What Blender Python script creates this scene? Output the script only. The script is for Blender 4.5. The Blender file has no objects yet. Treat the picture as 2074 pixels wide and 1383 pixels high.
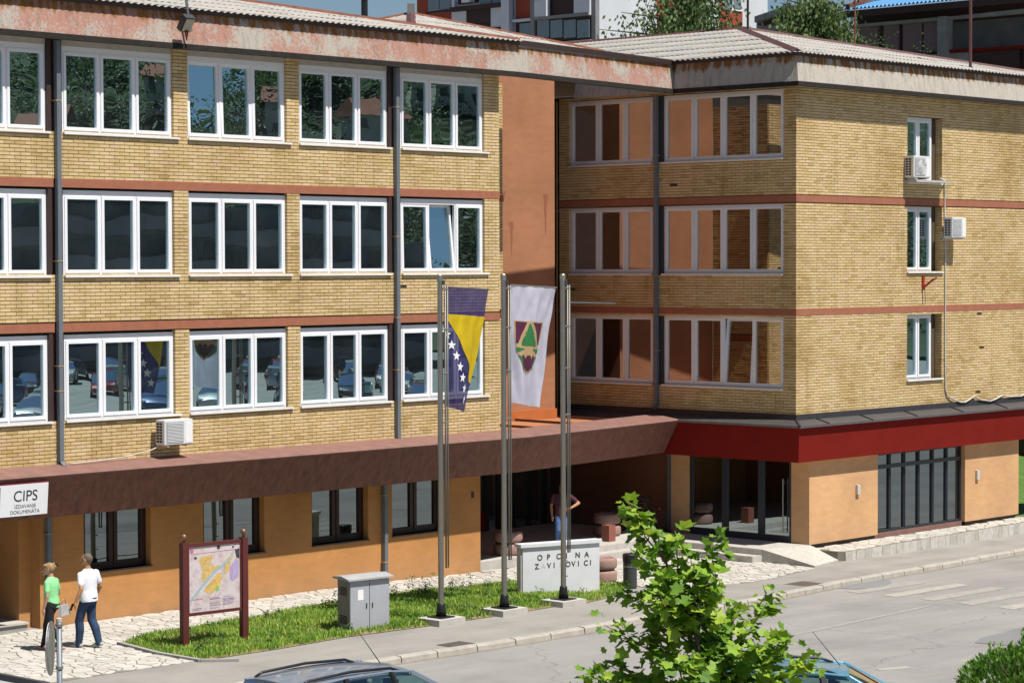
import bpy, bmesh, math, random
from mathutils import Vector, Matrix, noise
random.seed(7)
R = math.radians
scene = bpy.context.scene
COL = scene.collection

# ------------------------------------------------------------------ camera
cam_d = bpy.data.cameras.new('camera'); cam = bpy.data.objects.new('camera', cam_d); COL.objects.link(cam)
scene.camera = cam
CAM = Vector((-42.2374, -39.4194, 7.3142))
c_r = Vector((0.67855071, -0.7345478, -0.00290705)); c_u = Vector((0.02539361, 0.01950219, 0.99948728)); c_f = Vector((0.7341145, 0.67827663, -0.03188605))
m = Matrix((c_r, c_u, -c_f)).transposed().to_4x4(); m.translation = CAM
cam.matrix_world = m
cam_d.sensor_fit = 'HORIZONTAL'; cam_d.sensor_width = 36.0; cam_d.lens = 4878.82 / 2074 * 36.0
cam_d.clip_start = 0.5; cam_d.clip_end = 3000

# ------------------------------------------------------------------ sky, sun, exposure
SUN_EL = 62.5
s_h = Vector((0.11, -1.0, 0)).normalized()          # horizontal direction towards the sun
sun_dir = Vector((s_h.x * math.cos(R(SUN_EL)), s_h.y * math.cos(R(SUN_EL)), math.sin(R(SUN_EL))))
world = bpy.data.worlds.new('World'); scene.world = world; world.use_nodes = True
nt = world.node_tree; nt.nodes.clear()
sky = nt.nodes.new('ShaderNodeTexSky'); sky.sky_type = 'NISHITA'; sky.sun_disc = False
sky.sun_elevation = R(SUN_EL); sky.sun_rotation = math.atan2(s_h.x, s_h.y); sky.altitude = 300; sky.air_density = 1.0; sky.dust_density = 0.25; sky.ozone_density = 4.0
bg = nt.nodes.new('ShaderNodeBackground'); bg.inputs[1].default_value = 0.05
wo = nt.nodes.new('ShaderNodeOutputWorld'); nt.links.new(sky.outputs[0], bg.inputs[0]); nt.links.new(bg.outputs[0], wo.inputs[0])
sl = bpy.data.lights.new('sun', 'SUN'); sl.energy = 5.0; sl.angle = R(0.53); sl.color = (1.0, 0.95, 0.88)
so = bpy.data.objects.new('sun', sl); COL.objects.link(so); so.location = (0, -30, 60)
so.rotation_euler = (-sun_dir).to_track_quat('-Z', 'Y').to_euler()
scene.view_settings.view_transform = 'Standard'; scene.view_settings.look = 'None'; scene.view_settings.exposure = 0.45; scene.view_settings.gamma = 1.0
scene.view_settings.use_curve_mapping = False

# ------------------------------------------------------------------ materials
def mat_new(name):
    m = bpy.data.materials.new(name); m.use_nodes = True
    n = m.node_tree; b = n.nodes['Principled BSDF']
    return m, n, b
def N(n, t, **kw):
    x = n.nodes.new(t)
    for k, v in kw.items():
        if k == 'inp':
            for kk, vv in v.items(): x.inputs[kk].default_value = vv
        else: setattr(x, k, v)
    return x
def ramp(n, stops, interp='LINEAR'):
    r = n.nodes.new('ShaderNodeValToRGB'); r.color_ramp.interpolation = interp
    e = r.color_ramp.elements
    while len(e) < len(stops): e.new(0.5)
    for el, (p, c) in zip(e, stops): el.position = p; el.color = (*c, 1)
    return r
MATS = {}
def plain(name, col, rough=0.6, var=0.12, scale=6.0, metal=0.0, bump=0.0, bscale=40.0, spec=0.4):
    """base colour with soft procedural mottling and optional fine relief"""
    if name in MATS: return MATS[name]
    m, n, b = mat_new(name); L = n.links
    b.inputs['Roughness'].default_value = rough; b.inputs['Metallic'].default_value = metal
    b.inputs['Specular IOR Level'].default_value = spec
    tc = N(n, 'ShaderNodeTexCoord')
    if var > 0:
        nz = N(n, 'ShaderNodeTexNoise', inp={'Scale': scale, 'Detail': 6.0, 'Roughness': 0.65}); L.new(tc.outputs['Object'], nz.inputs['Vector'])
        r = ramp(n, [(0.25, tuple(c * (1 - var) for c in col)), (0.75, tuple(min(1, c * (1 + var)) for c in col))])
        L.new(nz.outputs['Fac'], r.inputs[0]); L.new(r.outputs[0], b.inputs['Base Color'])
    else: b.inputs['Base Color'].default_value = (*col, 1)
    if bump > 0:
        nb = N(n, 'ShaderNodeTexNoise', inp={'Scale': bscale, 'Detail': 4.0}); L.new(tc.outputs['Object'], nb.inputs['Vector'])
        bp = N(n, 'ShaderNodeBump', inp={'Strength': bump, 'Distance': 0.02}); L.new(nb.outputs['Fac'], bp.inputs['Height']); L.new(bp.outputs[0], b.inputs['Normal'])
    MATS[name] = m; return m

def brick_mat(name, single):
    m, n, b = mat_new(name); L = n.links
    if single: src = N(n, 'ShaderNodeObjectInfo').outputs['Random']
    else: src = N(n, 'ShaderNodeAttribute', attribute_name='rnd').outputs['Fac']
    r = ramp(n, [(0.0, (0.45, 0.325, 0.135)), (0.08, (0.52, 0.385, 0.165)), (0.3, (0.58, 0.432, 0.21)), (0.6, (0.605, 0.455, 0.235)), (0.84, (0.63, 0.485, 0.265)), (0.91, (0.61, 0.44, 0.25)), (0.96, (0.60, 0.415, 0.26)), (1.0, (0.66, 0.53, 0.30))])
    L.new(src, r.inputs[0])
    g = N(n, 'ShaderNodeNewGeometry')
    nz = N(n, 'ShaderNodeTexNoise', inp={'Scale': 0.55, 'Detail': 5.0, 'Roughness': 0.6}); L.new(g.outputs['Position'], nz.inputs['Vector'])
    r2 = ramp(n, [(0.32, (0.80, 0.74, 0.62)), (0.52, (1, 1, 1)), (0.72, (1.04, 1.0, 0.98))]); L.new(nz.outputs['Fac'], r2.inputs[0])
    nf = N(n, 'ShaderNodeTexNoise', inp={'Scale': 45.0, 'Detail': 5.0}); L.new(g.outputs['Position'], nf.inputs['Vector'])
    r3 = ramp(n, [(0.3, (0.85, 0.83, 0.8)), (0.7, (1.08, 1.08, 1.08))]); L.new(nf.outputs['Fac'], r3.inputs[0])
    # grime low down by the ledges: patches with their own shape
    mx = N(n, 'ShaderNodeMix', data_type='RGBA', blend_type='MULTIPLY'); mx.inputs[0].default_value = 1.0
    L.new(r.outputs[0], mx.inputs[6]); L.new(r2.outputs[0], mx.inputs[7])
    mx2 = N(n, 'ShaderNodeMix', data_type='RGBA', blend_type='MULTIPLY'); mx2.inputs[0].default_value = 0.8
    L.new(mx.outputs[2], mx2.inputs[6]); L.new(r3.outputs[0], mx2.inputs[7])
    mps = N(n, 'ShaderNodeMapping'); mps.inputs['Scale'].default_value = (3.2, 3.2, 0.35); L.new(g.outputs['Position'], mps.inputs['Vector'])
    ns = N(n, 'ShaderNodeTexNoise', inp={'Scale': 1.0, 'Detail': 6.0, 'Roughness': 0.65}); L.new(mps.outputs[0], ns.inputs['Vector'])
    r4 = ramp(n, [(0.28, (0.70, 0.66, 0.60)), (0.46, (1, 1, 1)), (0.70, (1.04, 1.03, 1.03))]); L.new(ns.outputs['Fac'], r4.inputs[0])
    mx4 = N(n, 'ShaderNodeMix', data_type='RGBA', blend_type='MULTIPLY'); mx4.inputs[0].default_value = 0.8
    L.new(mx2.outputs[2], mx4.inputs[6]); L.new(r4.outputs[0], mx4.inputs[7])
    L.new(mx4.outputs[2], b.inputs['Base Color'])
    b.inputs['Roughness'].default_value = 0.75
    bp = N(n, 'ShaderNodeBump', inp={'Strength': 0.35, 'Distance': 0.004}); L.new(nf.outputs['Fac'], bp.inputs['Height']); L.new(bp.outputs[0], b.inputs['Normal'])
    MATS[name] = m; return m
brick_mat('brick_single', True); brick_mat('brick_mass', False)
plain('mortar', (0.085, 0.062, 0.035), 0.9, 0.25, 8, bump=0.4)

def fascia_mat(name, c_paint, c_conc, paint_amt, rust):
    m, n, b = mat_new(name); L = n.links
    tc = N(n, 'ShaderNodeNewGeometry'); P = tc.outputs['Position']
    n1 = N(n, 'ShaderNodeTexNoise', inp={'Scale': 1.1, 'Detail': 3.0}); L.new(P, n1.inputs['Vector'])
    n2 = N(n, 'ShaderNodeTexNoise', inp={'Scale': 15.0, 'Detail': 9.0, 'Roughness': 0.8}); L.new(P, n2.inputs['Vector'])
    ad = N(n, 'ShaderNodeMath', operation='MULTIPLY_ADD'); ad.inputs[1].default_value = 0.55; L.new(n1.outputs['Fac'], ad.inputs[0]); L.new(n2.outputs['Fac'], ad.inputs[2])
    rp = ramp(n, [(0.0, (0, 0, 0)), (0.735 + paint_amt, (0, 0, 0)), (0.765 + paint_amt, (1, 1, 1))]); L.new(ad.outputs[0], rp.inputs[0])
    cm = ramp(n, [(0.3, tuple(c * 0.72 for c in c_conc)), (0.7, tuple(c * 1.15 for c in c_conc))]); L.new(n2.outputs['Fac'], cm.inputs[0])
    mx = N(n, 'ShaderNodeMix', data_type='RGBA'); L.new(rp.outputs[0], mx.inputs[0]); mx.inputs[7].default_value = (*c_paint, 1); L.new(cm.outputs[0], mx.inputs[6])
    # vertical run-off streaks
    mp = N(n, 'ShaderNodeMapping'); mp.inputs['Scale'].default_value = (9, 9, 0.55); L.new(P, mp.inputs['Vector'])
    n3 = N(n, 'ShaderNodeTexNoise', inp={'Scale': 1.0, 'Detail': 5.0}); L.new(mp.outputs[0], n3.inputs['Vector'])
    rs = ramp(n, [(0.30, (0.74, 0.72, 0.69)), (0.52, (1, 1, 1))]); L.new(n3.outputs['Fac'], rs.inputs[0])
    mm = N(n, 'ShaderNodeMix', data_type='RGBA', blend_type='MULTIPLY'); mm.inputs[0].default_value = 0.8; L.new(mx.outputs[2], mm.inputs[6]); L.new(rs.outputs[0], mm.inputs[7])
    # rust bleeding down from the gutter
    sx = N(n, 'ShaderNodeSeparateXYZ'); L.new(P, sx.inputs[0])
    mr = N(n, 'ShaderNodeMapRange', inp={1: 11.98, 2: 12.44, 3: 0.0, 4: 1.0}); L.new(sx.outputs['Z'], mr.inputs[0])
    mp2 = N(n, 'ShaderNodeMapping'); mp2.inputs['Scale'].default_value = (7, 7, 0.8); mp2.inputs['Location'].default_value = (3, 1, 0); L.new(P, mp2.inputs['Vector'])
    n4 = N(n, 'ShaderNodeTexNoise', inp={'Scale': 1.0, 'Detail': 6.0}); L.new(mp2.outputs[0], n4.inputs['Vector'])
    ml = N(n, 'ShaderNodeMath', operation='MULTIPLY'); L.new(mr.outputs[0], ml.inputs[0]); L.new(n4.outputs['Fac'], ml.inputs[1])
    rr = ramp(n, [(0.36 - rust, (0, 0, 0)), (0.50 - rust, (1, 1, 1))]); L.new(ml.outputs[0], rr.inputs[0])
    rc = ramp(n, [(0.4, (0.16, 0.055, 0.015)), (0.65, (0.33, 0.16, 0.035))]); L.new(n2.outputs['Fac'], rc.inputs[0])
    mx3 = N(n, 'ShaderNodeMix', data_type='RGBA'); L.new(rr.outputs[0], mx3.inputs[0]); L.new(mm.outputs[2], mx3.inputs[6]); L.new(rc.outputs[0], mx3.inputs[7])
    L.new(mx3.outputs[2], b.inputs['Base Color']); b.inputs['Roughness'].default_value = 0.85
    bp = N(n, 'ShaderNodeBump', inp={'Strength': 0.5, 'Distance': 0.02}); L.new(ad.outputs[0], bp.inputs['Height']); L.new(bp.outputs[0], b.inputs['Normal'])
    MATS[name] = m; return m
fascia_mat('fascia_pink', (0.36, 0.185, 0.14), (0.40, 0.37, 0.32), 0.0, -0.035)
fascia_mat('fascia_grey', (0.44, 0.40, 0.34), (0.44, 0.405, 0.35), 0.2, -0.03)

def streak_mat(name, col, dark, light, s=6.0):
    m, n, b = mat_new(name); L = n.links
    P = N(n, 'ShaderNodeNewGeometry').outputs['Position']
    mp = N(n, 'ShaderNodeMapping'); mp.inputs['Scale'].default_value = (s, s, 0.9); L.new(P, mp.inputs['Vector'])
    n3 = N(n, 'ShaderNodeTexNoise', inp={'Scale': 1.6, 'Detail': 8.0, 'Roughness': 0.7}); L.new(mp.outputs[0], n3.inputs['Vector'])
    r = ramp(n, [(0.28, dark), (0.5, col), (0.72, light)]); L.new(n3.outputs['Fac'], r.inputs[0]); L.new(r.outputs[0], b.inputs['Base Color'])
    b.inputs['Roughness'].default_value = 0.8
    MATS[name] = m; return m
streak_mat('canopy_brown', (0.165, 0.066, 0.044), (0.085, 0.036, 0.026), (0.23, 0.098, 0.066), 5.0)
plain('canopy_top', (0.20, 0.105, 0.085), 0.85, 0.22, 3, bump=0.3)
streak_mat('stucco_red', (0.33, 0.150, 0.085), (0.31, 0.138, 0.078), (0.35, 0.165, 0.095), 1.5)

def stucco(name, col):
    m, n, b = mat_new(name); L = n.links
    P = N(n, 'ShaderNodeNewGeometry').outputs['Position']
    n1 = N(n, 'ShaderNodeTexNoise', inp={'Scale': 0.7, 'Detail': 4.0}); L.new(P, n1.inputs['Vector'])
    mp = N(n, 'ShaderNodeMapping'); mp.inputs['Scale'].default_value = (1.0, 1.0, 3.0); L.new(P, mp.inputs['Vector'])
    n2 = N(n, 'ShaderNodeTexNoise', inp={'Scale': 2.5, 'Detail': 8.0, 'Roughness': 0.7}); L.new(mp.outputs[0], n2.inputs['Vector'])
    r1 = ramp(n, [(0.3, tuple(c * 0.84 for c in col)), (0.7, tuple(c * 1.07 for c in col))]); L.new(n1.outputs['Fac'], r1.inputs[0])
    r2 = ramp(n, [(0.3, (0.88, 0.86, 0.84)), (0.65, (1.03, 1.03, 1.03))]); L.new(n2.outputs['Fac'], r2.inputs[0])
    mm = N(n, 'ShaderNodeMix', data_type='RGBA', blend_type='MULTIPLY'); mm.inputs[0].default_value = 1; L.new(r1.outputs[0], mm.inputs[6]); L.new(r2.outputs[0], mm.inputs[7])
    # splash dirt and blotches low on the wall
    sz = N(n, 'ShaderNodeSeparateXYZ'); L.new(P, sz.inputs[0]); mz = N(n, 'ShaderNodeMapRange', inp={1: 0.05, 2: 0.75, 3: 0.55, 4: 0.0}); L.new(sz.outputs['Z'], mz.inputs[0])
    nd = N(n, 'ShaderNodeTexNoise', inp={'Scale': 4.0, 'Detail': 7.0, 'Roughness': 0.7}); L.new(P, nd.inputs['Vector'])
    md = N(n, 'ShaderNodeMath', operation='MULTIPLY'); L.new(mz.outputs[0], md.inputs[0]); L.new(nd.outputs['Fac'], md.inputs[1])
    mf = N(n, 'ShaderNodeMix', data_type='RGBA'); L.new(md.outputs[0], mf.inputs[0]); L.new(mm.outputs[2], mf.inputs[6]); mf.inputs[7].default_value = (0.30, 0.22, 0.15, 1)
    L.new(mf.outputs[2], b.inputs['Base Color']); b.inputs['Roughness'].default_value = 0.9; b.inputs['Specular IOR Level'].default_value = 0.2
    n3 = N(n, 'ShaderNodeTexNoise', inp={'Scale': 90.0, 'Detail': 2.0}); L.new(P, n3.inputs['Vector'])
    bp = N(n, 'ShaderNodeBump', inp={'Strength': 0.3, 'Distance': 0.006}); L.new(n3.outputs['Fac'], bp.inputs['Height']); L.new(bp.outputs[0], b.inputs['Normal'])
    MATS[name] = m; return m
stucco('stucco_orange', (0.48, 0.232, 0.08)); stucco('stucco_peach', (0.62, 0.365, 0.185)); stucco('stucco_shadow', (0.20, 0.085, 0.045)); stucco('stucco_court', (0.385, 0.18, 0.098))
plain('band_terracotta', (0.31, 0.115, 0.065), 0.85, 0.14, 5, bump=0.3)
plain('frame_white', (0.74, 0.75, 0.78), 0.35, 0.03, 3)
plain('sill_white', (0.70, 0.70, 0.68), 0.5, 0.08, 6)
plain('frame_brown', (0.035, 0.014, 0.010), 0.45, 0.2, 5)
plain('frame_anthracite', (0.030, 0.034, 0.045), 0.4, 0.1, 5)
plain('pipe_grey', (0.15, 0.175, 0.20), 0.45, 0.12, 3, metal=0.2)
plain('pipe_clip', (0.35, 0.26, 0.13), 0.5, 0.1)
plain('gutter_brown', (0.045, 0.028, 0.025), 0.5, 0.2, 4)
plain('soffit', (0.12, 0.075, 0.05), 0.85, 0.3, 3)
plain('interior_dark', (0.09, 0.09, 0.088), 0.9, 0.3, 1.2)
plain('curtain_grey', (0.27, 0.28, 0.28), 0.9, 0.1, 4); plain('curtain_brown', (0.30, 0.17, 0.13), 0.9, 0.15, 5); plain('curtain_beige', (0.36, 0.30, 0.20), 0.9, 0.1)
streak_mat('roof_sheet', (0.335, 0.315, 0.285), (0.235, 0.22, 0.20), (0.40, 0.38, 0.35), 2.0)
plain('ridge_rust', (0.16, 0.055, 0.028), 0.8, 0.5, 4); plain('ridge_brown', (0.10, 0.042, 0.036), 0.55, 0.25, 3)
plain('red_fascia', (0.18, 0.012, 0.008), 0.85, 0.14, 1.2, spec=0.1)
plain('flashing', (0.075, 0.07, 0.07), 0.5, 0.15, 3, metal=0.2); plain('flashing_dark', (0.03, 0.028, 0.03), 0.5, 0.2)
plain('rust_sheet', (0.36, 0.155, 0.07), 0.7, 0.25, 3); plain('rust_orange', (0.42, 0.13, 0.035), 0.7, 0.15, 3)
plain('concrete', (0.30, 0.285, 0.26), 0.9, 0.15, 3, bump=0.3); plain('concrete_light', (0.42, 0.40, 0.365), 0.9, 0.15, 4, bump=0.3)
plain('steel', (0.34, 0.33, 0.30), 0.38, 0.08, 2, metal=1.0); plain('steel_dull', (0.33, 0.32, 0.29), 0.4, 0.1, 3, metal=0.8)
plain('black', (0.012, 0.012, 0.013), 0.45, 0.15); plain('dark_grey', (0.045, 0.047, 0.05), 0.5, 0.15); plain('white_paint', (0.74, 0.74, 0.73), 0.4, 0.05)
plain('ac_white', (0.66, 0.66, 0.65), 0.4, 0.06, 4); plain('ac_grille', (0.33, 0.35, 0.38), 0.4, 0.1); plain('cable_white', (0.50, 0.48, 0.43), 0.5, 0.08)
plain('bracket_red', (0.34, 0.03, 0.018), 0.5, 0.1)

def glass_mat(name, refl, trans, wav, wscale=0.9, tint=(0.80, 0.95, 1.0), haze=0.0):
    m, n, b = mat_new(name); L = n.links; n.nodes.remove(b)
    out = n.nodes['Material Output']
    P = N(n, 'ShaderNodeNewGeometry').outputs['Position']
    nz = N(n, 'ShaderNodeTexNoise', inp={'Scale': wscale, 'Detail': 1.5}); L.new(P, nz.inputs['Vector'])
    bp = N(n, 'ShaderNodeBump', inp={'Strength': 1.0, 'Distance': wav}); L.new(nz.outputs['Fac'], bp.inputs['Height'])
    gl = N(n, 'ShaderNodeBsdfGlossy', inp={'Roughness': 0.0}); gl.inputs['Color'].default_value = (*tint, 1); L.new(bp.outputs[0], gl.inputs['Normal'])
    tr = N(n, 'ShaderNodeBsdfTransparent'); tr.inputs['Color'].default_value = (*trans, 1)
    fr = N(n, 'ShaderNodeFresnel', inp={'IOR': 1.5})
    ma = N(n, 'ShaderNodeMath', operation='ADD'); ma.inputs[1].default_value = refl; ma.use_clamp = True; L.new(fr.outputs[0], ma.inputs[0])
    mx = N(n, 'ShaderNodeMixShader'); L.new(ma.outputs[0], mx.inputs[0]); L.new(tr.outputs[0], mx.inputs[1]); L.new(gl.outputs[0], mx.inputs[2])
    if haze > 0:      # painted haze: pale diffuse veil mixed in to lighten the dark panes
        df = N(n, 'ShaderNodeBsdfDiffuse'); df.inputs['Color'].default_value = (0.36, 0.42, 0.43, 1)
        nd = N(n, 'ShaderNodeTexNoise', inp={'Scale': 1.1, 'Detail': 6.0}); L.new(P, nd.inputs['Vector'])
        mr = N(n, 'ShaderNodeMapRange', inp={1: 0.3, 2: 0.75, 3: haze * .4, 4: haze * 1.8}); L.new(nd.outputs['Fac'], mr.inputs[0])
        m2 = N(n, 'ShaderNodeMixShader'); L.new(mr.outputs[0], m2.inputs[0]); L.new(mx.outputs[0], m2.inputs[1]); L.new(df.outputs[0], m2.inputs[2]); L.new(m2.outputs[0], out.inputs[0])
    else: L.new(mx.outputs[0], out.inputs[0])
    MATS[name] = m; return m
glass_mat('glass_office', 0.50, (0.34, 0.44, 0.45), 0.0022, 0.8, (0.66, 0.92, 1.0), 0.022)
glass_mat('glass_wing', 0.40, (0.10, 0.10, 0.095), 0.0008, tint=(1.0, 0.97, 0.93))
glass_mat('glass_shop', 0.20, (0.13, 0.14, 0.14), 0.0015); glass_mat('glass_lobby', 0.32, (0.42, 0.45, 0.45), 0.001)
plain('void_dark', (0.014, 0.013, 0.012), 0.95, 0.2, 2, spec=0.05)
glass_mat('glass_car', 0.10, (0.50, 0.66, 0.60), 0.0)

# ------------------------------------------------------------------ mesh helpers
class MB:
    def __init__(s): s.v = []; s.f = []; s.m = []; s.a = []
    def add(s, vs, fs, mi=0, a=0.0):
        o = len(s.v); s.v += [tuple(v) for v in vs]
        for f in fs: s.f.append([i + o for i in f]); s.m.append(mi); s.a.append(a)
        return s
    def box(s, x0, x1, y0, y1, z0, z1, mi=0, a=0.0):
        vs = [(x0, y0, z0), (x1, y0, z0), (x1, y1, z0), (x0, y1, z0), (x0, y0, z1), (x1, y0, z1), (x1, y1, z1), (x0, y1, z1)]
        return s.add(vs, [(0, 3, 2, 1), (4, 5, 6, 7), (0, 1, 5, 4), (1, 2, 6, 5), (2, 3, 7, 6), (3, 0, 4, 7)], mi, a)
    def obox(s, c, ax, ay, az, hx, hy, hz, mi=0):
        c = Vector(c); ax, ay, az = Vector(ax), Vector(ay), Vector(az)
        vs = [c + ax * (sx * hx) + ay * (sy * hy) + az * (sz * hz) for sz in (-1, 1) for sx, sy in ((-1, -1), (1, -1), (1, 1), (-1, 1))]
        return s.add(vs, [(0, 3, 2, 1), (4, 5, 6, 7), (0, 1, 5, 4), (1, 2, 6, 5), (2, 3, 7, 6), (3, 0, 4, 7)], mi)
    def bar(s, a, b, w, h=None, mi=0, up=(0, 0, 1)):
        a, b = Vector(a), Vector(b); d = (b - a); l = d.length; d.normalize(); u = Vector(up)
        if abs(d.dot(u)) > 0.98: u = Vector((0, 1, 0))
        x = d.cross(u).normalized(); z = x.cross(d).normalized()
        return s.obox((a + b) / 2, x, d, z, w / 2, l / 2, (h or w) / 2, mi)
    def tube(s, pts, rad, seg=8, mi=0, cap=True):
        pts = [Vector(p) for p in pts]; rs = rad if isinstance(rad, (list, tuple)) else [rad] * len(pts)
        o = len(s.v); ref = None
        for i, p in enumerate(pts):
            d = (pts[min(i + 1, len(pts) - 1)] - pts[max(i - 1, 0)])
            if d.length < 1e-9: d = Vector((0, 0, 1))
            d.normalize()
            if ref is None:
                ref = Vector((0, 0, 1)) if abs(d.z) < 0.9 else Vector((1, 0, 0))
            x = d.cross(ref)
            if x.length < 1e-6: x = d.cross(Vector((0, 1, 0)))
            x.normalize(); y = x.cross(d).normalized(); ref = y.cross(x) if False else ref
            for k in range(seg):
                t = 2 * math.pi * k / seg; s.v.append(tuple(p + (x * math.cos(t) + y * math.sin(t)) * rs[i]))
        for i in range(len(pts) - 1):
            for k in range(seg):
                k2 = (k + 1) % seg
                s.f.append([o + i * seg + k, o + i * seg + k2, o + (i + 1) * seg + k2, o + (i + 1) * seg + k]); s.m.append(mi); s.a.append(0)
        if cap:
            s.f.append([o + k for k in range(seg)][::-1]); s.m.append(mi); s.a.append(0)
            e = o + (len(pts) - 1) * seg; s.f.append([e + k for k in range(seg)]); s.m.append(mi); s.a.append(0)
        return s
    def lathe(s, prof, c=(0, 0, 0), seg=20, mi=0):
        o = len(s.v)
        for r_, z in prof:
            for k in range(seg):
                t = 2 * math.pi * k / seg; s.v.append((c[0] + r_ * math.cos(t), c[1] + r_ * math.sin(t), c[2] + z))
        for i in range(len(prof) - 1):
            for k in range(seg):
                k2 = (k + 1) % seg; s.f.append([o + i * seg + k, o + i * seg + k2, o + (i + 1) * seg + k2, o + (i + 1) * seg + k]); s.m.append(mi); s.a.append(0)
        s.f.append([o + k for k in range(seg)][::-1]); s.m.append(mi); s.a.append(0)
        e = o + (len(prof) - 1) * seg; s.f.append([e + k for k in range(seg)]); s.m.append(mi); s.a.append(0)
        return s
    def prism(s, poly, z0, z1, mi=0):
        """vertical prism over a plan polygon (counter-clockwise); z0/z1 numbers or functions of x,y"""
        n = len(poly); g0 = z0 if callable(z0) else (lambda x, y: z0); g1 = z1 if callable(z1) else (lambda x, y: z1)
        vs = [(x, y, g0(x, y)) for x, y in poly] + [(x, y, g1(x, y)) for x, y in poly]
        fs = [list(range(n))[::-1], list(range(n, 2 * n))] + [[i, (i + 1) % n, n + (i + 1) % n, n + i] for i in range(n)]
        return s.add(vs, fs, mi)
    def build(s, name, mats, parent=None, smooth=False, loc=None, attr=False):
        me = bpy.data.meshes.new(name); me.from_pydata(s.v, [], s.f)
        if not isinstance(mats, (list, tuple)): mats = [mats]
        for mm in mats: me.materials.append(MATS[mm] if isinstance(mm, str) else mm)
        if len(mats) > 1: me.polygons.foreach_set('material_index', s.m)
        if attr:
            at = me.attributes.new('rnd', 'FLOAT', 'FACE'); at.data.foreach_set('value', s.a)
        if smooth: me.polygons.foreach_set('use_smooth', [True] * len(s.f))
        me.update(); me.validate()
        o = bpy.data.objects.new(name, me); COL.objects.link(o)
        if parent: o.parent = parent
        if loc: o.location = loc
        return o
def tag(o, label=None, cat=None, group=None, kind=None):
    if label: o['label'] = label
    if cat: o['category'] = cat
    if group: o['group'] = group
    if kind: o['kind'] = kind
    return o
def thing(name, label, cat, loc=(0, 0, 0), rz=0.0, group=None):
    o = bpy.data.objects.new(name, None); COL.objects.link(o); o.location = loc; o.rotation_euler = (0, 0, rz); o.empty_display_size = 0.2
    return tag(o, label, cat, group)
def copy_tree(o, parent=None):
    c = o.copy(); COL.objects.link(c); c.parent = parent
    for ch in list(o.children): copy_tree(ch, c)
    return c
def smooth_by_angle(o, ang=40):
    me = o.data; me.polygons.foreach_set('use_smooth', [True] * len(me.polygons))
    bm = bmesh.new(); bm.from_mesh(me)
    for e in bm.edges:
        e.smooth = not (len(e.link_faces) == 2 and e.calc_face_angle(0) > R(ang))
    bm.to_mesh(me); bm.free(); return o
def sweep(path, prof, closed_prof=True):
    """sweep a profile of (outward offset, z) along a plan polyline with mitred corners; outward = right-hand side.
    returns one MB for each segment"""
    P = [Vector(p) for p in path]; n = len(P); nor = []
    for i in range(n - 1):
        d = (P[i + 1] - P[i]).normalized(); nor.append(Vector((d.y, -d.x)))
    rings = []
    for i in range(n):
        if i == 0: mt = nor[0]
        elif i == n - 1: mt = nor[-1]
        else:
            b = (nor[i - 1] + nor[i]).normalized(); mt = b / b.dot(nor[i])
        rings.append([(P[i].x + mt.x * o, P[i].y + mt.y * o, z) for o, z in prof])
    out = []
    k = len(prof)
    for i in range(n - 1):
        mb = MB(); vs = rings[i] + rings[i + 1]; fs = []
        for j in range(k if closed_prof else k - 1):
            j2 = (j + 1) % k; fs.append((j, j2, k + j2, k + j))
        if closed_prof: fs += [tuple(range(k))[::-1], tuple(range(k, 2 * k))]
        mb.add(vs, fs); out.append(mb)
    return out
def fix_normals(o):
    bm = bmesh.new(); bm.from_mesh(o.data); bmesh.ops.recalc_face_normals(bm, faces=bm.faces); bm.to_mesh(o.data); bm.free(); return o
def zg(X):
    a = [(-4, 0), (4, -.2), (14, -.32), (30, -.4)]
    if X <= a[0][0]: return 0.0
    for (x0, z0), (x1, z1) in zip(a, a[1:]):
        if X <= x1: return z0 + (z1 - z0) * (X - x0) / (x1 - x0)
    return -.4
def to_px(P):
    d = Vector(P) - CAM; z = d.dot(c_f); return (1037 + 4878.82 * d.dot(c_r) / z, 691.5 - 4878.82 * d.dot(c_u) / z, z)
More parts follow.
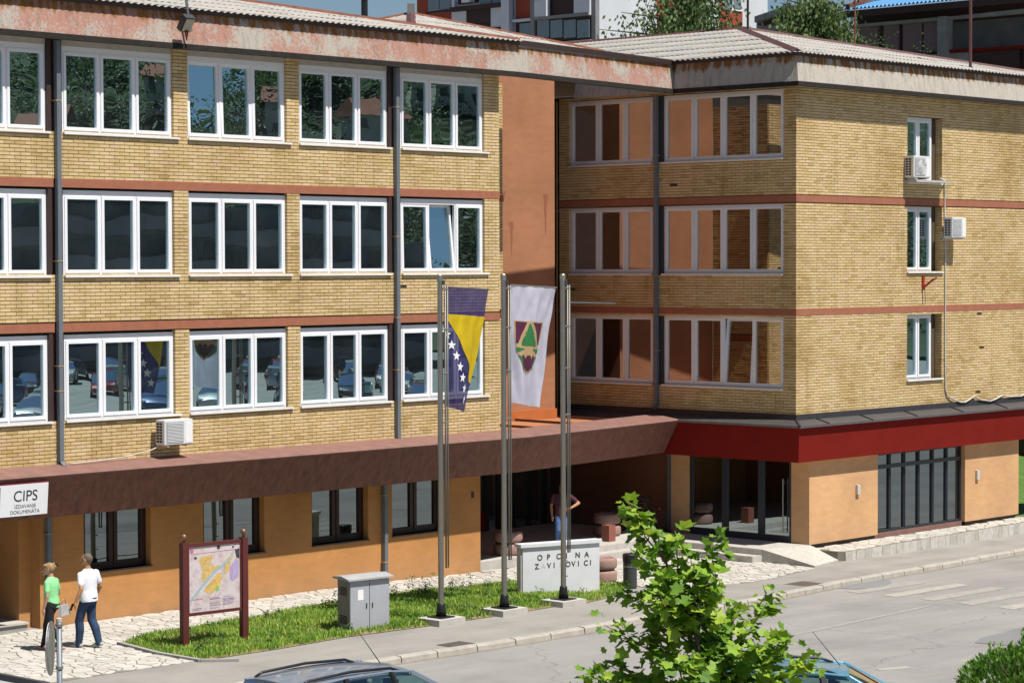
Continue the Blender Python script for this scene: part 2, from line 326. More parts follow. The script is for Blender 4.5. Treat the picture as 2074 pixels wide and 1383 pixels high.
# ================================================================== THE GROUND
XB = [-400, -30, -4, 4, 14, 30, 600]
def strip(name, xs, yfun0, yfun1, dz, mat, kind='structure', mi=None):
    mb = MB(); vs = []; fs = []
    for x in xs: vs += [(x, yfun0(x), zg(x) + dz), (x, yfun1(x), zg(x) + dz)]
    for i in range(len(xs) - 1): fs.append((2 * i, 2 * i + 2, 2 * i + 3, 2 * i + 1))
    mb.add(vs, fs); o = mb.build(name, mat); tag(o, kind=kind); return o
def asphalt_mat(name, col, crack=True, s=1.0):
    m, n, b = mat_new(name); L = n.links
    P = N(n, 'ShaderNodeNewGeometry').outputs['Position']
    n1 = N(n, 'ShaderNodeTexNoise', inp={'Scale': 0.35 * s, 'Detail': 6.0, 'Roughness': 0.6}); L.new(P, n1.inputs['Vector'])
    mp = N(n, 'ShaderNodeMapping'); mp.inputs['Scale'].default_value = (0.25, 1.6, 1); L.new(P, mp.inputs['Vector'])
    n2 = N(n, 'ShaderNodeTexNoise', inp={'Scale': 1.0, 'Detail': 7.0, 'Roughness': 0.7}); L.new(mp.outputs[0], n2.inputs['Vector'])
    nf = N(n, 'ShaderNodeTexNoise', inp={'Scale': 60.0, 'Detail': 3.0}); L.new(P, nf.inputs['Vector'])
    r1 = ramp(n, [(0.3, tuple(c * 0.80 for c in col)), (0.5, col), (0.7, tuple(c * 1.08 for c in col))]); L.new(n1.outputs['Fac'], r1.inputs[0])
    r2 = ramp(n, [(0.3, (0.86, 0.86, 0.87)), (0.65, (1.05, 1.05, 1.04))]); L.new(n2.outputs['Fac'], r2.inputs[0])
    r3 = ramp(n, [(0.3, (0.85, 0.85, 0.85)), (0.7, (1.1, 1.1, 1.1))]); L.new(nf.outputs['Fac'], r3.inputs[0])
    a = N(n, 'ShaderNodeMix', data_type='RGBA', blend_type='MULTIPLY'); a.inputs[0].default_value = 1; L.new(r1.outputs[0], a.inputs[6]); L.new(r2.outputs[0], a.inputs[7])
    c2 = N(n, 'ShaderNodeMix', data_type='RGBA', blend_type='MULTIPLY'); c2.inputs[0].default_value = 0.9; L.new(a.outputs[2], c2.inputs[6]); L.new(r3.outputs[0], c2.inputs[7])
    last = c2.outputs[2]
    if crack:
        wn = N(n, 'ShaderNodeTexNoise', inp={'Scale': 1.3, 'Detail': 4.0}); L.new(P, wn.inputs['Vector'])
        va = N(n, 'ShaderNodeVectorMath', operation='MULTIPLY_ADD'); va.inputs[1].default_value = (0.9, 0.9, 0.9); L.new(wn.outputs['Color'], va.inputs[0]); L.new(P, va.inputs[2])
        vo = N(n, 'ShaderNodeTexVoronoi', feature='DISTANCE_TO_EDGE', inp={'Scale': 0.11}); L.new(va.outputs[0], vo.inputs['Vector'])
        rc = ramp(n, [(0.0, (0.62, 0.62, 0.62)), (0.0016, (0.75, 0.75, 0.75)), (0.0035, (1, 1, 1))]); L.new(vo.outputs['Distance'], rc.inputs[0])
        c3 = N(n, 'ShaderNodeMix', data_type='RGBA', blend_type='MULTIPLY'); c3.inputs[0].default_value = 0.8; L.new(last, c3.inputs[6]); L.new(rc.outputs[0], c3.inputs[7]); last = c3.outputs[2]
    L.new(last, b.inputs['Base Color']); b.inputs['Roughness'].default_value = 0.85
    bp = N(n, 'ShaderNodeBump', inp={'Strength': 0.35, 'Distance': 0.008}); L.new(nf.outputs['Fac'], bp.inputs['Height']); L.new(bp.outputs[0], b.inputs['Normal'])
    MATS[name] = m; return m
asphalt_mat('asphalt', (0.265, 0.255, 0.24)); asphalt_mat('pavement', (0.275, 0.26, 0.235), False, 2.0)
asphalt_mat('asphalt_dark', (0.20, 0.20, 0.20), False); asphalt_mat('ground_far', (0.24, 0.235, 0.22), False)
strip('ground', XB, lambda x: -600, lambda x: 600, -0.13, 'ground_far')
KERB = [(-40, -7.2), (-10.92, -7.5), (-8.41, -7.66), (-5.03, -7.72), (-0.18, -7.37), (4.68, -6.59), (9.4, -6.29), (14.09, -5.96), (30, -4.9)]
def kerb_y(x):
    for (x0, y0), (x1, y1) in zip(KERB, KERB[1:]):
        if x <= x1: return y0 + (y1 - y0) * (x - x0) / (x1 - x0)
    return KERB[-1][1]
xs = sorted(set([-40 + i * 2.0 for i in range(36)] + [-4, 4, 14, 30]))
strip('road', xs, lambda x: -30, lambda x: kerb_y(x) - 0.02, -0.10, 'asphalt')
strip('pavement', xs, lambda x: kerb_y(x) + 0.10, lambda x: 9.0, 0.0, 'pavement')
# kerb of separate stones (starts where the dropped part ends)
kerb = thing('kerb', 'pale worn kerb stones edging the road', 'kerb'); del kerb['category']; del kerb['label']; tag(kerb, kind='structure')
plain('kerb_stone', (0.36, 0.335, 0.29), 0.9, 0.2, 4, bump=0.5, bscale=20)
x = -38; i = 0
while x < 26:
    l = 0.96 + random.uniform(-.06, .1); x1 = x + l
    y0, y1 = kerb_y(x), kerb_y(x1); dz = random.uniform(-.006, .008)
    mb = MB(); g = 0.012
    d = Vector((x1 - x, y1 - y0)).normalized(); nn = Vector((d.y, -d.x))
    A = Vector((x, y0)) + d * g; B = Vector((x1, y1)) - d * g
    prof = [(0.06, -.14), (0.045, -.01 + dz), (0.02, 0.02 + dz), (-.12, 0.024 + dz), (-.13, -.14)]
    vs = [(A.x + nn.x * o, A.y + nn.y * o, zg(A.x) + z) for o, z in prof] + [(B.x + nn.x * o, B.y + nn.y * o, zg(B.x) + z) for o, z in prof]
    k = 5; fs = [(j, (j + 1) % k, k + (j + 1) % k, k + j) for j in range(k)] + [tuple(range(k))[::-1], tuple(range(k, 2 * k))]
    mb.add(vs, fs); fix_normals(mb.build('kerb_stone', 'kerb_stone', kerb)); x = x1
# grit and dry dirt gathered along the kerb
plain('grit', (0.235, 0.195, 0.145), 0.95, 0.35, 9)
mb = MB(); x = -20.0; pv = None
while x < 24:
    w = .06 + .10 * abs(noise.noise(Vector((x * .9, 2, 0)))); cur = ((x, kerb_y(x) - .055, zg(x) - .096), (x, kerb_y(x) - .06 - w, zg(x) - .096))
    if pv: mb.add([pv[1], cur[1], cur[0], pv[0]], [(0, 1, 2, 3)])
    pv = cur; x += .35
tag(mb.build('gutter_grit', 'grit'), kind='structure')
# painted markings, worn thin
def paint_mat(name, col, cover):
    m, n, b = mat_new(name); L = n.links
    P = N(n, 'ShaderNodeNewGeometry').outputs['Position']
    nz = N(n, 'ShaderNodeTexNoise', inp={'Scale': 3.0, 'Detail': 9.0, 'Roughness': 0.75}); L.new(P, nz.inputs['Vector'])
    r = ramp(n, [(cover - .1, (0.265, 0.255, 0.24)), (cover + .1, col)]); L.new(nz.outputs['Fac'], r.inputs[0]); L.new(r.outputs[0], b.inputs['Base Color']); b.inputs['Roughness'].default_value = 0.8
    MATS[name] = m
paint_mat('road_paint', (0.37, 0.35, 0.30), 0.46); paint_mat('road_paint_worn', (0.335, 0.318, 0.28), 0.5)
def ground_poly(name, pts, dz, mat, kind='structure'):
    mb = MB(); mb.add([(x, y, zg(x) + dz) for x, y in pts], [tuple(range(len(pts)))]); o = mb.build(name, mat); fix_up(o); tag(o, kind=kind); return o
def fix_up(o):
    me = o.data
    if len(me.polygons) and me.polygons[0].normal.z < 0: me.flip_normals()
for i, (yc, a, b_) in enumerate([(-7.48, 3.95, 6.7), (-8.44, 4.0, 7.1), (-9.42, 4.05, 7.2), (-10.42, 4.05, 7.2), (-11.45, 4.05, 7.2), (-12.45, 4.05, 7.2), (-13.45, 4.05, 7.2)]):
    ground_poly('zebra_stripe', [(a - .05, yc - .23), (b_, yc - .2), (b_ + .04, yc + .2), (a + .05, yc + .22)], -0.094, 'road_paint' if i in (1, 4) else 'road_paint_worn')
ground_poly('lane_line', [(-3.1, -10.97), (3.2, -10.12), (3.25, -10.0), (-3.05, -10.86)], -0.094, 'road_paint_worn')
ground_poly('lane_line', [(-5.6, -14.7), (-3.3, -15.4), (-3.2, -15.2), (-5.5, -14.5)], -0.094, 'road_paint')
ground_poly('dark_patch', [(4.35, -6.78), (4.55, -7.2), (5.3, -7.35), (6.1, -7.1), (6.75, -6.6), (6.55, -6.5), (5.4, -6.58)], -0.092, 'asphalt_dark')
ground_poly('dark_patch', [(-1.3, -14.0), (-.6, -13.7), (1.5, -13.4), (3.5, -13.6), (3.5, -15.5), (-1, -15.2)], -0.092, 'asphalt_dark')  # darker area of the road surface, lower right
# drain covers
def drain(x0, y0, x1, y1, dz, mat, nb=9):
    t = thing('drain_cover', 'x', 'drain cover', (0, 0, 0)); z = zg((x0 + x1) / 2) + dz
    mb = MB(); mb.box(x0, x1, y0, y1, z, z + .006); mb.build('frame', mat, t)
    mb = MB()
    for i in range(nb):
        yy = y0 + .05 + (y1 - y0 - .1) * i / (nb - 1); mb.box(x0 + .04, x1 - .04, yy - .012, yy + .012, z + .006, z + .014)
    mb.build('grating', 'steel_dull', t); return t
plain('iron_rusty', (0.13, 0.095, 0.085), 0.7, 0.2, 6, metal=0.3)
drain(-9.32, -7.62, -8.68, -7.0, 0.003, 'iron_rusty')['label'] = 'ribbed iron drain cover in the pavement by the silver car'
drain(3.35, -6.5, 4.15, -5.9, 0.003, 'iron_rusty', 5)['label'] = 'square rusty cover in the pavement by the zebra crossing'

# ------------------------------------------------------------------ crazy paving: real stones with open joints
def clip_poly(poly, px, py, nx, ny):
    out = []; n = len(poly)
    for i in range(n):
        a, b = poly[i], poly[(i + 1) % n]; da = (a[0] - px) * nx + (a[1] - py) * ny; db = (b[0] - px) * nx + (b[1] - py) * ny
        if da <= 0: out.append(a)
        if (da < 0 < db) or (db < 0 < da):
            t = da / (da - db); out.append((a[0] + (b[0] - a[0]) * t, a[1] + (b[1] - a[1]) * t))
    return out
def inside(poly, x, y):
    r = False; n = len(poly)
    for i in range(n):
        (x0, y0), (x1, y1) = poly[i], poly[(i + 1) % n]
        if (y0 > y) != (y1 > y) and x < (x1 - x0) * (y - y0) / (y1 - y0) + x0: r = not r
    return r
def voronoi(x0, x1, y0, y1, s, keep):
    nx = int((x1 - x0) / s) + 3; ny = int((y1 - y0) / s) + 3; sd = {}
    for i in range(-2, nx + 1):
        for j in range(-2, ny + 1): sd[i, j] = (x0 + (i + random.uniform(-.05, 1.05)) * s, y0 + (j + random.uniform(-.05, 1.05)) * s)
    cells = []
    for (i, j), (sx, sy) in sd.items():
        if not keep(sx, sy): continue
        poly = [(sx - s * 1.3, sy - s * 1.3), (sx + s * 1.3, sy - s * 1.3), (sx + s * 1.3, sy + s * 1.3), (sx - s * 1.3, sy + s * 1.3)]
        for di in (-2, -1, 0, 1, 2):
            for dj in (-2, -1, 0, 1, 2):
                q = sd.get((i + di, j + dj))
                if q is None or (di == 0 and dj == 0): continue
                mx, my = (sx + q[0]) / 2, (sy + q[1]) / 2; nx_, ny_ = q[0] - sx, q[1] - sy; l = math.hypot(nx_, ny_) or 1e-6
                g = 0.0105 + .004 * random.random()
                poly = clip_poly(poly, mx - nx_ / l * g, my - ny_ / l * g, nx_, ny_)
                if len(poly) < 3: break
            if len(poly) < 3: break
        if len(poly) >= 3: cells.append((poly, (sx, sy)))
    return cells
plain('joint', (0.19, 0.17, 0.135), 0.95, 0.3, 5)
def stone_mat(name, single):
    m, n, b = mat_new(name); L = n.links
    src = N(n, 'ShaderNodeObjectInfo').outputs['Random'] if single else N(n, 'ShaderNodeAttribute', attribute_name='rnd').outputs['Fac']
    r = ramp(n, [(0, (0.42, 0.40, 0.355)), (0.5, (0.49, 0.47, 0.425)), (1, (0.54, 0.52, 0.48))]); L.new(src, r.inputs[0])
    P = N(n, 'ShaderNodeNewGeometry').outputs['Position']
    nz = N(n, 'ShaderNodeTexNoise', inp={'Scale': 9.0, 'Detail': 6.0}); L.new(P, nz.inputs['Vector'])
    r2 = ramp(n, [(0.3, (0.82, 0.8, 0.76)), (0.7, (1.05, 1.05, 1.05))]); L.new(nz.outputs['Fac'], r2.inputs[0])
    mm = N(n, 'ShaderNodeMix', data_type='RGBA', blend_type='MULTIPLY'); mm.inputs[0].default_value = 1; L.new(r.outputs[0], mm.inputs[6]); L.new(r2.outputs[0], mm.inputs[7]); L.new(mm.outputs[2], b.inputs['Base Color'])
    b.inputs['Roughness'].default_value = 0.8; MATS[name] = m
stone_mat('stone_single', True); stone_mat('stone_mass', False)
GRASS = [(-13.3, -2.4), (-13.55, -3.9), (-13.53, -5.05), (-11.7, -5.1), (-9.8, -5.0), (-7.6, -5.2), (-5.8, -5.25), (-3.0, -5.27), (-1.0, -4.75), (0.3, -3.6), (-0.6, -2.6), (-1.3, -1.75), (-2.8, -1.6), (-4.8, -1.3), (-6.4, -1.25), (-9.2, -1.65), (-12.3, -1.96)]
PAVE_L = [(-24, 0.4), (-24, -4.8), (-16.9, -4.9), (-13.66, -5.0), (-13.45, -2.4), (-12.3, -1.86), (-9.2, -1.55), (-6.4, -1.15), (-4.8, -1.2), (-2.8, -1.5), (-1.2, -1.6), (-.5, -2.5), (0.45, -3.55), (0.2, -4.7), (3.0, -5.2), (6.5, -4.6), (6.9, -2.5), (7.0, 0.55), (-0.25, 0.6), (-0.25, 0.44)]
paving = thing('paving', 'x', 'x'); del paving['label']; del paving['category']; tag(paving, kind='structure')
mbj = MB(); xs2 = [-24, -4, 4, 7.0]
for a, b_ in zip(xs2, xs2[1:]):
    pl = clip_poly(clip_poly(PAVE_L, a, 0, -1, 0), b_, 0, 1, 0)
    if len(pl) > 2: mbj.add([(x_, y_, zg(x_) + .004) for x_, y_ in pl], [tuple(range(len(pl)))])
jo = mbj.build('joint_bed', 'joint', paving)
cells = voronoi(-17.5, 7.0, -5.2, 0.6, 0.255, lambda x_, y_: inside(PAVE_L, x_, y_) and x_ > -17.5)
cells = [c for c in cells if all(inside(PAVE_L, *q) for q in c[0]) or True]
def stone_mesh(poly, cx, cy):
    n = len(poly); t = 0.016 + random.uniform(-.003, .004)
    vs = [(x_, y_, zg(x_) + .004) for x_, y_ in poly] + [(cx + (x_ - cx) * .97, cy + (y_ - cy) * .97, zg(x_) + t) for x_, y_ in poly]
    return vs, [tuple(range(n, 2 * n))] + [(i, (i + 1) % n, n + (i + 1) % n, n + i) for i in range(n)]
cells2 = []
for poly, c in cells:
    for i in range(len(PAVE_L)):     # trim to the outline (convex trims only where a stone crosses an edge)
        (ax, ay), (bx, by) = PAVE_L[i], PAVE_L[(i + 1) % len(PAVE_L)]
        ex, ey = bx - ax, by - ay; l = math.hypot(ex, ey); nx_, ny_ = -ey / l, ex / l
        mid = ((c[0] - ax) * ex + (c[1] - ay) * ey) / l
        dist = (c[0] - ax) * nx_ + (c[1] - ay) * ny_
        if abs(dist) < 0.5 and -0.3 < mid < l + .3:
            s_ = 1 if dist < 0 else -1
            poly = clip_poly(poly, ax, ay, nx_ * s_, ny_ * s_)
            if len(poly) < 3: break
    if len(poly) >= 3: cells2.append((poly, c))
def vis_key(c):
    u, v, z = to_px((c[1][0], c[1][1], zg(c[1][0])))
    ok = -20 < u < 2090 and v < 1390
    return -abs(sum(c[0][i][0] * c[0][(i + 1) % len(c[0])][1] - c[0][(i + 1) % len(c[0])][0] * c[0][i][1] for i in range(len(c[0])))) / z ** 2 if ok else 1
cells2.sort(key=vis_key)
for poly, c in cells2[:300]:
    mb = MB(); vs, fs = stone_mesh(poly, *c); mb.add(vs, fs); mb.build('paving_stone', 'stone_single', paving)
mb = MB()
for poly, c in cells2[300:]:
    vs, fs = stone_mesh(poly, *c); mb.add(vs, fs, 0, random.random())
tag(mb.build('paving_stones', 'stone_mass', paving, attr=True), kind='stuff')

# ================================================================== THE BUILDING
bld = thing('office_building', 'three storey yellow brick office building with red bands and rusty grey roof', 'building')
YR, XW = -3.107, 7.731
class Face:
    def __init__(s, O, U, Nn): s.O = Vector(O); s.U = Vector(U); s.N = Vector(Nn)
    def p(s, u, off, z): q = s.O + s.U * u + s.N * off; return (q.x, q.y, z)
    def box(s, mb, u0, u1, o0, o1, z0, z1, mi=0, a=0.0):
        vs = [s.p(u0, o0, z0), s.p(u1, o0, z0), s.p(u1, o1, z0), s.p(u0, o1, z0), s.p(u0, o0, z1), s.p(u1, o0, z1), s.p(u1, o1, z1), s.p(u0, o1, z1)]
        fs = [(0, 3, 2, 1), (4, 5, 6, 7), (0, 1, 5, 4), (1, 2, 6, 5), (2, 3, 7, 6), (3, 0, 4, 7)]
        if (s.U.x * s.N.y - s.U.y * s.N.x) < 0: fs = [tuple(reversed(f)) for f in fs]
        mb.add(vs, fs, mi, a)
FL = Face((0, 0), (1, 0), (0, -1)); FW = Face((XW, 0), (0, 1), (-1, 0)); FR = Face((0, YR), (1, 0), (0, -1)); FE = Face((0, 0), (0, 1), (1, 0))
# u along +Y for FW: u == Y
COURSE, BL = 0.0733, 0.258
bricks = []      # (face id, face, u0,u1,z0,z1)
def solid_rects(u0, u1, z0, z1, holes):
    zs = sorted(set([z0, z1] + [h[2] for h in holes] + [h[3] for h in holes])); zs = [z for z in zs if z0 <= z <= z1]; out = []
    for a, b_ in zip(zs, zs[1:]):
        zc = (a + b_) / 2; cur = u0
        for h in sorted(h for h in holes if h[2] < zc < h[3]):
            if h[0] > cur: out.append((cur, h[0], a, b_))
            cur = max(cur, h[1])
        if cur < u1: out.append((cur, u1, a, b_))
    return out
def brick_wall(fid, face, u0, u1, z0, z1, holes, thick=0.28, inset=0.0):
    mb = MB()
    for a, b_, c, d in solid_rects(u0, u1, z0, z1, holes):
        face.box(mb, a + (.008 if a > u0 else inset), b_ - (.008 if b_ < u1 else 0), -thick, -.02, c, d)
    w = mb.build('wall', 'mortar', bld)
    z = z0; row = 0; span = []
    while z < z1 - 0.01:
        zc = z + COURSE / 2; cur = u0; iv = []
        for h in sorted(h for h in holes if h[2] < zc < h[3]):
            if h[0] > cur + .02: iv.append((cur, h[0]))
            cur = max(cur, h[1])
        if cur < u1: iv.append((cur, u1))
        for a, b_ in iv:
            s = a - (row % 2) * BL / 2
            while s < b_:
                e = s + BL; q0, q1 = max(s, a), min(e, b_)
                if q1 - q0 > .035 and random.random() > .0007:
                    bricks.append((fid, face, q0 + .0045, q1 - .0045, z + .0070, min(z + COURSE - .0065, z1)))
                s = e
        z += COURSE; row += 1
    return w
LFC = [(-15.95, -13.19), (-12.793, -9.974), (-9.579, -6.813), (-6.435, -3.695), (-3.279, -0.522)]
LFR = [(9.991, 11.718), (7.12, 8.838), (4.209, 5.927)]
BANDS = [(8.882, 9.07), (5.984, 6.17)]
Z0L, Z0W, ZT = 3.33, 3.364, 11.86
def grp_holes():
    h = []
    for (b_, t) in LFR:
        t2 = t if t < 11 else ZT
        for g in ((-15.95, -9.974), (-9.579, -6.813), (-6.435, -.522)): h.append((g[0], g[1], b_ - .0, t2 + (.04 if t2 < 11 else 0)))
    return h
hb = [(-99, 99, a, b_) for a, b_ in BANDS]
hL = grp_holes() + [(-17.2, 0, a, b_) for a, b_ in BANDS]
brick_wall('L', FL, -17.2, 0.0, Z0L, ZT, hL)
hE = [(0, 5.2, a, b_) for a, b_ in BANDS]
brick_wall('E', FE, 0.015, 2.0, Z0L, ZT, hE)
FS = Face((0, 2.0), (1, 0), (0, -1)); FE2 = Face((2.28, 0), (0, 1), (1, 0))
brick_wall('S', FS, 0.012, 2.262, Z0L, ZT, [(0, 9, a, b_) for a, b_ in BANDS]); brick_wall('F', FE2, 2.015, 4.0, Z0L, ZT, [(0, 9, a, b_) for a, b_ in BANDS])
WWU = [(1.614, 4.587), (-2.703, 1.264)]; WR = [(10.022, 11.779), (7.061, 8.85), (4.112, 5.95)]
hW = [(YR, 4.95, a, b_) for a, b_ in BANDS] + [(u[0], u[1], r_[0], r_[1]) for u in WWU for r_ in WR]
hW += [(1.264, 1.614, r_[0], r_[1]) for r_ in WR]
brick_wall('W', FW, YR + .002, 4.95, Z0W, ZT, hW, 0.28, .02)
QX = (12.798, 14.50); QR = [(9.50, 11.273), (7.092, 8.85), (4.165, 5.95)]
hR = [(XW, 22, a, b_) for a, b_ in BANDS] + [(QX[0], QX[1], b_, t) for b_, t in QR]
brick_wall('R', FR, XW, 22.0, Z0W, ZT, hR, 0.28, .014)
# individual bricks: the 300 that show largest, the rest joined wall by wall
full = MB(); full.box(-BL / 2 + .0045, BL / 2 - .0045, 0, .11, 0.0, COURSE - .0135)
full_me = full.build('brick', 'brick_single', bld); fm = full_me.data; bpy.data.objects.remove(full_me)
def area(b):
    f, face, a, b_, c, d = b
    if abs((b_ - a) - (BL - .009)) > 1e-4 or f != 'L': return 0
    u, v, z = to_px(face.p((a + b_) / 2, 0, (c + d) / 2))
    return 1000 / z ** 2 if (5 < u < 2070 and 5 < v < 1380) else 0
order = sorted(range(len(bricks)), key=lambda i: -area(bricks[i])); single = set(order[:300])
for i in order[:300]:
    f, face, a, b_, c, d = bricks[i]
    o = bpy.data.objects.new('brick', fm); COL.objects.link(o); o.parent = bld
    q = face.p((a + b_) / 2, random.uniform(-.003, .003), c); o.location = q
for fid in 'LESFWR':
    mb = MB()
    for i, (f, face, a, b_, c, d) in enumerate(bricks):
        if f != fid or i in single: continue
        j = random.uniform(-.003, .003)
        face.box(mb, a, b_, -.11, j, c, d, 0, random.random())
    tag(mb.build('bricks', 'brick_mass', bld, attr=True), kind='stuff')
# painted bands
for face, rng in ((FL, [(-17.2, -13.06), (-12.9, -6.36), (-6.36, -3.56), (-3.44, 0.006)]), (FE, [(0, 2.0)]), (FE2, [(2.0, 4.0)]), (FW, [(YR - .006, 1.38), (1.5, 4.95)]), (FR, [(XW - .006, 22)])):
    for a, b_ in BANDS:
        for u0, u1 in rng:
            mb = MB(); face.box(mb, u0, u1, -.1, .008, a + .004, b_ - .004); mb.build('band', 'band_terracotta', bld)

# ------------------------------------------------------------------ windows
def window(face, u0, u1, z0, z1, n, dep=.07, fm='frame_white', gm='glass_office', top=.10, tilt=None, curt=None, sill=True, warp=0.35, sill_over=(.03, .14), border=.064, of=.05, curt_mat='curtain_grey'):
    mb = MB(); o0, o1 = -dep - .07, -dep
    face.box(mb, u0, u0 + of, o0, o1, z0, z1); face.box(mb, u1 - of, u1, o0, o1, z0, z1)
    face.box(mb, u0 + of, u1 - of, o0, o1, z0, z0 + of); face.box(mb, u0 + of, u1 - of, o0, o1, z1 - top, z1)
    w = (u1 - u0 - 2 * of) / n; mw = .022
    for i in range(1, n): face.box(mb, u0 + of + i * w - mw, u0 + of + i * w + mw, o0, o1 - .004, z0 + of, z1 - top)
    W = mb.build('window', fm, bld)
    for i in range(n):
        a = u0 + of + i * w + (mw if i else 0); b_ = u0 + of + (i + 1) * w - (mw if i < n - 1 else 0); c, d = z0 + of, z1 - top
        tl = math.tan(R((tilt or {}).get(i, 0.0)))
        def q(u, off, z): return face.p(u, off - (z - c) * tl, z)
        mb = MB(); s0, s1 = o0 + .005, o1 + .016
        for (x0, x1, y0, y1) in ((a, a + border, c, d), (b_ - border, b_, c, d), (a + border, b_ - border, c, c + border), (a + border, b_ - border, d - border, d)):
            vs = [q(x0, s0, y0), q(x1, s0, y0), q(x1, s1, y0), q(x0, s1, y0), q(x0, s0, y1), q(x1, s0, y1), q(x1, s1, y1), q(x0, s1, y1)]
            fs = [(0, 3, 2, 1), (4, 5, 6, 7), (0, 1, 5, 4), (1, 2, 6, 5), (2, 3, 7, 6), (3, 0, 4, 7)]
            if (face.U.x * face.N.y - face.U.y * face.N.x) < 0: fs = [tuple(reversed(f)) for f in fs]
            mb.add(vs, fs)
        mb.build('sash', fm, W)
        mb = MB(); e = border - .004
        j = [random.uniform(-warp, warp) * .01 for _ in range(3)]
        vs = [q(a + e, -dep - .03 + j[0], c + e), q(b_ - e, -dep - .03 + j[1], c + e), q(b_ - e, -dep - .03 + j[1] + j[2], d - e), q(a + e, -dep - .03 + j[0] + j[2], d - e)]
        mb.add(vs, [(0, 1, 2, 3) if (face.U.x * face.N.y - face.U.y * face.N.x) < 0 else (3, 2, 1, 0)]); mb.build('pane', gm, W)
        if curt and i in curt:
            mb = MB(); k = 26; vs = []; fs = []
            ca, cb = a + e + curt[i][0] * (b_ - a), a + e + curt[i][1] * (b_ - a)
            for t in range(k + 1):
                u = ca + (cb - ca) * t / k; of_ = -dep - .22 + .025 * math.sin(t * 1.9 + i)
                vs += [face.p(u, of_, c), face.p(u, of_, d + .02)]
            for t in range(k): fs.append((2 * t, 2 * t + 2, 2 * t + 3, 2 * t + 1))
            mb.add(vs, fs); mb.build('curtain', curt_mat, W, smooth=True)
    if sill:
        mb = MB(); face.box(mb, u0 - sill_over[0], u1 + sill_over[1], -dep - .02, .055, z0 - .042, z0 - .002); mb.build('sill', 'sill_white', W)
    return W
full_c = {0: (0, 1), 1: (0, 1), 2: (0, 1)}
for ri, (b_, t) in enumerate(LFR):
    for ci, (u0, u1) in enumerate(LFC):
        tl = {}; cu = None; wm = 0.35; cm = 'curtain_grey'
        if ri == 0 and ci == 2: tl = {0: 2.3, 1: 1.9, 2: 1.0}
        if ri == 1 and ci == 4: tl = {0: 1.0, 1: 6.0}
        if ri == 1 and ci in (1, 2, 3): cu = full_c
        if ri == 2 and ci == 1: cu = {2: (.35, .7)}; cm = 'curtain_beige'
        if ri == 2 and ci == 2: cu = {2: (.72, .95)}; cm = 'curtain_beige'
        window(FL, u0, u1, b_, t, 3, tilt=tl, curt=cu, curt_mat=cm, warp=.45, top=.12, sill_over=(.02, .13 if ci in (1, 2, 4) else .05))
        if ri == 0:
            mb = MB(); FL.box(mb, u0, u1, -.2, -.055, t + .002, ZT); mb.build('shutter_box', 'concrete_light', bld)
for ri, (b_, t) in enumerate(WR):
    window(FW, *WWU[0], b_, t, 3, gm='glass_wing', top=.06, sill_over=(0, 0), warp=.12)
    window(FW, *WWU[1], b_, t, 4, gm='glass_wing', top=.06, sill_over=(0, .02), warp=.12, tilt={1: 4.5} if ri == 2 else None, curt={0: (0, 1), 1: (0, 1), 2: (0, 1), 3: (0, 1)} if ri == 2 else None, curt_mat='curtain_brown')
for ri, (b_, t) in enumerate(QR):
    window(FR, QX[0], 14.18, b_, t, 2, dep=.14, top=.07, sill_over=(.03, .36), curt={0: (0, 1), 1: (0, 1)} if ri == 1 else None)
    mb = MB(); FR.box(mb, 14.18, 14.5, -.26, -.22, b_, t); mb.build('reveal', 'mortar', bld)
    # brick return at the right-hand reveal
    mb = MB(); z = b_
    while z < t - .03:
        FR.box(mb, 14.492, 14.52, -.21, -.105, z + .006, z + COURSE - .006, 0, random.random()); z += COURSE
    tag(mb.build('reveal_bricks', 'brick_mass', bld, attr=True), kind='stuff')
# dark pier panels behind the downpipes, and the wing's pier
for ri, (b_, t) in enumerate(LFR):
    for a, c in ((-13.19, -12.793), (-3.695, -3.279)):
        mb = MB(); FL.box(mb, a + .002, c - .002, -.2, -.05, b_, t + (.04 if ri else .14)); mb.build('pier_panel', 'frame_brown', bld)
        mb = MB(); FL.box(mb, a + .002, a + .10, -.049, -.01, b_, t + (.03 if ri else .14)); mb.build('pier_trim', 'gutter_brown', bld)
for (b_, t) in WR:
    mb = MB(); FW.box(mb, 1.264, 1.614, -.2, -.03, b_, t); mb.build('pier_panel', 'dark_grey', bld)
# inside: dark rooms behind the glass
for face, a, b_ in ((FL, -17.2, -.3), (FW, YR + .3, 4.95), (FR, XW + .3, 22)):
    mb = MB(); face.box(mb, a, b_, -1.7, -1.6, 3.2, ZT)
    for z in (3.6, 6.35, 9.25): face.box(mb, a, b_, -1.6, -.29, z, z + .3)
    mb.build('interior_wall', 'interior_dark', bld)

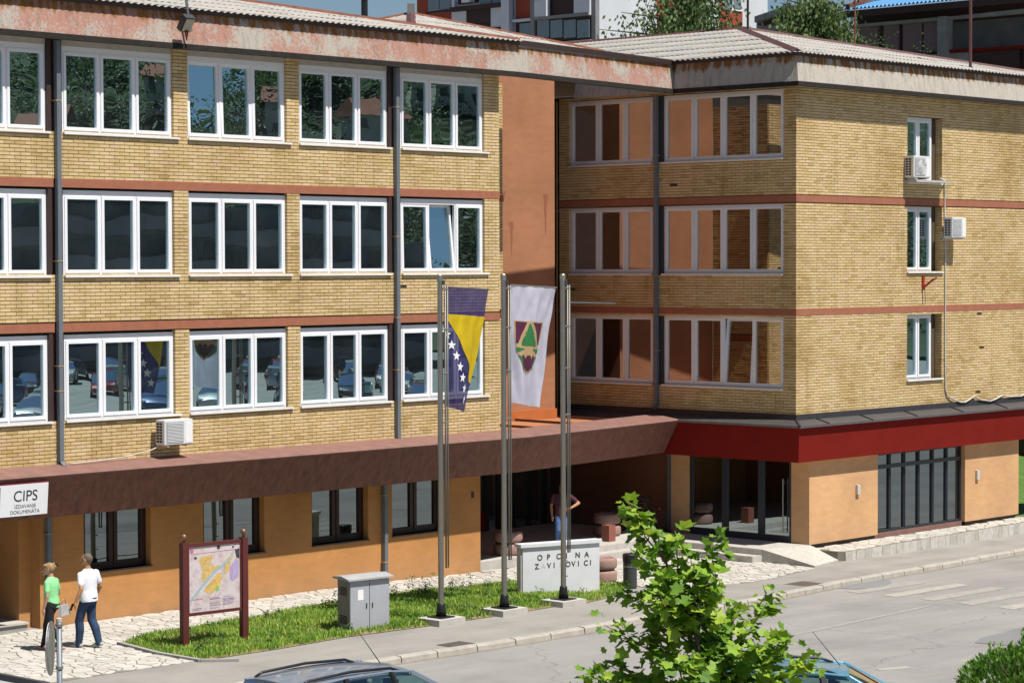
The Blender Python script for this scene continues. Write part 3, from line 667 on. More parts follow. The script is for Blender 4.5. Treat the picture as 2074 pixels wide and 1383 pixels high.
# ------------------------------------------------------------------ court: back wall, side glazing, girder
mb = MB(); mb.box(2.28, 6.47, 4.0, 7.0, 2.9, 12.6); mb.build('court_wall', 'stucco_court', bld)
mb = MB(); mb.box(6.47, XW + .2, 6.5, 6.7, 3.0, 12.4); mb.box(XW, XW + .2, 4.95, 6.5, 3.2, 11.9); mb.build('stair_glazing', 'void_dark', bld)
for z in (4.4, 5.3, 6.0, 8.75, 9.6):
    mb = MB(); mb.box(XW - .03, XW - .001, 4.96, 6.49, z, z + .09); mb.build('glazing_bar', 'dark_grey', bld)
for y_ in (4.98, 5.45):
    mb = MB(); mb.box(XW - .045, XW - .031, y_, y_ + .05, 3.2, 11.8); mb.build('glazing_bar', 'pipe_clip', bld)
mb = MB(); mb.add([(0.36, -.30, 12.28), (7.2, .62, 12.28), (7.2, 1.25, 12.28), (0.36, .95, 12.28), (0.36, -.30, 12.6), (7.2, .62, 12.6), (7.2, 1.25, 12.6), (0.36, .95, 12.6)], [(0, 3, 2, 1), (4, 5, 6, 7), (0, 1, 5, 4), (1, 2, 6, 5), (2, 3, 7, 6), (3, 0, 4, 7)]); mb.build('eave_slab', 'concrete', bld)
# stains with their own shape on the court wall
plain('stain', (0.27, 0.095, 0.05), 0.9, 0.2, 20)
for cx, cz, h in ((4.75, 8.45, .9), (6.1, 9.2, 1.1), (4.45, 9.25, .25)):
    mb = MB(); pts = []
    for k in range(14):
        t = k / 13; pts.append((cx - (.10 * (1 - t) ** 1.5 + .012) * random.uniform(.6, 1.1), cz - h * t))
    for k in range(13, -1, -1):
        t = k / 13; pts.append((cx + (.10 * (1 - t) ** 1.5 + .012) * random.uniform(.5, 1.1), cz - h * t))
    mb.add([(x_, 3.996, z_) for x_, z_ in pts], [tuple(range(len(pts)))]); mb.build('stain', 'stain', bld)

# ------------------------------------------------------------------ roof edge
PATH = [(-17.4, -.43), (0.3, -.43), (7.27, .5), (7.27, -3.5), (22.6, -3.5)]
segs = sweep(PATH, [(0.0, 11.84), (-.13, 12.56), (-.33, 12.56), (-.24, 11.84)])
for sg, mt in zip(segs, ('fascia_pink', 'fascia_pink', 'fascia_grey', 'fascia_grey')): fix_normals(sg.build('fascia', mt, bld))
fix_normals(sweep([(7.27, 4.0), (7.27, .55)], [(0.0, 11.84), (-.13, 12.56), (-.33, 12.56), (-.24, 11.84)])[0].build('fascia', 'fascia_grey', bld))
plain('drip_edge', (0.020, 0.017, 0.014), 0.95, 0.5, 6)
for sg in sweep(PATH, [(.014, 11.79), (.016, 11.90), (-.02, 11.91), (-.2, 11.80)]): fix_normals(sg.build('drip_edge', 'drip_edge', bld))
for sg in sweep(PATH, [(-.06, 12.55), (-.05, 12.67), (-.10, 12.68), (-.17, 12.56)]): fix_normals(sg.build('gutter', 'gutter_brown', bld))
mb = MB(); mb.box(-17.4, .3, -.30, .02, 11.86, 11.885); mb.build('soffit', 'soffit', bld)
mb = MB(); mb.box(7.45, 22.6, -3.4, -3.09, 11.87, 11.895); mb.box(7.45, 7.75, -3.4, 4.9, 11.866, 11.892); mb.build('soffit', 'soffit', bld)

# corrugated sheets, row by row, each sheet a part
def roof_slope(E0, U, V, length, pitch, kL, kR, depth, sw=1.1, rl=1.3, lam=.177, amp=.016):
    """E0 eave start, U unit along the eave, V unit uphill (plan); hip sides take kL, kR metres per metre of rise in plan"""
    E0, U, V = Vector(E0), Vector(U), Vector(V); Nn = Vector((-V.x * pitch, -V.y * pitch, 1)).normalized()
    def P(u, v, h): return E0 + U * u + V * v + Vector((0, 0, v * pitch)) + Nn * h
    v = 0.0; row = 0
    while v < depth - .05:
        v1 = min(v + rl, depth); u = -(row % 2) * sw / 2; umin, umax = 0 + kL * v, length - kR * v
        while u < umax:
            a, b_ = max(u, umin), min(u + sw, umax)
            if b_ - a > .05:
                k = max(2, int((b_ - a) / (lam / 6))); vs = []; fs = []
                jz = random.uniform(-.004, .006)
                for t in range(k + 1):
                    uu = a + (b_ - a) * t / k; h = amp * math.sin(2 * math.pi * uu / lam)
                    lo, hi = v - .10, v1
                    if kL > 0 and uu - kL * hi < 0: hi = max(v - .1, uu / kL)
                    if kR > 0 and length - uu - kR * hi < 0: hi = min(hi, max(v - .1, (length - uu) / kR))
                    vs += [tuple(P(uu, lo, h + .032 + jz)), tuple(P(uu, hi, h + .012 + jz)), tuple(P(uu, lo, h + .024 + jz))]
                for t in range(k): fs += [(3 * t, 3 * t + 3, 3 * t + 4, 3 * t + 1), (3 * t + 2, 3 * t + 5, 3 * t + 3, 3 * t)]
                mb = MB(); mb.add(vs, fs); mb.build('roof_sheet', 'roof_sheet', bld, smooth=True)
            u += sw
        v = v1; row += 1
def cap(name, a, b_, w, mat):
    a, b_ = Vector(a), Vector(b_); mb = MB(); d = (b_ - a).normalized(); x = d.cross(Vector((0, 0, 1))).normalized(); z = x.cross(d)
    vs = [a - x * w - z * .04, a + z * .04, a + x * w - z * .04, b_ - x * w - z * .04, b_ + z * .04, b_ + x * w - z * .04]
    mb.add([tuple(v) for v in vs], [(0, 1, 4, 3), (1, 2, 5, 4), (0, 3, 5, 2), (0, 2, 1), (3, 4, 5)]); return fix_normals(mb.build(name, mat, bld))
PI_ = .20
roof_slope((-17.4, -.36, 12.63), (1, 0, 0), (0, 1, 0), 17.75, PI_, 0, 1, 6.4)
cap('ridge_cap', (.35, -.36, 12.68), (-6.05, 6.04, 12.68 + 6.4 * PI_), .10, 'ridge_rust')
mb = MB(); mb.add([(-17.4, 6.04, 13.9), (-6.05, 6.04, 13.9), (.35, -.36, 12.6), (.35, 12.4, 12.6), (-17.4, 12.4, 12.6)], [(1, 2, 3), (0, 1, 3, 4)]); mb.build('roof_back', 'roof_sheet', bld)
D = 7.5; PR = .213
roof_slope((7.34, 16.5, 12.63), (0, -1, 0), (1, 0, 0), 19.93, PR, 0, 1, D)
roof_slope((7.34, -3.43, 12.63), (1, 0, 0), (0, 1, 0), 15.2, PR, 1, 1, D)
AX = (7.34 + D, -3.43 + D, 12.66 + D * PR)
cap('hip_cap', (7.34, -3.43, 12.69), (AX[0], AX[1], AX[2] + .03), .13, 'ridge_brown'); cap('hip_cap', (22.54, -3.43, 12.68), (AX[0] + .1, AX[1], AX[2] + .03), .11, 'ridge_brown'); cap('ridge_cap', AX, (AX[0], 16.5, AX[2] + .02), .11, 'ridge_brown')
mb = MB(); mb.add([AX, (22.54, -3.43, 12.6), (22.54, 16.5, 12.6), (AX[0], 16.5, AX[2])], [(0, 1, 2, 3)]); mb.build('roof_back', 'roof_sheet', bld)
# roof of the stair block behind the court
AP = (7.4, 10.4, 14.58)
roof_slope((2.1, 5.1, 13.1), (1, 0, 0), (0, 1, 0), 10.6, .28, 1, 1, 5.29)
roof_slope((2.1, 15.7, 13.1), (0, -1, 0), (1, 0, 0), 10.6, .28, 1, 1, 5.29)
cap('hip_cap', (12.7, 5.1, 13.15), (AP[0], AP[1], AP[2] + .04), .10, 'ridge_rust'); cap('hip_cap', (2.1, 5.1, 13.15), (AP[0], AP[1], AP[2] + .04), .14, 'ridge_brown'); cap('hip_cap', (2.1, 15.7, 13.15), (AP[0], AP[1], AP[2] + .04), .08, 'ridge_rust')
mb = MB(); mb.add([AP, (2.1, 15.7, 13.1), (12.7, 15.7, 13.1), (12.7, 5.1, 13.1)], [(0, 2, 1), (0, 3, 2)]); mb.build('roof_back', 'roof_sheet', bld)
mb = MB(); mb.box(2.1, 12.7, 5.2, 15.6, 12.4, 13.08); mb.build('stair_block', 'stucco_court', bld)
mb = MB(); mb.bar((7.3, 10.3, 14.5), (7.4, 10.4, 14.85), .22, .2); mb.build('vent_cap', 'flashing', bld)
mb = MB(); mb.tube([(2.75, 7.5, 13.6), (2.75, 7.5, 14.42)], .09, 10); mb.tube([(2.75, 7.5, 14.42), (2.75, 7.5, 14.48)], .03, 6); mb.tube([(2.75, 7.5, 14.48), (2.75, 7.5, 14.53)], .14, 10); mb.build('flue_pipe', 'black', bld)

# ------------------------------------------------------------------ brown canopy over the ground floor
CP = [(-17.4, -.75), (0.3, -.75), (7.33, .40)]
segs = sweep(CP, [(-.74, 3.345), (-.03, 3.235), (0.0, 3.20), (-.035, 3.145), (-.035, 3.14), (-.74, 3.0)])
for sg in segs: fix_normals(sg.build('canopy_ledge', 'canopy_top', bld))
segs = sweep(CP, [(-.02, 3.16), (-.45, 2.33), (-.50, 2.33), (-.74, 3.10)])
for sg in segs: fix_normals(sg.build('canopy_face', 'canopy_brown', bld))
segs = sweep(CP, [(-.48, 2.345), (-.48, 2.42), (-1.25, 2.42), (-1.25, 2.345)])
for sg in segs: fix_normals(sg.build('canopy_soffit', 'soffit', bld))
# rusty lean-to sheets in the court
mb = MB(); mb.add([(0.02, -.1, 3.16), (7.3, .85, 3.14), (7.3, 6.4, 3.16), (0.02, 6.4, 3.16), (0.02, -.1, 2.95), (7.3, .85, 2.95), (7.3, 6.4, 2.95), (0.02, 6.4, 2.95)], [(0, 1, 2, 3), (7, 6, 5, 4), (0, 4, 5, 1)]); mb.build('court_roof', 'rust_sheet', bld)
for i in range(4):
    x_ = 1.2 + i * 1.8; mb = MB(); mb.bar((x_, 3.95, 3.19), (x_ - .15, .3 + .13 * x_, 3.18), .05, .07); mb.build('roof_rib', 'ridge_brown', bld)
mb = MB(); mb.box(2.3, 6.46, 3.92, 3.994, 3.16, 3.42); mb.build('upstand', 'rust_orange', bld)

plain('curtain_dim', (0.13, 0.135, 0.135), 0.9, 0.1, 4)
# ------------------------------------------------------------------ ground floor, left front
FG = Face((0, .45), (1, 0), (0, -1)); GW = [(-12.04, -10.30), (-8.87, -7.13), (-5.72, -3.97), (-3.2, -1.50)]
mb = MB()
for a, b_, c, d in solid_rects(-13.14, -.23, -.2, 3.1, [(a_, b__, 1.03, 2.62) for a_, b__ in GW]): FG.box(mb, a, b_, -.30, 0, c, d)
mb.build('ground_floor_wall', 'stucco_orange', bld)
mb = MB(); mb.box(-.24, .1, .76, 5.2, -.2, 3.0); mb.build('ground_floor_return', 'stucco_orange', bld)
for a, b_ in GW:
    window(FG, a, b_, 1.03, 2.62, 2, dep=.17, fm='frame_brown', gm='glass_shop', top=.10, sill=False, border=.09, of=.06, curt={0: (.0, 1), 1: (0, 1)}, warp=.15, curt_mat='curtain_dim')
    mb = MB(); FG.box(mb, a - .01, b_ + .02, -.17, .035, 1.0, 1.03); mb.build('sill', 'flashing', bld)
mb = MB(); FG.box(mb, -13.0, -.3, -1.8, -1.7, 0, 3.1); mb.build('interior_wall', 'interior_dark', bld)
mb = MB(); FG.box(mb, -.55, -.45, -.02, .004, 1.72, 1.88); mb.build('wall_niche', 'frame_brown', bld)
# recess with a step at the far left
mb = MB(); mb.box(-13.44, -13.14, .75, 2.2, -.2, 3.0); mb.box(-17.2, -13.44, 2.0, 2.2, -.2, 3.0); mb.build('recess_wall', 'stucco_orange', bld)
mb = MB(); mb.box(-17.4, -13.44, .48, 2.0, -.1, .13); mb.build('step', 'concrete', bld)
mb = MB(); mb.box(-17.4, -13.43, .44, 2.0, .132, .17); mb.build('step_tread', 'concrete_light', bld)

# ------------------------------------------------------------------ downpipes
def downpipe(face, u, off, zt, zb, kick, clips, w=.10):
    mb = MB(); face.box(mb, u - w / 2, u + w / 2, off, off + w, zb, zt); p_ = mb.build('downpipe', 'pipe_grey', bld)
    if kick:
        mb = MB(); a = Vector(face.p(u, off + w / 2, zb + .02)); b_ = Vector(face.p(u, off + w / 2 + .12, zb - .07)); mb.bar(a, b_, w, w * .9); mb.build('shoe', 'pipe_grey', p_)
    for z in clips:
        mb = MB(); face.box(mb, u - w / 2 - .03, u + w / 2 + .012, off - .06, off + w + .008, z, z + .022); mb.build('clip', 'pipe_clip', p_)
    return p_
downpipe(FL, -12.98, .01, 11.80, 3.36, True, (10.6, 7.4, 5.3, 4.8)); downpipe(FL, -3.5, .01, 11.80, 3.31, False, (10.9, 7.95, 4.9, 6.1))
downpipe(FW, 1.44, .01, 11.80, 3.55, True, (10.2, 7.0, 5.0))
downpipe(FG, -12.97, .02, 2.4, .02, False, (1.9, .5)); downpipe(FG, -3.5, .02, 2.4, .02, False, (2.0, .45))

# ------------------------------------------------------------------ right wing: flashing, red fascia, ground floor
RP = [(XW, 4.95), (XW, YR), (22.2, YR)]
for sg in sweep(RP, [(-.02, 3.27), (.006, 3.47), (.03, 3.47), (.06, 3.27)]): fix_normals(sg.build('flashing_upstand', 'flashing_dark', bld))
for sg in sweep(RP, [(.02, 3.335), (.44, 3.215), (.46, 3.16), (.42, 3.165), (.41, 3.195), (.02, 3.30)]): fix_normals(sg.build('flashing', 'flashing', bld))
for sg in sweep(RP, [(.38, 3.20), (.27, 2.27), (.21, 2.27), (.18, 3.20)]): fix_normals(sg.build('red_fascia', 'red_fascia', bld))
for sg in sweep(RP, [(.262, 2.285), (.262, 2.34), (-.75, 2.34), (-.75, 2.285)]): fix_normals(sg.build('fascia_soffit', 'stucco_peach', bld))
for x_ in (8.55, 10.5, 12.6, 14.9, 17.2, 19.5):
    a = Vector((x_, YR - .03, 3.345)); b_ = Vector((x_ + .02, YR - .45, 3.22)); mb = MB(); mb.bar(a, b_, .03, .03); mb.build('seam', 'flashing_dark', bld)
mb = MB(); mb.bar((XW - .03, YR - .03, 3.345), (XW - .45, YR - .45, 3.22), .05, .04); mb.build('seam', 'flashing_dark', bld)
YG = -3.15; FG2 = Face((0, YG), (1, 0), (0, -1)); GX = (11.35, 15.65)
for a, b_ in ((8.25, 11.35), (15.65, 18.5)):
    mb = MB(); FG2.box(mb, a, b_, -.35, 0, .10, 2.29); mb.build('ground_floor_wall', 'stucco_peach', bld)
    mb = MB(); FG2.box(mb, a + .1, b_ - .06, -.35, -.07, -.3, .10); mb.build('plinth', 'frame_brown', bld)
mb = MB(); FG2.box(mb, GX[0], GX[1], -.35, -.10, -.3, .12); mb.build('plinth', 'canopy_top', bld)
W = window(FG2, GX[0], GX[1], .12, 2.285, 6, dep=.13, fm='frame_anthracite', gm='glass_shop', top=.07, sill=False, border=.02, of=.05, warp=.12)
mb = MB(); FG2.box(mb, GX[0] + .05, GX[1] - .05, -.20, -.112, 1.83, 1.93); mb.build('transom', 'frame_anthracite', W)
mb = MB(); FG2.box(mb, GX[0], GX[1], -2.3, -2.2, 0, 2.3); mb.build('interior_wall', 'interior_dark', bld)
mb = MB(); mb.box(18.2, 18.5, YG + .35, 8, -.3, 2.29); mb.build('ground_floor_return', 'stucco_peach', bld)
for x_ in (10.39, 16.25):
    mb = MB(); FG2.box(mb, x_ - .07, x_ + .07, .001, .07, 1.25, 1.5); mb.build('wall_lamp', 'cable_white', bld)
# side with the glass doors (faces the court)
XD = 8.3; FD = Face((XD, 0), (0, 1), (-1, 0))
mb = MB(); FD.box(mb, -2.80, -2.58, -.3, .05, .1, 2.29); mb.build('ground_floor_wall', 'stucco_peach', bld)
mb = MB(); FD.box(mb, .80, 1.43, -.3, .02, -.3, 2.29); mb.build('ground_floor_wall', 'stucco_peach', bld)
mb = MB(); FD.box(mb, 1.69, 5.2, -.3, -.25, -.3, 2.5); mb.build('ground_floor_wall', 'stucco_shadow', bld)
downpipe(FD, 1.56, -.2, 2.4, .1, False, (), .14)
def door(u0, u1, z0, z1, handle=None):
    mb = MB(); b = .10
    for (x0, x1, y0, y1) in ((u0, u0 + b, z0, z1), (u1 - b, u1, z0, z1), (u0 + b, u1 - b, z0, z0 + .16), (u0 + b, u1 - b, z1 - b, z1)): FD.box(mb, x0, x1, -.06, 0, y0, y1)
    dd = mb.build('door', 'frame_anthracite', bld)
    mb = MB(); mb.add([FD.p(u0 + b, -.03, z0 + .16), FD.p(u1 - b, -.03, z0 + .16), FD.p(u1 - b, -.03, z1 - b), FD.p(u0 + b, -.03, z1 - b)], [(0, 1, 2, 3)]); mb.build('pane', 'glass_shop', dd)
    if handle:
        mb = MB(); mb.tube([FD.p(handle, .07, .35), FD.p(handle, .07, 1.75)], .018, 8)
        for z in (.45, 1.65): mb.tube([FD.p(handle, 0, z), FD.p(handle, .07, z)], .012, 6)
        mb.build('handle', 'steel', dd)
door(-2.58, -1.57, .10, 2.29, -2.33); door(-1.57, -.38, .10, 2.29); door(-.38, .80, .10, 2.29)
mb = MB(); mb.box(XD + 2.5, XD + 2.6, -2.9, 5.2, -.3, 2.5); mb.box(XD, XD + 2.5, -2.9, 5, -.05, .08); mb.build('interior_wall', 'interior_dark', bld)
# entrance lobby in the court
plain('lobby_pale', (0.50, 0.50, 0.49), .9, .1, 3)
FB = Face((0, 5.2), (1, 0), (0, -1))
mb = MB(); FB.box(mb, 4.4, 5.0, -.1, 0, .12, .62); mb.build('red_base', 'red_fascia', bld)
xs3 = [4.4, 5.05, 5.55, 6.1, 6.75, 7.4, 8.3]
for i in range(6):
    a, b_ = xs3[i], xs3[i + 1]; mb = MB()
    FB.box(mb, a, a + .07, -.1, .0, .12, 3.0); FB.box(mb, b_ - .07, b_, -.1, 0, .12, 3.0); FB.box(mb, a + .07, b_ - .07, -.1, 0, 2.0, 2.12); fr = mb.build('lobby_frame', 'black', bld)
    mb = MB(); z0 = .62 if i == 0 else .14; mb.add([FB.p(a + .07, -.05, z0), FB.p(b_ - .07, -.05, z0), FB.p(b_ - .07, -.05, 3), FB.p(a + .07, -.05, 3)], [(0, 1, 2, 3)]); mb.build('pane', 'glass_lobby', fr)
    if i in (1, 3): mb = MB(); FB.box(mb, a + .14, b_ - .14, -.12, -.11, 1.2 - .2 * i + .6, 2.3 - .1 * i); mb.build('notice', 'far_grey' if 'far_grey' in MATS else plain('far_grey', (0.22, 0.22, 0.22), .9, .2, 1), fr)  # pale panels added behind two panes to brighten the dark lobby glass
mb = MB(); FB.box(mb, 0.1, 10.8, -2.6, -2.5, 0, 3.0); FB.box(mb, 8.3, 8.6, -2.5, 0.01, -.3, 3.0); mb.build('interior_wall', 'interior_dark', bld)
for x_, w in ((4.5, .35), (5.25, .16), (5.75, .2), (6.35, .30), (7.05, .22), (7.6, .5)):
    mb = MB(); FB.box(mb, x_, x_ + w, -.45, -.42, .15, 3.0); mb.build('lobby_strip', 'lobby_pale', bld)  # pale upright strips standing behind the lobby glass
mb = MB(); mb.box(0.1, 4.4, 5.2, 5.4, -.2, 3.0); mb.build('ground_floor_wall', 'stucco_orange', bld)
mb = MB(); mb.prism([(-.22, .62), (7.0, .58), (8.0, .9), (8.0, 5.2), (-.22, 5.2)], -.4, .12); mb.build('entrance_platform', 'concrete_light', bld)
mb = MB(); mb.prism([(1.5, .27), (6.25, .20), (6.25, .58), (1.5, .61)], -.4, -.03); mb.build('step', 'concrete_light', bld)
# platform, steps and ramp at the glass doors
mb = MB(); mb.prism([(6.67, -2.82), (8.3, -3.08), (8.3, .9), (7.0, .9), (6.67, .55)], -.45, .10); mb.build('door_platform', 'concrete_light', bld)
mb = MB(); mb.prism([(6.3, -2.80), (6.665, -2.825), (6.665, .5), (6.3, .5)], -.45, -.05); mb.build('step', 'concrete_light', bld)
for i in range(9):
    for xx, z0, z1 in ((6.668, -.04, .09), (6.298, -.2, -.06)):
        y0 = -2.78 + i * .36; mb = MB(); mb.box(xx - .012, xx, y0 + .01, y0 + .35, z0, z1); mb.build('riser_tile', 'stone_single', bld)
mb = MB(); mb.add([(6.67, -2.83, .10), (8.3, -3.1, .10), (8.55, -3.95, -.22), (6.75, -4.4, -.20), (6.67, -2.83, -.4), (8.3, -3.1, -.4), (8.55, -3.95, -.4), (6.75, -4.4, -.4)], [(3, 2, 1, 0), (4, 5, 6, 7), (0, 4, 7, 3), (1, 2, 6, 5), (2, 3, 7, 6)]); fix_normals(mb.build('ramp', 'stone_single', bld))
# terrace with white stone riser along the right front
TE = [(8.45, -4.12), (19.5, -3.80)]
terr = thing('terrace', 'x', 'x'); del terr['label']; del terr['category']; tag(terr, kind='structure')
mb = MB(); mb.prism([(8.3, -4.0), TE[0], TE[1], (19.5, -3.0), (8.3, -3.0)][::1], -.5, -.015); fix_normals(mb.build('joint_bed', 'joint', terr))
d = (Vector(TE[1]) - Vector(TE[0])); L_ = d.length; d.normalize(); nn = Vector((d.y, -d.x)); s_ = 0.0
while s_ < L_ - .1:
    w = random.uniform(.17, .42); e_ = min(s_ + w, L_); A = Vector(TE[0]) + d * (s_ + .008); B = Vector(TE[0]) + d * (e_ - .008); t1, t2 = random.uniform(-.02, .03), random.uniform(-.02, .03)
    mb = MB(); q = [A, B, B + nn * .02, A + nn * .02]; zb = zg(A.x) - .02
    mb.add([(A.x, A.y, zb), (B.x, B.y, zb), (q[2].x, q[2].y, zb), (q[3].x, q[3].y, zb), (A.x, A.y, -.03), (B.x, B.y, -.03), (q[2].x + d.x * t1, q[2].y, -.03), (q[3].x + d.x * t2, q[3].y, -.03)], [(0, 1, 2, 3), (4, 7, 6, 5), (0, 4, 5, 1), (1, 5, 6, 2), (2, 6, 7, 3), (3, 7, 4, 0)])
    fix_normals(mb.build('riser_stone', 'stone_single', terr)); s_ = e_
TP = [(8.3, -4.0), (8.45, -4.12), (19.5, -3.80), (19.5, -3.12), (8.3, -3.12)]
mb = MB()
for poly, c in voronoi(8.3, 19.5, -4.2, -3.1, .30, lambda x_, y_: inside(TP, x_, y_)):
    for i in range(5):
        (ax, ay), (bx, by) = TP[i], TP[(i + 1) % 5]; ex, ey = bx - ax, by - ay; l = math.hypot(ex, ey); poly = clip_poly(poly, ax, ay, ey / l, -ex / l)
        if len(poly) < 3: break
    if len(poly) < 3: continue
    n_ = len(poly); mb.add([(x_, y_, -.015) for x_, y_ in poly] + [(c[0] + (x_ - c[0]) * .97, c[1] + (y_ - c[1]) * .97, .002) for x_, y_ in poly], [tuple(range(n_, 2 * n_))] + [(i, (i + 1) % n_, n_ + (i + 1) % n_, n_ + i) for i in range(n_)], 0, random.random())
tag(mb.build('paving_stones', 'stone_mass', terr, attr=True), kind='stuff')
# ================================================================== THINGS FIXED TO THE BUILDING
def text_mesh(s, size, mat, parent, M, extrude=.004, name='letter', font_bold=0.0, space=1.0, shear=0):
    cu = bpy.data.curves.new('txt', 'FONT'); cu.body = s; cu.size = size; cu.extrude = extrude; cu.offset = font_bold; cu.align_x = 'LEFT'; cu.space_character = space
    ob = bpy.data.objects.new('txt', cu); COL.objects.link(ob)
    dg = bpy.context.evaluated_depsgraph_get(); me = bpy.data.meshes.new_from_object(ob.evaluated_get(dg)); bpy.data.objects.remove(ob); bpy.data.curves.remove(cu)
    me.materials.clear(); me.materials.append(MATS[mat]); me.name = name
    o = bpy.data.objects.new(name, me); COL.objects.link(o); o.parent = parent; o.matrix_local = M
    xs_ = [v.co.x for v in me.vertices] or [0]
    return o, max(xs_) - min(xs_), min(xs_)
def aircon(face, u0, u1, z0, z1, off0, off1, label, fan=False):
    t = thing('air_conditioner', label, 'air conditioner', face.p((u0 + u1) / 2, off0, z0), 0, 'air conditioning units on the brick walls'); t.location = (0, 0, 0)
    mb = MB(); face.box(mb, u0, u1, off0, off1, z0, z1); bd = mb.build('casing', 'ac_white', t)
    bm = bmesh.new(); bm.from_mesh(bd.data); bmesh.ops.bevel(bm, geom=bm.edges[:], offset=.014, segments=2, affect='EDGES'); bm.to_mesh(bd.data); bm.free()
    w = u1 - u0; h = z1 - z0
    g0, g1 = u0 + .06 * w, u0 + .66 * w
    mb = MB(); face.box(mb, g0, g1, off1 - .004, off1 + .006, z0 + .08 * h, z1 - .08 * h); gr = mb.build('fan_grille', 'ac_grille', t)
    for i in range(14):
        z = z0 + .1 * h + i * (.8 * h) / 14; mb = MB(); face.box(mb, g0 + .02, g1 - .02, off1 + .006, off1 + .014, z, z + .012); mb.build('slat', 'ac_white', gr)
    mb = MB()
    for c in (0, 1):
        for r_ in range(7):
            a = off0 + .035 + c * .10; z = z0 + .10 * h + r_ * (.82 * h) / 7
            face.box(mb, u0 - .004, u0 + .002, a, a + .08, z, z + .082 * h)
    mb.build('side_vents', 'black', t)
    mb = MB(); face.box(mb, u0 + .72 * w, u1 - .03 * w, off1 - .002, off1 + .005, z0 + .06 * h, z1 - .12 * h); mb.build('cover_panel', 'white_paint', t)
    for f_ in (.14, .82):
        mb = MB(); u = u0 + f_ * w; face.box(mb, u - .02, u + .02, 0.0, off1 - .02, z0 - .04, z0 - .001); face.box(mb, u - .02, u + .02, 0, .03, z0 - .04, z0 + .3 * h); mb.build('bracket', 'cable_white', t)
    if fan:
        mb = MB(); c = Vector(face.p(u0 + .48 * w, off1 + .016, (z0 + z1) / 2)); nn = Vector((face.N.x, face.N.y, 0)); uu = Vector((face.U.x, face.U.y, 0)); zz = Vector((0, 0, 1))
        for rr in [.05 + .022 * k for k in range(8)]:
            mb.tube([c + (uu * math.cos(a) + zz * math.sin(a)) * rr for a in [2 * math.pi * k / 24 for k in range(25)]], .005, 5)
        for k in range(8):
            a = 2 * math.pi * k / 8; mb.tube([c, c + (uu * math.cos(a) + zz * math.sin(a)) * .21], .006, 5)
        mb.build('fan_guard', 'ac_white', t)
    return t
aircon(FL, -10.62, -9.86, 3.60, 4.12, .13, .43, 'white air conditioner on the left brick front just above the brown canopy')
aircon(FR, 12.62, 13.45, 9.62, 10.20, .02, .32, 'air conditioner with round fan guard standing in the top right window', fan=True)
aircon(FR, 14.40, 15.10, 8.01, 8.57, .12, .40, 'small air conditioner on a bracket right of the middle right window')
mb = MB(); FR.box(mb, 12.7, 14.4, -.05, .36, 9.50, 9.56); tag(mb.build('unit_shelf', 'concrete_light'), 'concrete shelf under the air conditioner in the top right window', 'shelf')
# cables
mb = MB(); mb.tube([FR.p(13.9, .33, 9.62), FR.p(14.2, .30, 9.56), FR.p(14.58, .03, 9.52), FR.p(14.60, .025, 8.9), FR.p(14.64, .025, 7.5), FR.p(14.64, .025, 5.0), FR.p(14.66, .025, 3.85), FR.p(14.75, .03, 3.66), FR.p(15.0, .05, 3.56), FR.p(15.35, .07, 3.46), FR.p(15.6, .07, 3.445), FR.p(15.85, .07, 3.52), FR.p(16.1, .05, 3.6), FR.p(16.4, .07, 3.48), FR.p(16.9, .08, 3.42), FR.p(17.2, .07, 3.46), FR.p(17.6, .05, 3.56), FR.p(18.0, .06, 3.5), FR.p(18.6, .06, 3.49), FR.p(19.0, .05, 3.58), FR.p(19.6, .06, 3.48), FR.p(21.0, .06, 3.55)], .022, 7)
tag(mb.build('cable', 'cable_white', smooth=True), 'pale cable running down the right brick front and sagging along the red fascia', 'cable')
mb = MB(); mb.tube([FL.p(-10.5, .2, 3.60), FL.p(-10.75, .15, 3.50), FL.p(-11.3, .12, 3.41), FL.p(-11.9, .14, 3.37), FL.p(-12.5, .18, 3.355), FL.p(-12.85, .2, 3.35)], .013, 6)
tag(mb.build('cable', 'cable_white', smooth=True), 'thin pale cable lying on the canopy below the left air conditioner', 'cable')
br = thing('wall_bracket', 'empty red metal bracket below the middle right window', 'bracket')
mb = MB(); FR.box(mb, 13.50, 13.58, .002, .05, 6.60, 6.95); mb.build('upright', 'bracket_red', br)
mb = MB(); mb.bar(FR.p(13.54, .04, 6.66), FR.p(13.60, .34, 6.90), .05, .05); mb.build('arm', 'bracket_red', br); mb = MB(); mb.bar(FR.p(13.66, .03, 6.72), FR.p(13.72, .34, 6.92), .04, .04); mb.build('arm', 'bracket_red', br)
# sign on the canopy
sg = thing('sign', 'white sign reading CIPS IZDAVANJE DOKUMENATA on the brown canopy', 'sign')
plain('sign_white', (0.70, 0.71, 0.73), 0.35, 0.02); plain('sign_ink', (0.02, 0.025, 0.04), 0.5, 0.1); plain('sign_red', (0.16, 0.012, 0.02), 0.5, 0.1)
th = R(20); sx, ssz = Vector((1, 0, 0)), Vector((0, -math.sin(th), math.cos(th))) * 1; sn = Vector((0, -math.cos(th), -math.sin(th)))
S0 = Vector((-17.0, -.72, 2.47)); 
ssz = Vector((0, -math.sin(R(5)), math.cos(R(5)))); sn = Vector((0, -math.cos(R(5)), -math.sin(R(5))))
W_, H_ = 3.17, .62
mb = MB(); mb.obox(S0 + sx * (W_ / 2 - .015) + ssz * (H_ / 2), sx, sn, ssz, W_ / 2 + .02, .02, H_ / 2 + .02); mb.build('frame', 'sign_red', sg)
mb = MB(); mb.obox(S0 + sx * W_ / 2 + ssz * (H_ / 2) + sn * .012, sx, sn, ssz, W_ / 2, .016, H_ / 2); mb.build('panel', 'sign_white', sg)
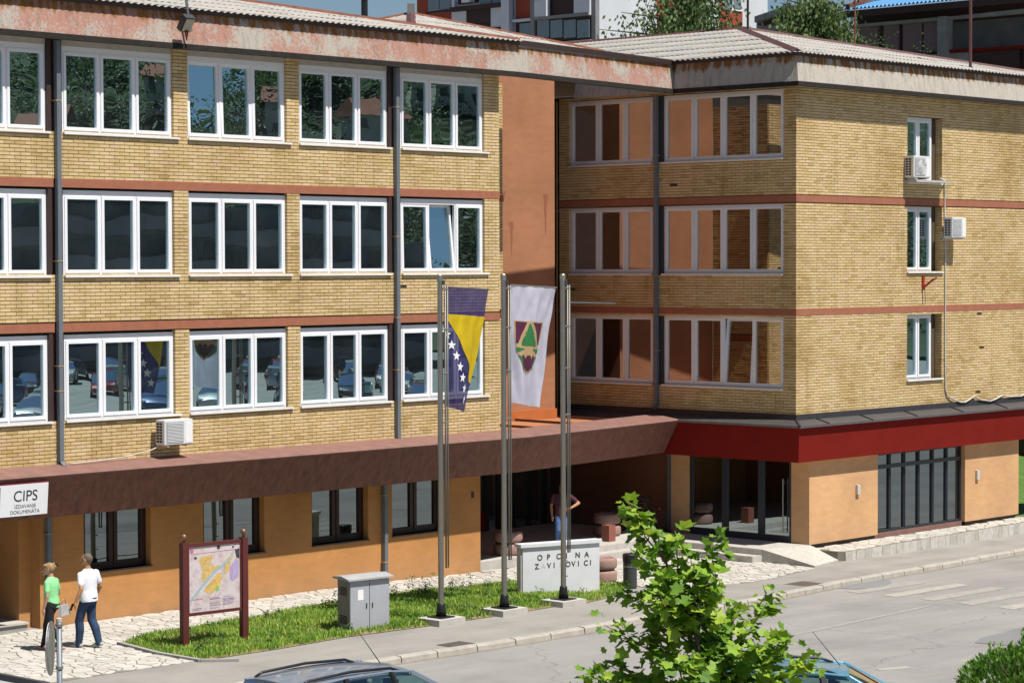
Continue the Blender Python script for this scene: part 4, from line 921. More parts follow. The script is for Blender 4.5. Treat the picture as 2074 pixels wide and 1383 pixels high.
mb = MB(); mb.obox(S0 + sx * (W_ - 1.13) + ssz * (H_ * .5) + sn * .029, sx, sn, ssz, .006, .002, H_ * .46); mb.build('divider', 'sign_ink', sg)
def sign_text(s, size, xc, zb, bold=0.0):
    M = Matrix.Identity(4)
    M.col[0][:3] = sx; M.col[1][:3] = ssz; M.col[2][:3] = sn
    o, w, x0 = text_mesh(s, size, 'sign_ink', sg, M, .002, 'lettering', bold)
    M.translation = S0 + sx * (xc - w / 2 - x0) + ssz * zb + sn * .030; o.matrix_local = M
sign_text('CIPS', .30, W_ - .53, .29, .0); sign_text('IZDAVANJE', .10, W_ - .53, .155, -.001); sign_text('DOKUMENATA', .10, W_ - .53, .045, -.001)
mb = MB(); 
for u in (.4, 1.6, 2.9): mb.bar(S0 + sx * u + ssz * .5, S0 + sx * u + ssz * .55 + Vector((0, .28, .02)), .03)
mb.build('strut', 'dark_grey', sg)
# floodlight at the roof edge, masts on the roof
fl = thing('floodlight', 'dark floodlight on a bracket at the left roof edge', 'floodlight')
mb = MB(); mb.tube([(-10.05, -.5, 12.95), (-10.0, -.55, 12.4), (-9.98, -.6, 12.15)], .03, 8); mb.build('arm', 'steel', fl)
mb = MB(); mb.obox((-10.18, -.68, 12.3), (1, 0, 0), (0, .8, .6), (0, -.6, .8), .13, .07, .17); mb.build('lamp_housing', 'dark_grey', fl)
mb = MB(); mb.obox((-10.18, -.745, 12.25), (1, 0, 0), (0, .8, .6), (0, -.6, .8), .11, .008, .14); mb.build('lens', 'steel', fl)
mb = MB(); mb.box(-10.2, -9.85, -.56, -.48, 12.9, 13.05); mb.build('junction_box', 'white_paint', fl)
mb = MB(); mb.tube([(-10.16, -.66, 12.14), (-10.12, -.62, 11.95)], [.05, .01], 7); mb.build('bracket', 'ridge_rust', fl)
def mast(x, y, z0, z1, r_, mat, label):
    t = thing('mast', label, 'mast'); mb = MB(); mb.tube([(x, y, z0), (x, y, z1)], r_, 8); mb.build('pole', mat, t); mb = MB(); mb.tube([(x, y, z0 - .05), (x, y, z0 + .12)], r_ * 1.8, 8); mb.build('collar', 'dark_grey', t)
mast(14.95, 3.9, 14.0, 17.5, .035, 'frame_brown', 'thin dark mast at the peak of the right roof')
mast(18.0, 2.2, 13.4, 17.5, .028, 'ridge_rust', 'rusty mast behind the right roof in front of the tree')
mast(16.9, -2.5, 12.75, 17.0, .045, 'ridge_brown', 'thick brown mast at the right roof edge')
for i, (a, b_) in enumerate((((2.0, 20, 16.6), (26, 46, 15.0)), ((-2, 22, 15.6), (22, 40, 19.5)))):
    mb = MB(); pts = []
    for k in range(13):
        t = k / 12; q = Vector(a).lerp(Vector(b_), t); q.z -= .6 * (1 - (2 * t - 1) ** 2); pts.append(q)
    mb.tube(pts, .02, 5); tag(mb.build('overhead_wire', 'dark_grey'), ('lower overhead wire crossing the sky behind the left roof', 'upper overhead wire rising to the right across the sky')[i], 'wire')

# ================================================================== THE FORECOURT
plain('steel_tube', (0.20, 0.195, 0.175), 0.55, 0.1, 3, metal=0.6)
def flagpole(x, y, label):
    z = zg(x); t = thing('flagpole', label, 'flagpole', (x, y, z), 0, 'steel flagpoles in the grass strip')
    mb = MB(); mb.box(-.38, .38, -.32, .32, -.05, .13); mb.build('plinth', 'concrete_light', t)
    mb = MB(); mb.box(-.2, .2, -.2, .2, .13, .155); mb.build('base_plate', 'black', t)
    mb = MB(); mb.lathe([(.11, .155), (.08, .40), (.066, .42)], seg=16); mb.build('skirt', 'black', t, smooth=True)
    mb = MB(); mb.lathe([(.060, .42), (.056, 3.5), (.052, 7.05), (.0515, 7.06)], seg=18); smooth_by_angle(mb.build('pole', 'steel', t))
    mb = MB(); mb.lathe([(.060, 6.98), (.060, 7.1), (.045, 7.12)], seg=16); mb.build('cap', 'steel_dull', t)
    mb = MB(); mb.tube([(.175, .02, 1.12), (.175, .02, 6.88)], .019, 10); mb.tube([(.24, .02, 1.12), (.24, .02, 6.88)], .016, 10); mb.tube([(.175, .02, 1.14), (.24, .02, 1.14)], .018, 6); mb.build('banner_tube', 'steel_tube', t, smooth=True)
    for zz in (6.82, 6.0, 5.1, 4.1):
        mb = MB(); mb.tube([(.06, 0, zz), (.25, .02, zz)], .02, 6); mb.build('bracket', 'steel_dull', t)
    mb = MB(); mb.box(.07, .13, -.02, .02, 6.9, 7.0); mb.build('pulley', 'dark_grey', t)
    for zz in (.95, .62): 
        mb = MB(); mb.tube([(.06, 0, zz), (.13, 0, zz)], .012, 6); mb.build('cleat', 'dark_grey', t)
    return t
P1, P2, P3 = (-7.26, -5.11), (-5.42, -5.16), (-3.56, -5.17)
f1 = flagpole(*P1, 'steel flagpole carrying the blue and yellow starred flag'); f2 = flagpole(*P2, 'steel flagpole carrying the white flag with the shield'); f3 = flagpole(*P3, 'bare steel flagpole with an empty arm, in front of the white monument')
plain('star_white', (0.72, 0.72, 0.74), 0.8, 0.03)
def cloth_mat(name, col, trans=0.35):
    m, n, b = mat_new(name); L = n.links
    P = N(n, 'ShaderNodeNewGeometry').outputs['Position']
    nz = N(n, 'ShaderNodeTexNoise', inp={'Scale': 5.0, 'Detail': 4.0}); L.new(P, nz.inputs['Vector'])
    r = ramp(n, [(0.3, tuple(c * .9 for c in col)), (0.7, tuple(min(1, c * 1.06) for c in col))]); L.new(nz.outputs['Fac'], r.inputs[0]); L.new(r.outputs[0], b.inputs['Base Color']); b.inputs['Roughness'].default_value = 0.85
    tl = N(n, 'ShaderNodeBsdfTranslucent'); L.new(r.outputs[0], tl.inputs['Color'])
    mx = N(n, 'ShaderNodeMixShader'); mx.inputs[0].default_value = trans; out = n.nodes['Material Output']
    L.new(b.outputs[0], mx.inputs[1]); L.new(tl.outputs[0], mx.inputs[2])
    if name in ('flag_blue',):       # thin dark weave lets some of the wall show through
        tp = N(n, 'ShaderNodeBsdfTransparent'); m2 = N(n, 'ShaderNodeMixShader'); m2.inputs[0].default_value = 0.11; L.new(mx.outputs[0], m2.inputs[1]); L.new(tp.outputs[0], m2.inputs[2]); L.new(m2.outputs[0], out.inputs[0])
    else: L.new(mx.outputs[0], out.inputs[0])
    MATS[name] = m
cloth_mat('flag_blue', (0.018, 0.013, 0.115), .22); cloth_mat('flag_yellow', (0.80, 0.58, 0.01), .4); cloth_mat('flag_white', (0.60, 0.60, 0.72), .45)
cloth_mat('flag_maroon', (0.085, 0.012, 0.045), .2); cloth_mat('flag_tan', (0.52, 0.36, 0.19), .3); cloth_mat('flag_green', (0.03, 0.20, 0.06), .3)
class Cloth:
    """hanging banner; s 0..1 across from the pole, t 0..1 from the top bar down"""
    def __init__(s, top0, top1, bot0, bot1, ph, amp): s.a, s.b, s.c, s.d = map(Vector, (top0, top1, bot0, bot1)); s.ph, s.amp = ph, amp
    def p(s, u, t):
        te = t ** 1.15; q = s.a.lerp(s.b, u).lerp(s.c.lerp(s.d, u), te); q.z = (s.a.lerp(s.b, u).z) * (1 - t) + s.c.lerp(s.d, u).z * t
        w = s.amp * t ** .6; q.y += w * math.sin(6.5 * u + s.ph + 1.6 * t) + .4 * w * math.sin(17 * u + 2.2 * s.ph - 2.5 * t) + .22 * w * math.sin(23 * u - 11 * t + s.ph) + .018 * math.sin(26 * (u + .55 * t)) * math.exp(-((t - .16) / .12) ** 2); q.x += .25 * w * math.sin(9 * u + s.ph)
        return q
    def nrm(s, u, t):
        e = .01; return (s.p(u + e, t) - s.p(u - e, t)).cross(s.p(u, t + e) - s.p(u, t - e)).normalized()
    def grid(s, nu, nv, name, mat, parent):
        mb = MB(); vs = [tuple(s.p(i / nu, j / nv)) for j in range(nv + 1) for i in range(nu + 1)]; k = nu + 1
        mb.add(vs, [(j * k + i, j * k + i + 1, (j + 1) * k + i + 1, (j + 1) * k + i) for j in range(nv) for i in range(nu)]); return mb.build(name, mat, parent, smooth=True)
    def patch(s, poly, name, mat, parent, h=.009):
        """printed or sewn area following the cloth on both sides: triangulated, refined, offset to either side"""
        bm = bmesh.new(); bm.faces.new([bm.verts.new((x_, y_, 0)) for x_, y_ in poly])
        bmesh.ops.triangulate(bm, faces=bm.faces)
        for _ in range(6):
            es = [e for e in bm.edges if e.calc_length() > .045]
            if not es: break
            bmesh.ops.subdivide_edges(bm, edges=es, cuts=1); bmesh.ops.triangulate(bm, faces=bm.faces)
        vs = [(v.co.x, v.co.y) for v in bm.verts]; bm.verts.index_update(); fs = [[v.index for v in f.verts] for f in bm.faces]; bm.free()
        mb = MB()
        for sg_ in (1, -1): mb.add([tuple(s.p(u, t) + s.nrm(u, t) * h * sg_) for u, t in vs], fs)
        return mb.build(name, mat, parent, smooth=True)
def star(cx, cy, r_, asp):
    return [(cx + r_ * (1 if k % 2 == 0 else .42) * math.sin(math.pi * k / 5), cy - r_ * asp * (1 if k % 2 == 0 else .42) * math.cos(math.pi * k / 5)) for k in range(10)]
fg = thing('flag', 'blue flag with a yellow triangle and white stars', 'flag')
c1 = Cloth((-7.10, -5.09, 6.86), (-5.80, -5.09, 6.79), (-7.08, -5.09, 4.42), (-6.40, -5.02, 4.28), .4, .07)
mb = MB(); mb.tube([(-7.12, -5.09, 6.87), (-5.78, -5.09, 6.80)], .014, 7); mb.build('top_bar', 'steel_dull', fg)
c1.grid(40, 70, 'cloth', 'flag_blue', fg)
YT, YBm = .222, .765
c1.patch([(.02, YT), (1.0, YT), (1.0, YBm), (.97, YBm)], 'yellow_triangle', 'flag_yellow', fg)
for k in range(8):
    t = k / 7; u = .02 + t * .86; v = YT + .085 + t * .60
    uc = u - .065; 
    st = star(uc, v, .105, .42); st = [(max(0.0, min(1.0, a)), b_) for a, b_ in st]
    c1.patch(st, 'star', 'star_white', fg, .013)
fg2 = thing('flag', 'white flag with a shield showing a green fir tree', 'flag')
c2 = Cloth((-5.16, -5.14, 6.88), (-3.74, -5.14, 6.81), (-5.16, -5.14, 4.42), (-4.20, -5.06, 4.28), 1.5, .09)
mb = MB(); mb.tube([(-5.18, -5.14, 6.89), (-3.72, -5.14, 6.82)], .014, 7); mb.build('top_bar', 'steel_dull', fg2)
c2.grid(40, 70, 'cloth', 'flag_white', fg2)
def sh(pts): return [(.07 + a * .72, .295 + b_ * .44) for a, b_ in pts]
shield = [(0, 0), (1, 0), (.99, .35), (.93, .62), (.80, .82), (.62, .95), (.5, 1.0), (.38, .95), (.20, .82), (.07, .62), (.01, .35)]
c2.patch(sh(shield), 'shield', 'flag_tan', fg2, .009)
c2.patch(sh([(.04, .02), (.42, .02), (.10, .44), (.04, .44)]), 'shield_field', 'flag_maroon', fg2, .015)
c2.patch(sh([(.58, .02), (.96, .02), (.95, .44), (.92, .44)]), 'shield_field', 'flag_maroon', fg2, .015)
fir = [(.5, .03)]; L5 = 7
for k in range(L5): fir += [(.5 + .045 + .033 * k, .09 + .055 * k), (.5 + .025 + .026 * k, .095 + .055 * k)]
fir += [(.76, .47), (.24, .47)]
for k in range(L5 - 1, -1, -1): fir += [(.5 - .025 - .026 * k, .095 + .055 * k), (.5 - .045 - .033 * k, .09 + .055 * k)]
c2.patch(sh(fir), 'fir_tree', 'flag_green', fg2, .015)
c2.patch(sh([(.04, .52), (.38, .53), (.14, .60), (.06, .60)]), 'shield_field', 'flag_green', fg2, .015); c2.patch(sh([(.62, .53), (.96, .52), (.93, .60), (.86, .60)]), 'shield_field', 'flag_green', fg2, .015)
c2.patch(sh([(.09, .66), (.20, .68), (.40, .93), (.36, .93), (.2, .8)]), 'shield_field', 'flag_green', fg2, .015); c2.patch(sh([(.91, .66), (.80, .68), (.60, .93), (.64, .93), (.8, .8)]), 'shield_field', 'flag_green', fg2, .015)
for a in (-1, 0, 1):
    cx = .5 + a * .19; c2.patch(sh([(cx - .085, .70 + abs(a) * .01), (cx - .04, .655), (cx + .04, .655), (cx + .085, .70 + abs(a) * .01), (.5 + a * .05 + .055, .95 - abs(a) * .04), (.5 + a * .05 - .055, .95 - abs(a) * .04)]), 'shield_field', 'flag_maroon', fg2, .016)
mb = MB(); mb.tube([(-3.34, -5.15, 6.5), (-1.80, -5.15, 6.46)], .016, 7); mb.build('banner_arm', 'steel', f3, loc=(3.56, 5.17, 0 - zg(-3.56)))

# monument slab
plain('marble', (0.60, 0.61, 0.63), 0.5, 0.08, 2.5); plain('marble_side', (0.46, 0.455, 0.44), 0.6, 0.1, 4); plain('letter_dark', (0.06, 0.05, 0.03), 0.5, 0.1); plain('letter_faded', (0.42, 0.46, 0.54), 0.6, 0.05)
ang = math.atan2(-.62, 1.9); mon = thing('monument', 'white stone slab with the raised words OPCINA ZAVIDOVICI', 'monument', (-2.12, -3.8, zg(-2.1) - .06), ang)
mb = MB(); mb.box(-1.0, 1.02, 0.02, .20, 0, 1.16); mb.build('body', 'marble_side', mon)
mb = MB(); mb.box(-.965, 1.02, -.01, .018, .0, 1.158); mb.build('front_slab', 'marble', mon)
mb = MB(); mb.box(-1.04, 1.06, -.06, .24, 1.162, 1.235); mb.build('cap', 'marble', mon)
mb = MB(); mb.box(-1.05, 1.06, -.05, .24, -.12, .03); mb.build('base', 'concrete', mon)
def mon_text(chars, z, x0, dx, size):
    for i, ch in enumerate(chars):
        if ch == ' ': continue
        faded = ch.islower(); M = Matrix(((1, 0, 0, x0 + i * dx), (0, 0, -1, -.012), (0, 1, 0, z), (0, 0, 0, 1)))
        text_mesh(ch.upper(), size, 'letter_faded' if faded else 'letter_dark', mon, M, .006 if not faded else .001, 'letter', .002 if not faded else .0)
mon_text('OPCINA', .86, -.60, .245, .17); mon_text('ZaVIdOVICI', .67, -.66, .158, .165)

# electrical cabinet
plain('cabinet_grey', (0.34, 0.355, 0.38), 0.5, 0.08, 3); plain('cabinet_roof', (0.33, 0.33, 0.33), 0.7, 0.15, 4); plain('cabinet_side', (0.20, 0.195, 0.19), 0.6, 0.2, 4)
cab = thing('electrical_cabinet', 'grey two door electrical cabinet with a notice, standing in the grass', 'cabinet', (-8.83, -4.62, 0), math.atan2(-.14, 1.0))
mb = MB(); mb.box(-.48, .49, .0, .40, -.05, 1.02); mb.build('body', 'cabinet_side', cab)
for a, b_ in ((-.47, -.008), (.008, .49)):
    mb = MB(); mb.box(a, b_, -.025, -.002, .02, 1.0); dr = mb.build('door', 'cabinet_grey', cab)
    mb = MB(); mb.box(b_ - .08 if a < 0 else a + .05, b_ - .06 if a < 0 else a + .07, -.04, -.026, .45, .55); mb.build('latch', 'dark_grey', dr)
mb = MB(); mb.add([(-.56, -.09, 1.02), (.56, -.09, 1.02), (.56, .46, 1.05), (-.56, .46, 1.05), (-.56, -.09, 1.055), (.56, -.09, 1.055), (.56, .18, 1.11), (-.56, .18, 1.11), (.56, .46, 1.085), (-.56, .46, 1.085)], [(0, 3, 2, 1), (0, 1, 5, 4), (4, 5, 6, 7), (7, 6, 8, 9), (2, 3, 9, 8), (1, 2, 8, 6, 5), (3, 0, 4, 7, 9)]); fix_normals(mb.build('lid', 'cabinet_roof', cab))
mb = MB(); mb.box(-.29, -.15, -.029, -.026, .62, .83); mb.build('notice', 'white_paint', cab)
for i in range(6):
    mb = MB(); mb.box(-.488, -.48, .08, .32, .15 + .03 * i, .165 + .03 * i); mb.box(-.488, -.48, .08, .32, .72 + .03 * i, .735 + .03 * i); mb.build('vent', 'black', cab)

# map board
plain('board_red', (0.095, 0.020, 0.018), 0.5, 0.15, 5); plain('bronze', (0.22, 0.12, 0.08), 0.4, 0.2, metal=.6)
def map_mat():
    m, n, b = mat_new('map_print'); L = n.links; tc = N(n, 'ShaderNodeTexCoord')
    n1 = N(n, 'ShaderNodeTexNoise', inp={'Scale': 3.0, 'Detail': 9.0, 'Roughness': 0.7}); L.new(tc.outputs['Object'], n1.inputs['Vector'])
    r = ramp(n, [(0.32, (0.36, 0.21, 0.17)), (0.43, (0.50, 0.40, 0.40)), (0.54, (0.58, 0.53, 0.52)), (0.62, (0.50, 0.37, 0.45)), (0.72, (0.52, 0.45, 0.36))]); L.new(n1.outputs['Fac'], r.inputs[0]); L.new(r.outputs[0], b.inputs['Base Color']); b.inputs['Roughness'].default_value = 0.3; MATS['map_print'] = m
map_mat(); plain('map_yellow', (0.56, 0.38, 0.12), 0.35, 0.32, 14); plain('map_blue', (0.28, 0.42, 0.48), 0.35, 0.1, 9); plain('map_green', (0.22, 0.5, 0.07), 0.35, 0.1); plain('map_pink', (0.45, 0.15, 0.28), 0.35, 0.1); plain('map_violet', (0.38, 0.30, 0.50), 0.35, 0.15, 9); plain('map_dark', (0.06, 0.05, 0.06), 0.4, 0.2); plain('map_white', (0.62, 0.6, 0.58), .35, .05)
bo = thing('map_board', 'town map board in a dark red frame with ball finials', 'notice board', (-12.08, -3.70, 0), math.atan2(-.12, 1.41))
for sx_ in (-.70, .70):
    mb = MB(); mb.box(sx_ - .065, sx_ + .065, -.065, .065, -.1, 2.02); po = mb.build('post', 'board_red', bo)
    mb = MB(); mb.lathe([(.03, 2.02), (.025, 2.06), (.045, 2.08), (.062, 2.12), (.05, 2.165), (.02, 2.185)], (sx_, 0, 0), 14); mb.build('finial', 'bronze', po, smooth=True)
mb = MB(); mb.box(-.63, .63, -.035, .035, 1.92, 1.99); mb.box(-.63, .63, -.035, .035, .60, .66); mb.box(-.635, -.60, -.035, .035, .66, 1.92); mb.box(.60, .635, -.035, .035, .66, 1.92); mb.build('frame', 'board_red', bo)
mb = MB(); mb.box(-.60, .60, -.015, .015, .66, 1.92); pn = mb.build('panel', 'map_print', bo)
def mp(name, pts, mat, lay): mb = MB(); mb.add([(-.60 + a * 1.2, -.0165 - .0012 * lay, 1.92 - b_ * 1.26) for a, b_ in pts], [tuple(range(len(pts)))]); mb.build(name, mat, pn)
mp('map_area', [(.20, .22), (.24, .16), (.34, .15), (.45, .14), (.46, .20), (.42, .27), (.46, .30), (.52, .33), (.58, .30), (.60, .34), (.50, .40), (.36, .53), (.30, .56), (.24, .50), (.26, .40), (.24, .30)], 'map_yellow', 1)
mp('map_area', [(.34, .62), (.48, .50), (.56, .44), (.63, .43), (.64, .52), (.62, .60), (.58, .66), (.50, .70), (.42, .74), (.36, .72), (.28, .68)], 'map_yellow', 1); mp('map_area', [(.70, .28), (.80, .18), (.86, .12), (.87, .20), (.80, .34), (.78, .42), (.70, .46)], 'map_yellow', 1)
mp('river', [(.02, .80), (.15, .68), (.26, .58), (.36, .49), (.47, .40), (.60, .33), (.72, .28), (.80, .22), (.86, .12), (.885, .12), (.83, .24), (.74, .31), (.61, .365), (.49, .435), (.38, .53), (.28, .61), (.17, .71), (.03, .84)], 'map_blue', 2)
mp('park', [(.52, .64), (.58, .64), (.59, .69), (.55, .71), (.51, .68)], 'map_green', 2); mp('header_line', [(.04, .105), (.95, .09), (.95, .098), (.04, .113)], 'map_pink', 1)
mp('map_area', [(.80, .36), (.92, .24), (.97, .30), (.97, .50), (.88, .58), (.80, .55)], 'map_violet', 1)
for (a, b_) in ((.58, .035), (.86, .055), (.06, .06)): mp('emblem', [(a + .035 * math.cos(t), b_ + .035 * math.sin(t)) for t in [2 * math.pi * k / 12 for k in range(12)]], 'map_dark' if a == .58 else ('map_white' if a > .8 else 'map_pink'), 1)
mp('emblem', [(.845, .035), (.885, .035), (.885, .06), (.865, .08), (.845, .06)], 'map_dark', 2); mp('hole', [(.13 + .03 * math.cos(t), .17 + .022 * math.sin(t)) for t in [2 * math.pi * k / 9 for k in range(9)]], 'map_dark', 1); mp('dark_area', [(.90, .10), (.99, .08), (.99, .24), (.93, .22)], 'map_dark', 1)
for k in range(9): mp('street', [(.30 + .025 * k, .18 + .06 * (k % 4)), (.33 + .03 * k, .24 + .05 * (k % 3)), (.335 + .03 * k, .245 + .05 * (k % 3)), (.30 + .025 * k, .19 + .06 * (k % 4))], 'map_white', 3)

rm = random.Random(4)
for k in range(46):
    a = rm.uniform(.24, .92); b_ = rm.uniform(.16, .74); an = rm.choice((.5, 2.0, .9, 2.5)); l = rm.uniform(.04, .13); dx, dy = math.cos(an) * l, math.sin(an) * l; mp('street', [(a, b_), (a + dx, b_ + dy), (a + dx + .004, b_ + dy + .003), (a + .004, b_ + .003)], rm.choice(('map_white', 'map_white', 'map_violet')), 4)
for k in range(26):
    a = rm.choice((.06, .40, .66)); b_ = .80 + .02 * (k % 9); mp('caption_line', [(a, b_), (a + rm.uniform(.12, .26), b_ - .002), (a + .2, b_ + .004), (a, b_ + .006)], rm.choice(('map_violet', 'map_pink', 'map_white')), 2)
# planters, bollard, litter bin
plain('planter_stone', (0.30, 0.185, 0.155), 0.85, 0.14, 6, bump=.3); plain('planter_soil', (0.03, 0.022, 0.016), 0.95, 0.3, 12); plain('bollard_red', (0.24, 0.085, 0.06), 0.8, 0.1)
def planter(x, y, z, s, label):
    t = thing('planter', label, 'planter', (x, y, z), 0, 'round two tier concrete planters'); 
    for z0, z1, nm in ((0, .27, 'lower_ring'), (.31, .56, 'upper_ring')):
        mb = MB(); h = (z1 - z0); pr_ = [(.30, z0)] + [(.31 + .04 * math.sin(math.pi * k / 8) ** .35, z0 + h * k / 8) for k in range(1, 8)] + [(.30, z1)]
        if nm == 'upper_ring': pr_ = pr_[:-1] + [(.31, z1), (.24, z1), (.23, z1 - .06)]
        mb.lathe([(a * s, b_ * s) for a, b_ in pr_], seg=24); mb.build(nm, 'planter_stone', t, smooth=True)
    mb = MB(); mb.lathe([(.285 * s, .265 * s), (.285 * s, .315 * s)], seg=20); mb.build('groove', 'black', t)
    mb = MB(); mb.lathe([(.225 * s, .50 * s), (.225 * s, .512 * s)], seg=16); mb.build('soil', 'planter_soil', t)
planter(1.5, 1.15, .12, 1.05, 'round concrete planter left of the entrance, behind the monument'); planter(6.35, 2.05, .12, 1.05, 'round concrete planter right of the man, by the dark side wall'); planter(.55, -2.75, zg(.55), 1.0, 'round concrete planter just right of the white monument')
mb = MB(); mb.box(-.13, .13, -.13, .13, 0, .42); mb.box(-.115, .115, -.115, .115, .42, .425); bq = mb.build('bollard', 'bollard_red', loc=(5.35, 1.15, .12)); tag(bq, 'short square red bollard in front of the right planter', 'bollard')
lb = thing('litter_bin', 'dark grey cylindrical litter bin with black lid beside the young tree', 'litter bin', (-.05, -4.1, zg(-.05)))
mb = MB(); mb.lathe([(.15, 0), (.16, .05), (.16, .62), (.15, .63)], seg=20); mb.build('drum', 'dark_grey', lb, smooth=False); mb = MB(); mb.lathe([(.172, .63), (.172, .78), (.15, .80)], seg=20); mb.build('lid', 'black', lb); mb = MB(); mb.lathe([(.166, .50), (.166, .53)], seg=20); mb.build('hoop', 'steel_dull', lb)
# bicycle
def wheel(mb, c, r_, d):
    c = Vector(c); d = Vector(d)
    mb.tube([c + (d * math.cos(a) + Vector((0, 0, 1)) * math.sin(a)) * r_ for a in [2 * math.pi * k / 28 for k in range(29)]], .018, 7, cap=False)
def bicycle(x, y, z, rz, label):
    t = thing('bicycle', label, 'bicycle', (x, y, z), rz)
    for xx in (-.52, .52):
        mb = MB(); wheel(mb, (xx, 0, .34), .325, (1, 0, 0)); w = mb.build('wheel', 'black', t, smooth=True)
        mb = MB()
        for k in range(12):
            a = math.pi * k / 6; mb.tube([(xx, 0, .34), (xx + .31 * math.cos(a), 0, .34 + .31 * math.sin(a))], .003, 4)
        mb.build('spokes', 'steel', w)
    mb = MB()
    for a, b_ in (((-.52, 0, .34), (-.12, 0, .30)), ((-.12, 0, .30), (-.24, 0, .80)), ((-.24, 0, .78), (.36, 0, .80)), ((-.12, 0, .30), (.38, 0, .72)), ((-.52, 0, .34), (-.24, 0, .76)), ((.36, 0, .92), (.39, 0, .68)), ((.39, .04, .68), (.52, .04, .34)), ((.39, -.04, .68), (.52, -.04, .34))): mb.tube([a, b_], .016, 7)
    mb.build('frame', 'dark_grey', t)
    mb = MB(); mb.tube([(.30, -.28, 1.0), (.38, -.12, 1.02), (.36, 0, .95), (.38, .12, 1.02), (.30, .28, 1.0)], .014, 7); mb.build('handlebar', 'black', t)
    mb = MB(); mb.obox((-.27, 0, .90), (1, 0, 0), (0, 1, 0), (0, 0, 1), .13, .07, .03); mb.tube([(-.24, 0, .78), (-.26, 0, .88)], .013, 6); mb.build('saddle', 'black', t)
    mb = MB(); wheel(mb, (-.12, 0, .30), .09, (1, 0, 0)); mb.build('chainring', 'steel_dull', t)
    mb = MB(); mb.box(-.66, -.62, -.03, .03, .62, .68); mb.build('rear_reflector', 'bracket_red', t)
bicycle(7.45, 1.95, .12, R(115), 'dark bicycle parked by the side wall behind the young tree')

# ================================================================== GRASS, WEEDS
def grass_mat(name, lo, hi):
    m, n, b = mat_new(name); L = n.links
    P = N(n, 'ShaderNodeNewGeometry').outputs['Position']
    nz = N(n, 'ShaderNodeTexNoise', inp={'Scale': 1.6, 'Detail': 5.0}); L.new(P, nz.inputs['Vector'])
    at = N(n, 'ShaderNodeAttribute', attribute_name='rnd')
    ad = N(n, 'ShaderNodeMath', operation='MULTIPLY_ADD'); ad.inputs[1].default_value = 0.55; L.new(at.outputs['Fac'], ad.inputs[0]); L.new(nz.outputs['Fac'], ad.inputs[2])
    r = ramp(n, [(0.36, tuple(c * .7 for c in lo)), (0.55, lo), (0.95, hi), (1.0, (hi[0] * 1.25, hi[1] * 1.05, hi[2] * 1.3))]); L.new(ad.outputs[0], r.inputs[0]); L.new(r.outputs[0], b.inputs['Base Color']); b.inputs['Roughness'].default_value = 0.6
    tl = N(n, 'ShaderNodeBsdfTranslucent'); L.new(r.outputs[0], tl.inputs['Color']); mx = N(n, 'ShaderNodeMixShader'); mx.inputs[0].default_value = .35
    L.new(b.outputs[0], mx.inputs[1]); L.new(tl.outputs[0], mx.inputs[2]); L.new(mx.outputs[0], n.nodes['Material Output'].inputs[0]); MATS[name] = m
grass_mat('grass_blade', (0.13, 0.27, 0.028), (0.33, 0.50, 0.07)); grass_mat('leaf_weed', (0.03, 0.07, 0.015), (0.08, 0.15, 0.03))
grass_mat('leaf_plane', (0.095, 0.215, 0.012), (0.27, 0.43, 0.032)); grass_mat('leaf_hedge', (0.06, 0.16, 0.015), (0.15, 0.30, 0.03)); grass_mat('leaf_birch', (0.05, 0.105, 0.026), (0.14, 0.22, 0.06)); grass_mat('leaf_far', (0.03, 0.065, 0.018), (0.075, 0.12, 0.035))
plain('soil', (0.24, 0.18, 0.10), 0.95, 0.3, 4, bump=.5); plain('bark', (0.09, 0.07, 0.05), 0.9, 0.25, 8, bump=.6)
gp = []
for a, b_ in ((-24, -4), (-4, 4)):
    pl = clip_poly(clip_poly(GRASS, a, 0, -1, 0), b_, 0, 1, 0)
    if len(pl) > 2: gp.append(pl)
mb = MB()
for pl in gp: mb.add([(x_, y_, zg(x_) + .012) for x_, y_ in pl], [tuple(range(len(pl)))])
so_ = mb.build('lawn_soil', 'soil'); fix_up(so_); tag(so_, kind='structure')
mb = MB(); cnt = 0; rg = random.Random(3)
while cnt < 42000:
    x_, y_ = rg.uniform(-13.6, .4), rg.uniform(-5.3, -1.2)
    if not inside(GRASS, x_, y_): continue
    nz = noise.noise(Vector((x_ * .9, y_ * .9, 3)));
    if y_ < -4.75 and rg.random() < .55 + .4 * noise.noise(Vector((x_ * 2, 0, 4))) and not inside(GRASS, x_, y_ - .22): continue
    if rg.random() > .66 + .8 * nz + .35 * noise.noise(Vector((x_ * 3.1, y_ * 3.1, 9))): continue
    cnt += 1; h = rg.uniform(.04, .115) * (1 + .8 * max(0, nz)); a = rg.uniform(0, 6.28); w = rg.uniform(.006, .013); l = rg.uniform(.2, .7) * h; b2 = rg.uniform(0, 6.28); z = zg(x_) + .01
    dx, dy = math.cos(a) * w, math.sin(a) * w; lx, ly = math.cos(b2) * l, math.sin(b2) * l
    mb.add([(x_ - dx, y_ - dy, z), (x_ + dx, y_ + dy, z), (x_ + lx * .4 + dx * .8, y_ + ly * .4 + dy * .8, z + h * .65), (x_ + lx * .4 - dx * .8, y_ + ly * .4 - dy * .8, z + h * .65), (x_ + lx, y_ + ly, z + h)], [(0, 1, 2, 3), (3, 2, 4)], 0, rg.random())
tag(mb.build('grass', 'grass_blade', attr=True), 'short green grass in the strip by the pavement', 'grass', kind='stuff')
mb = MB()
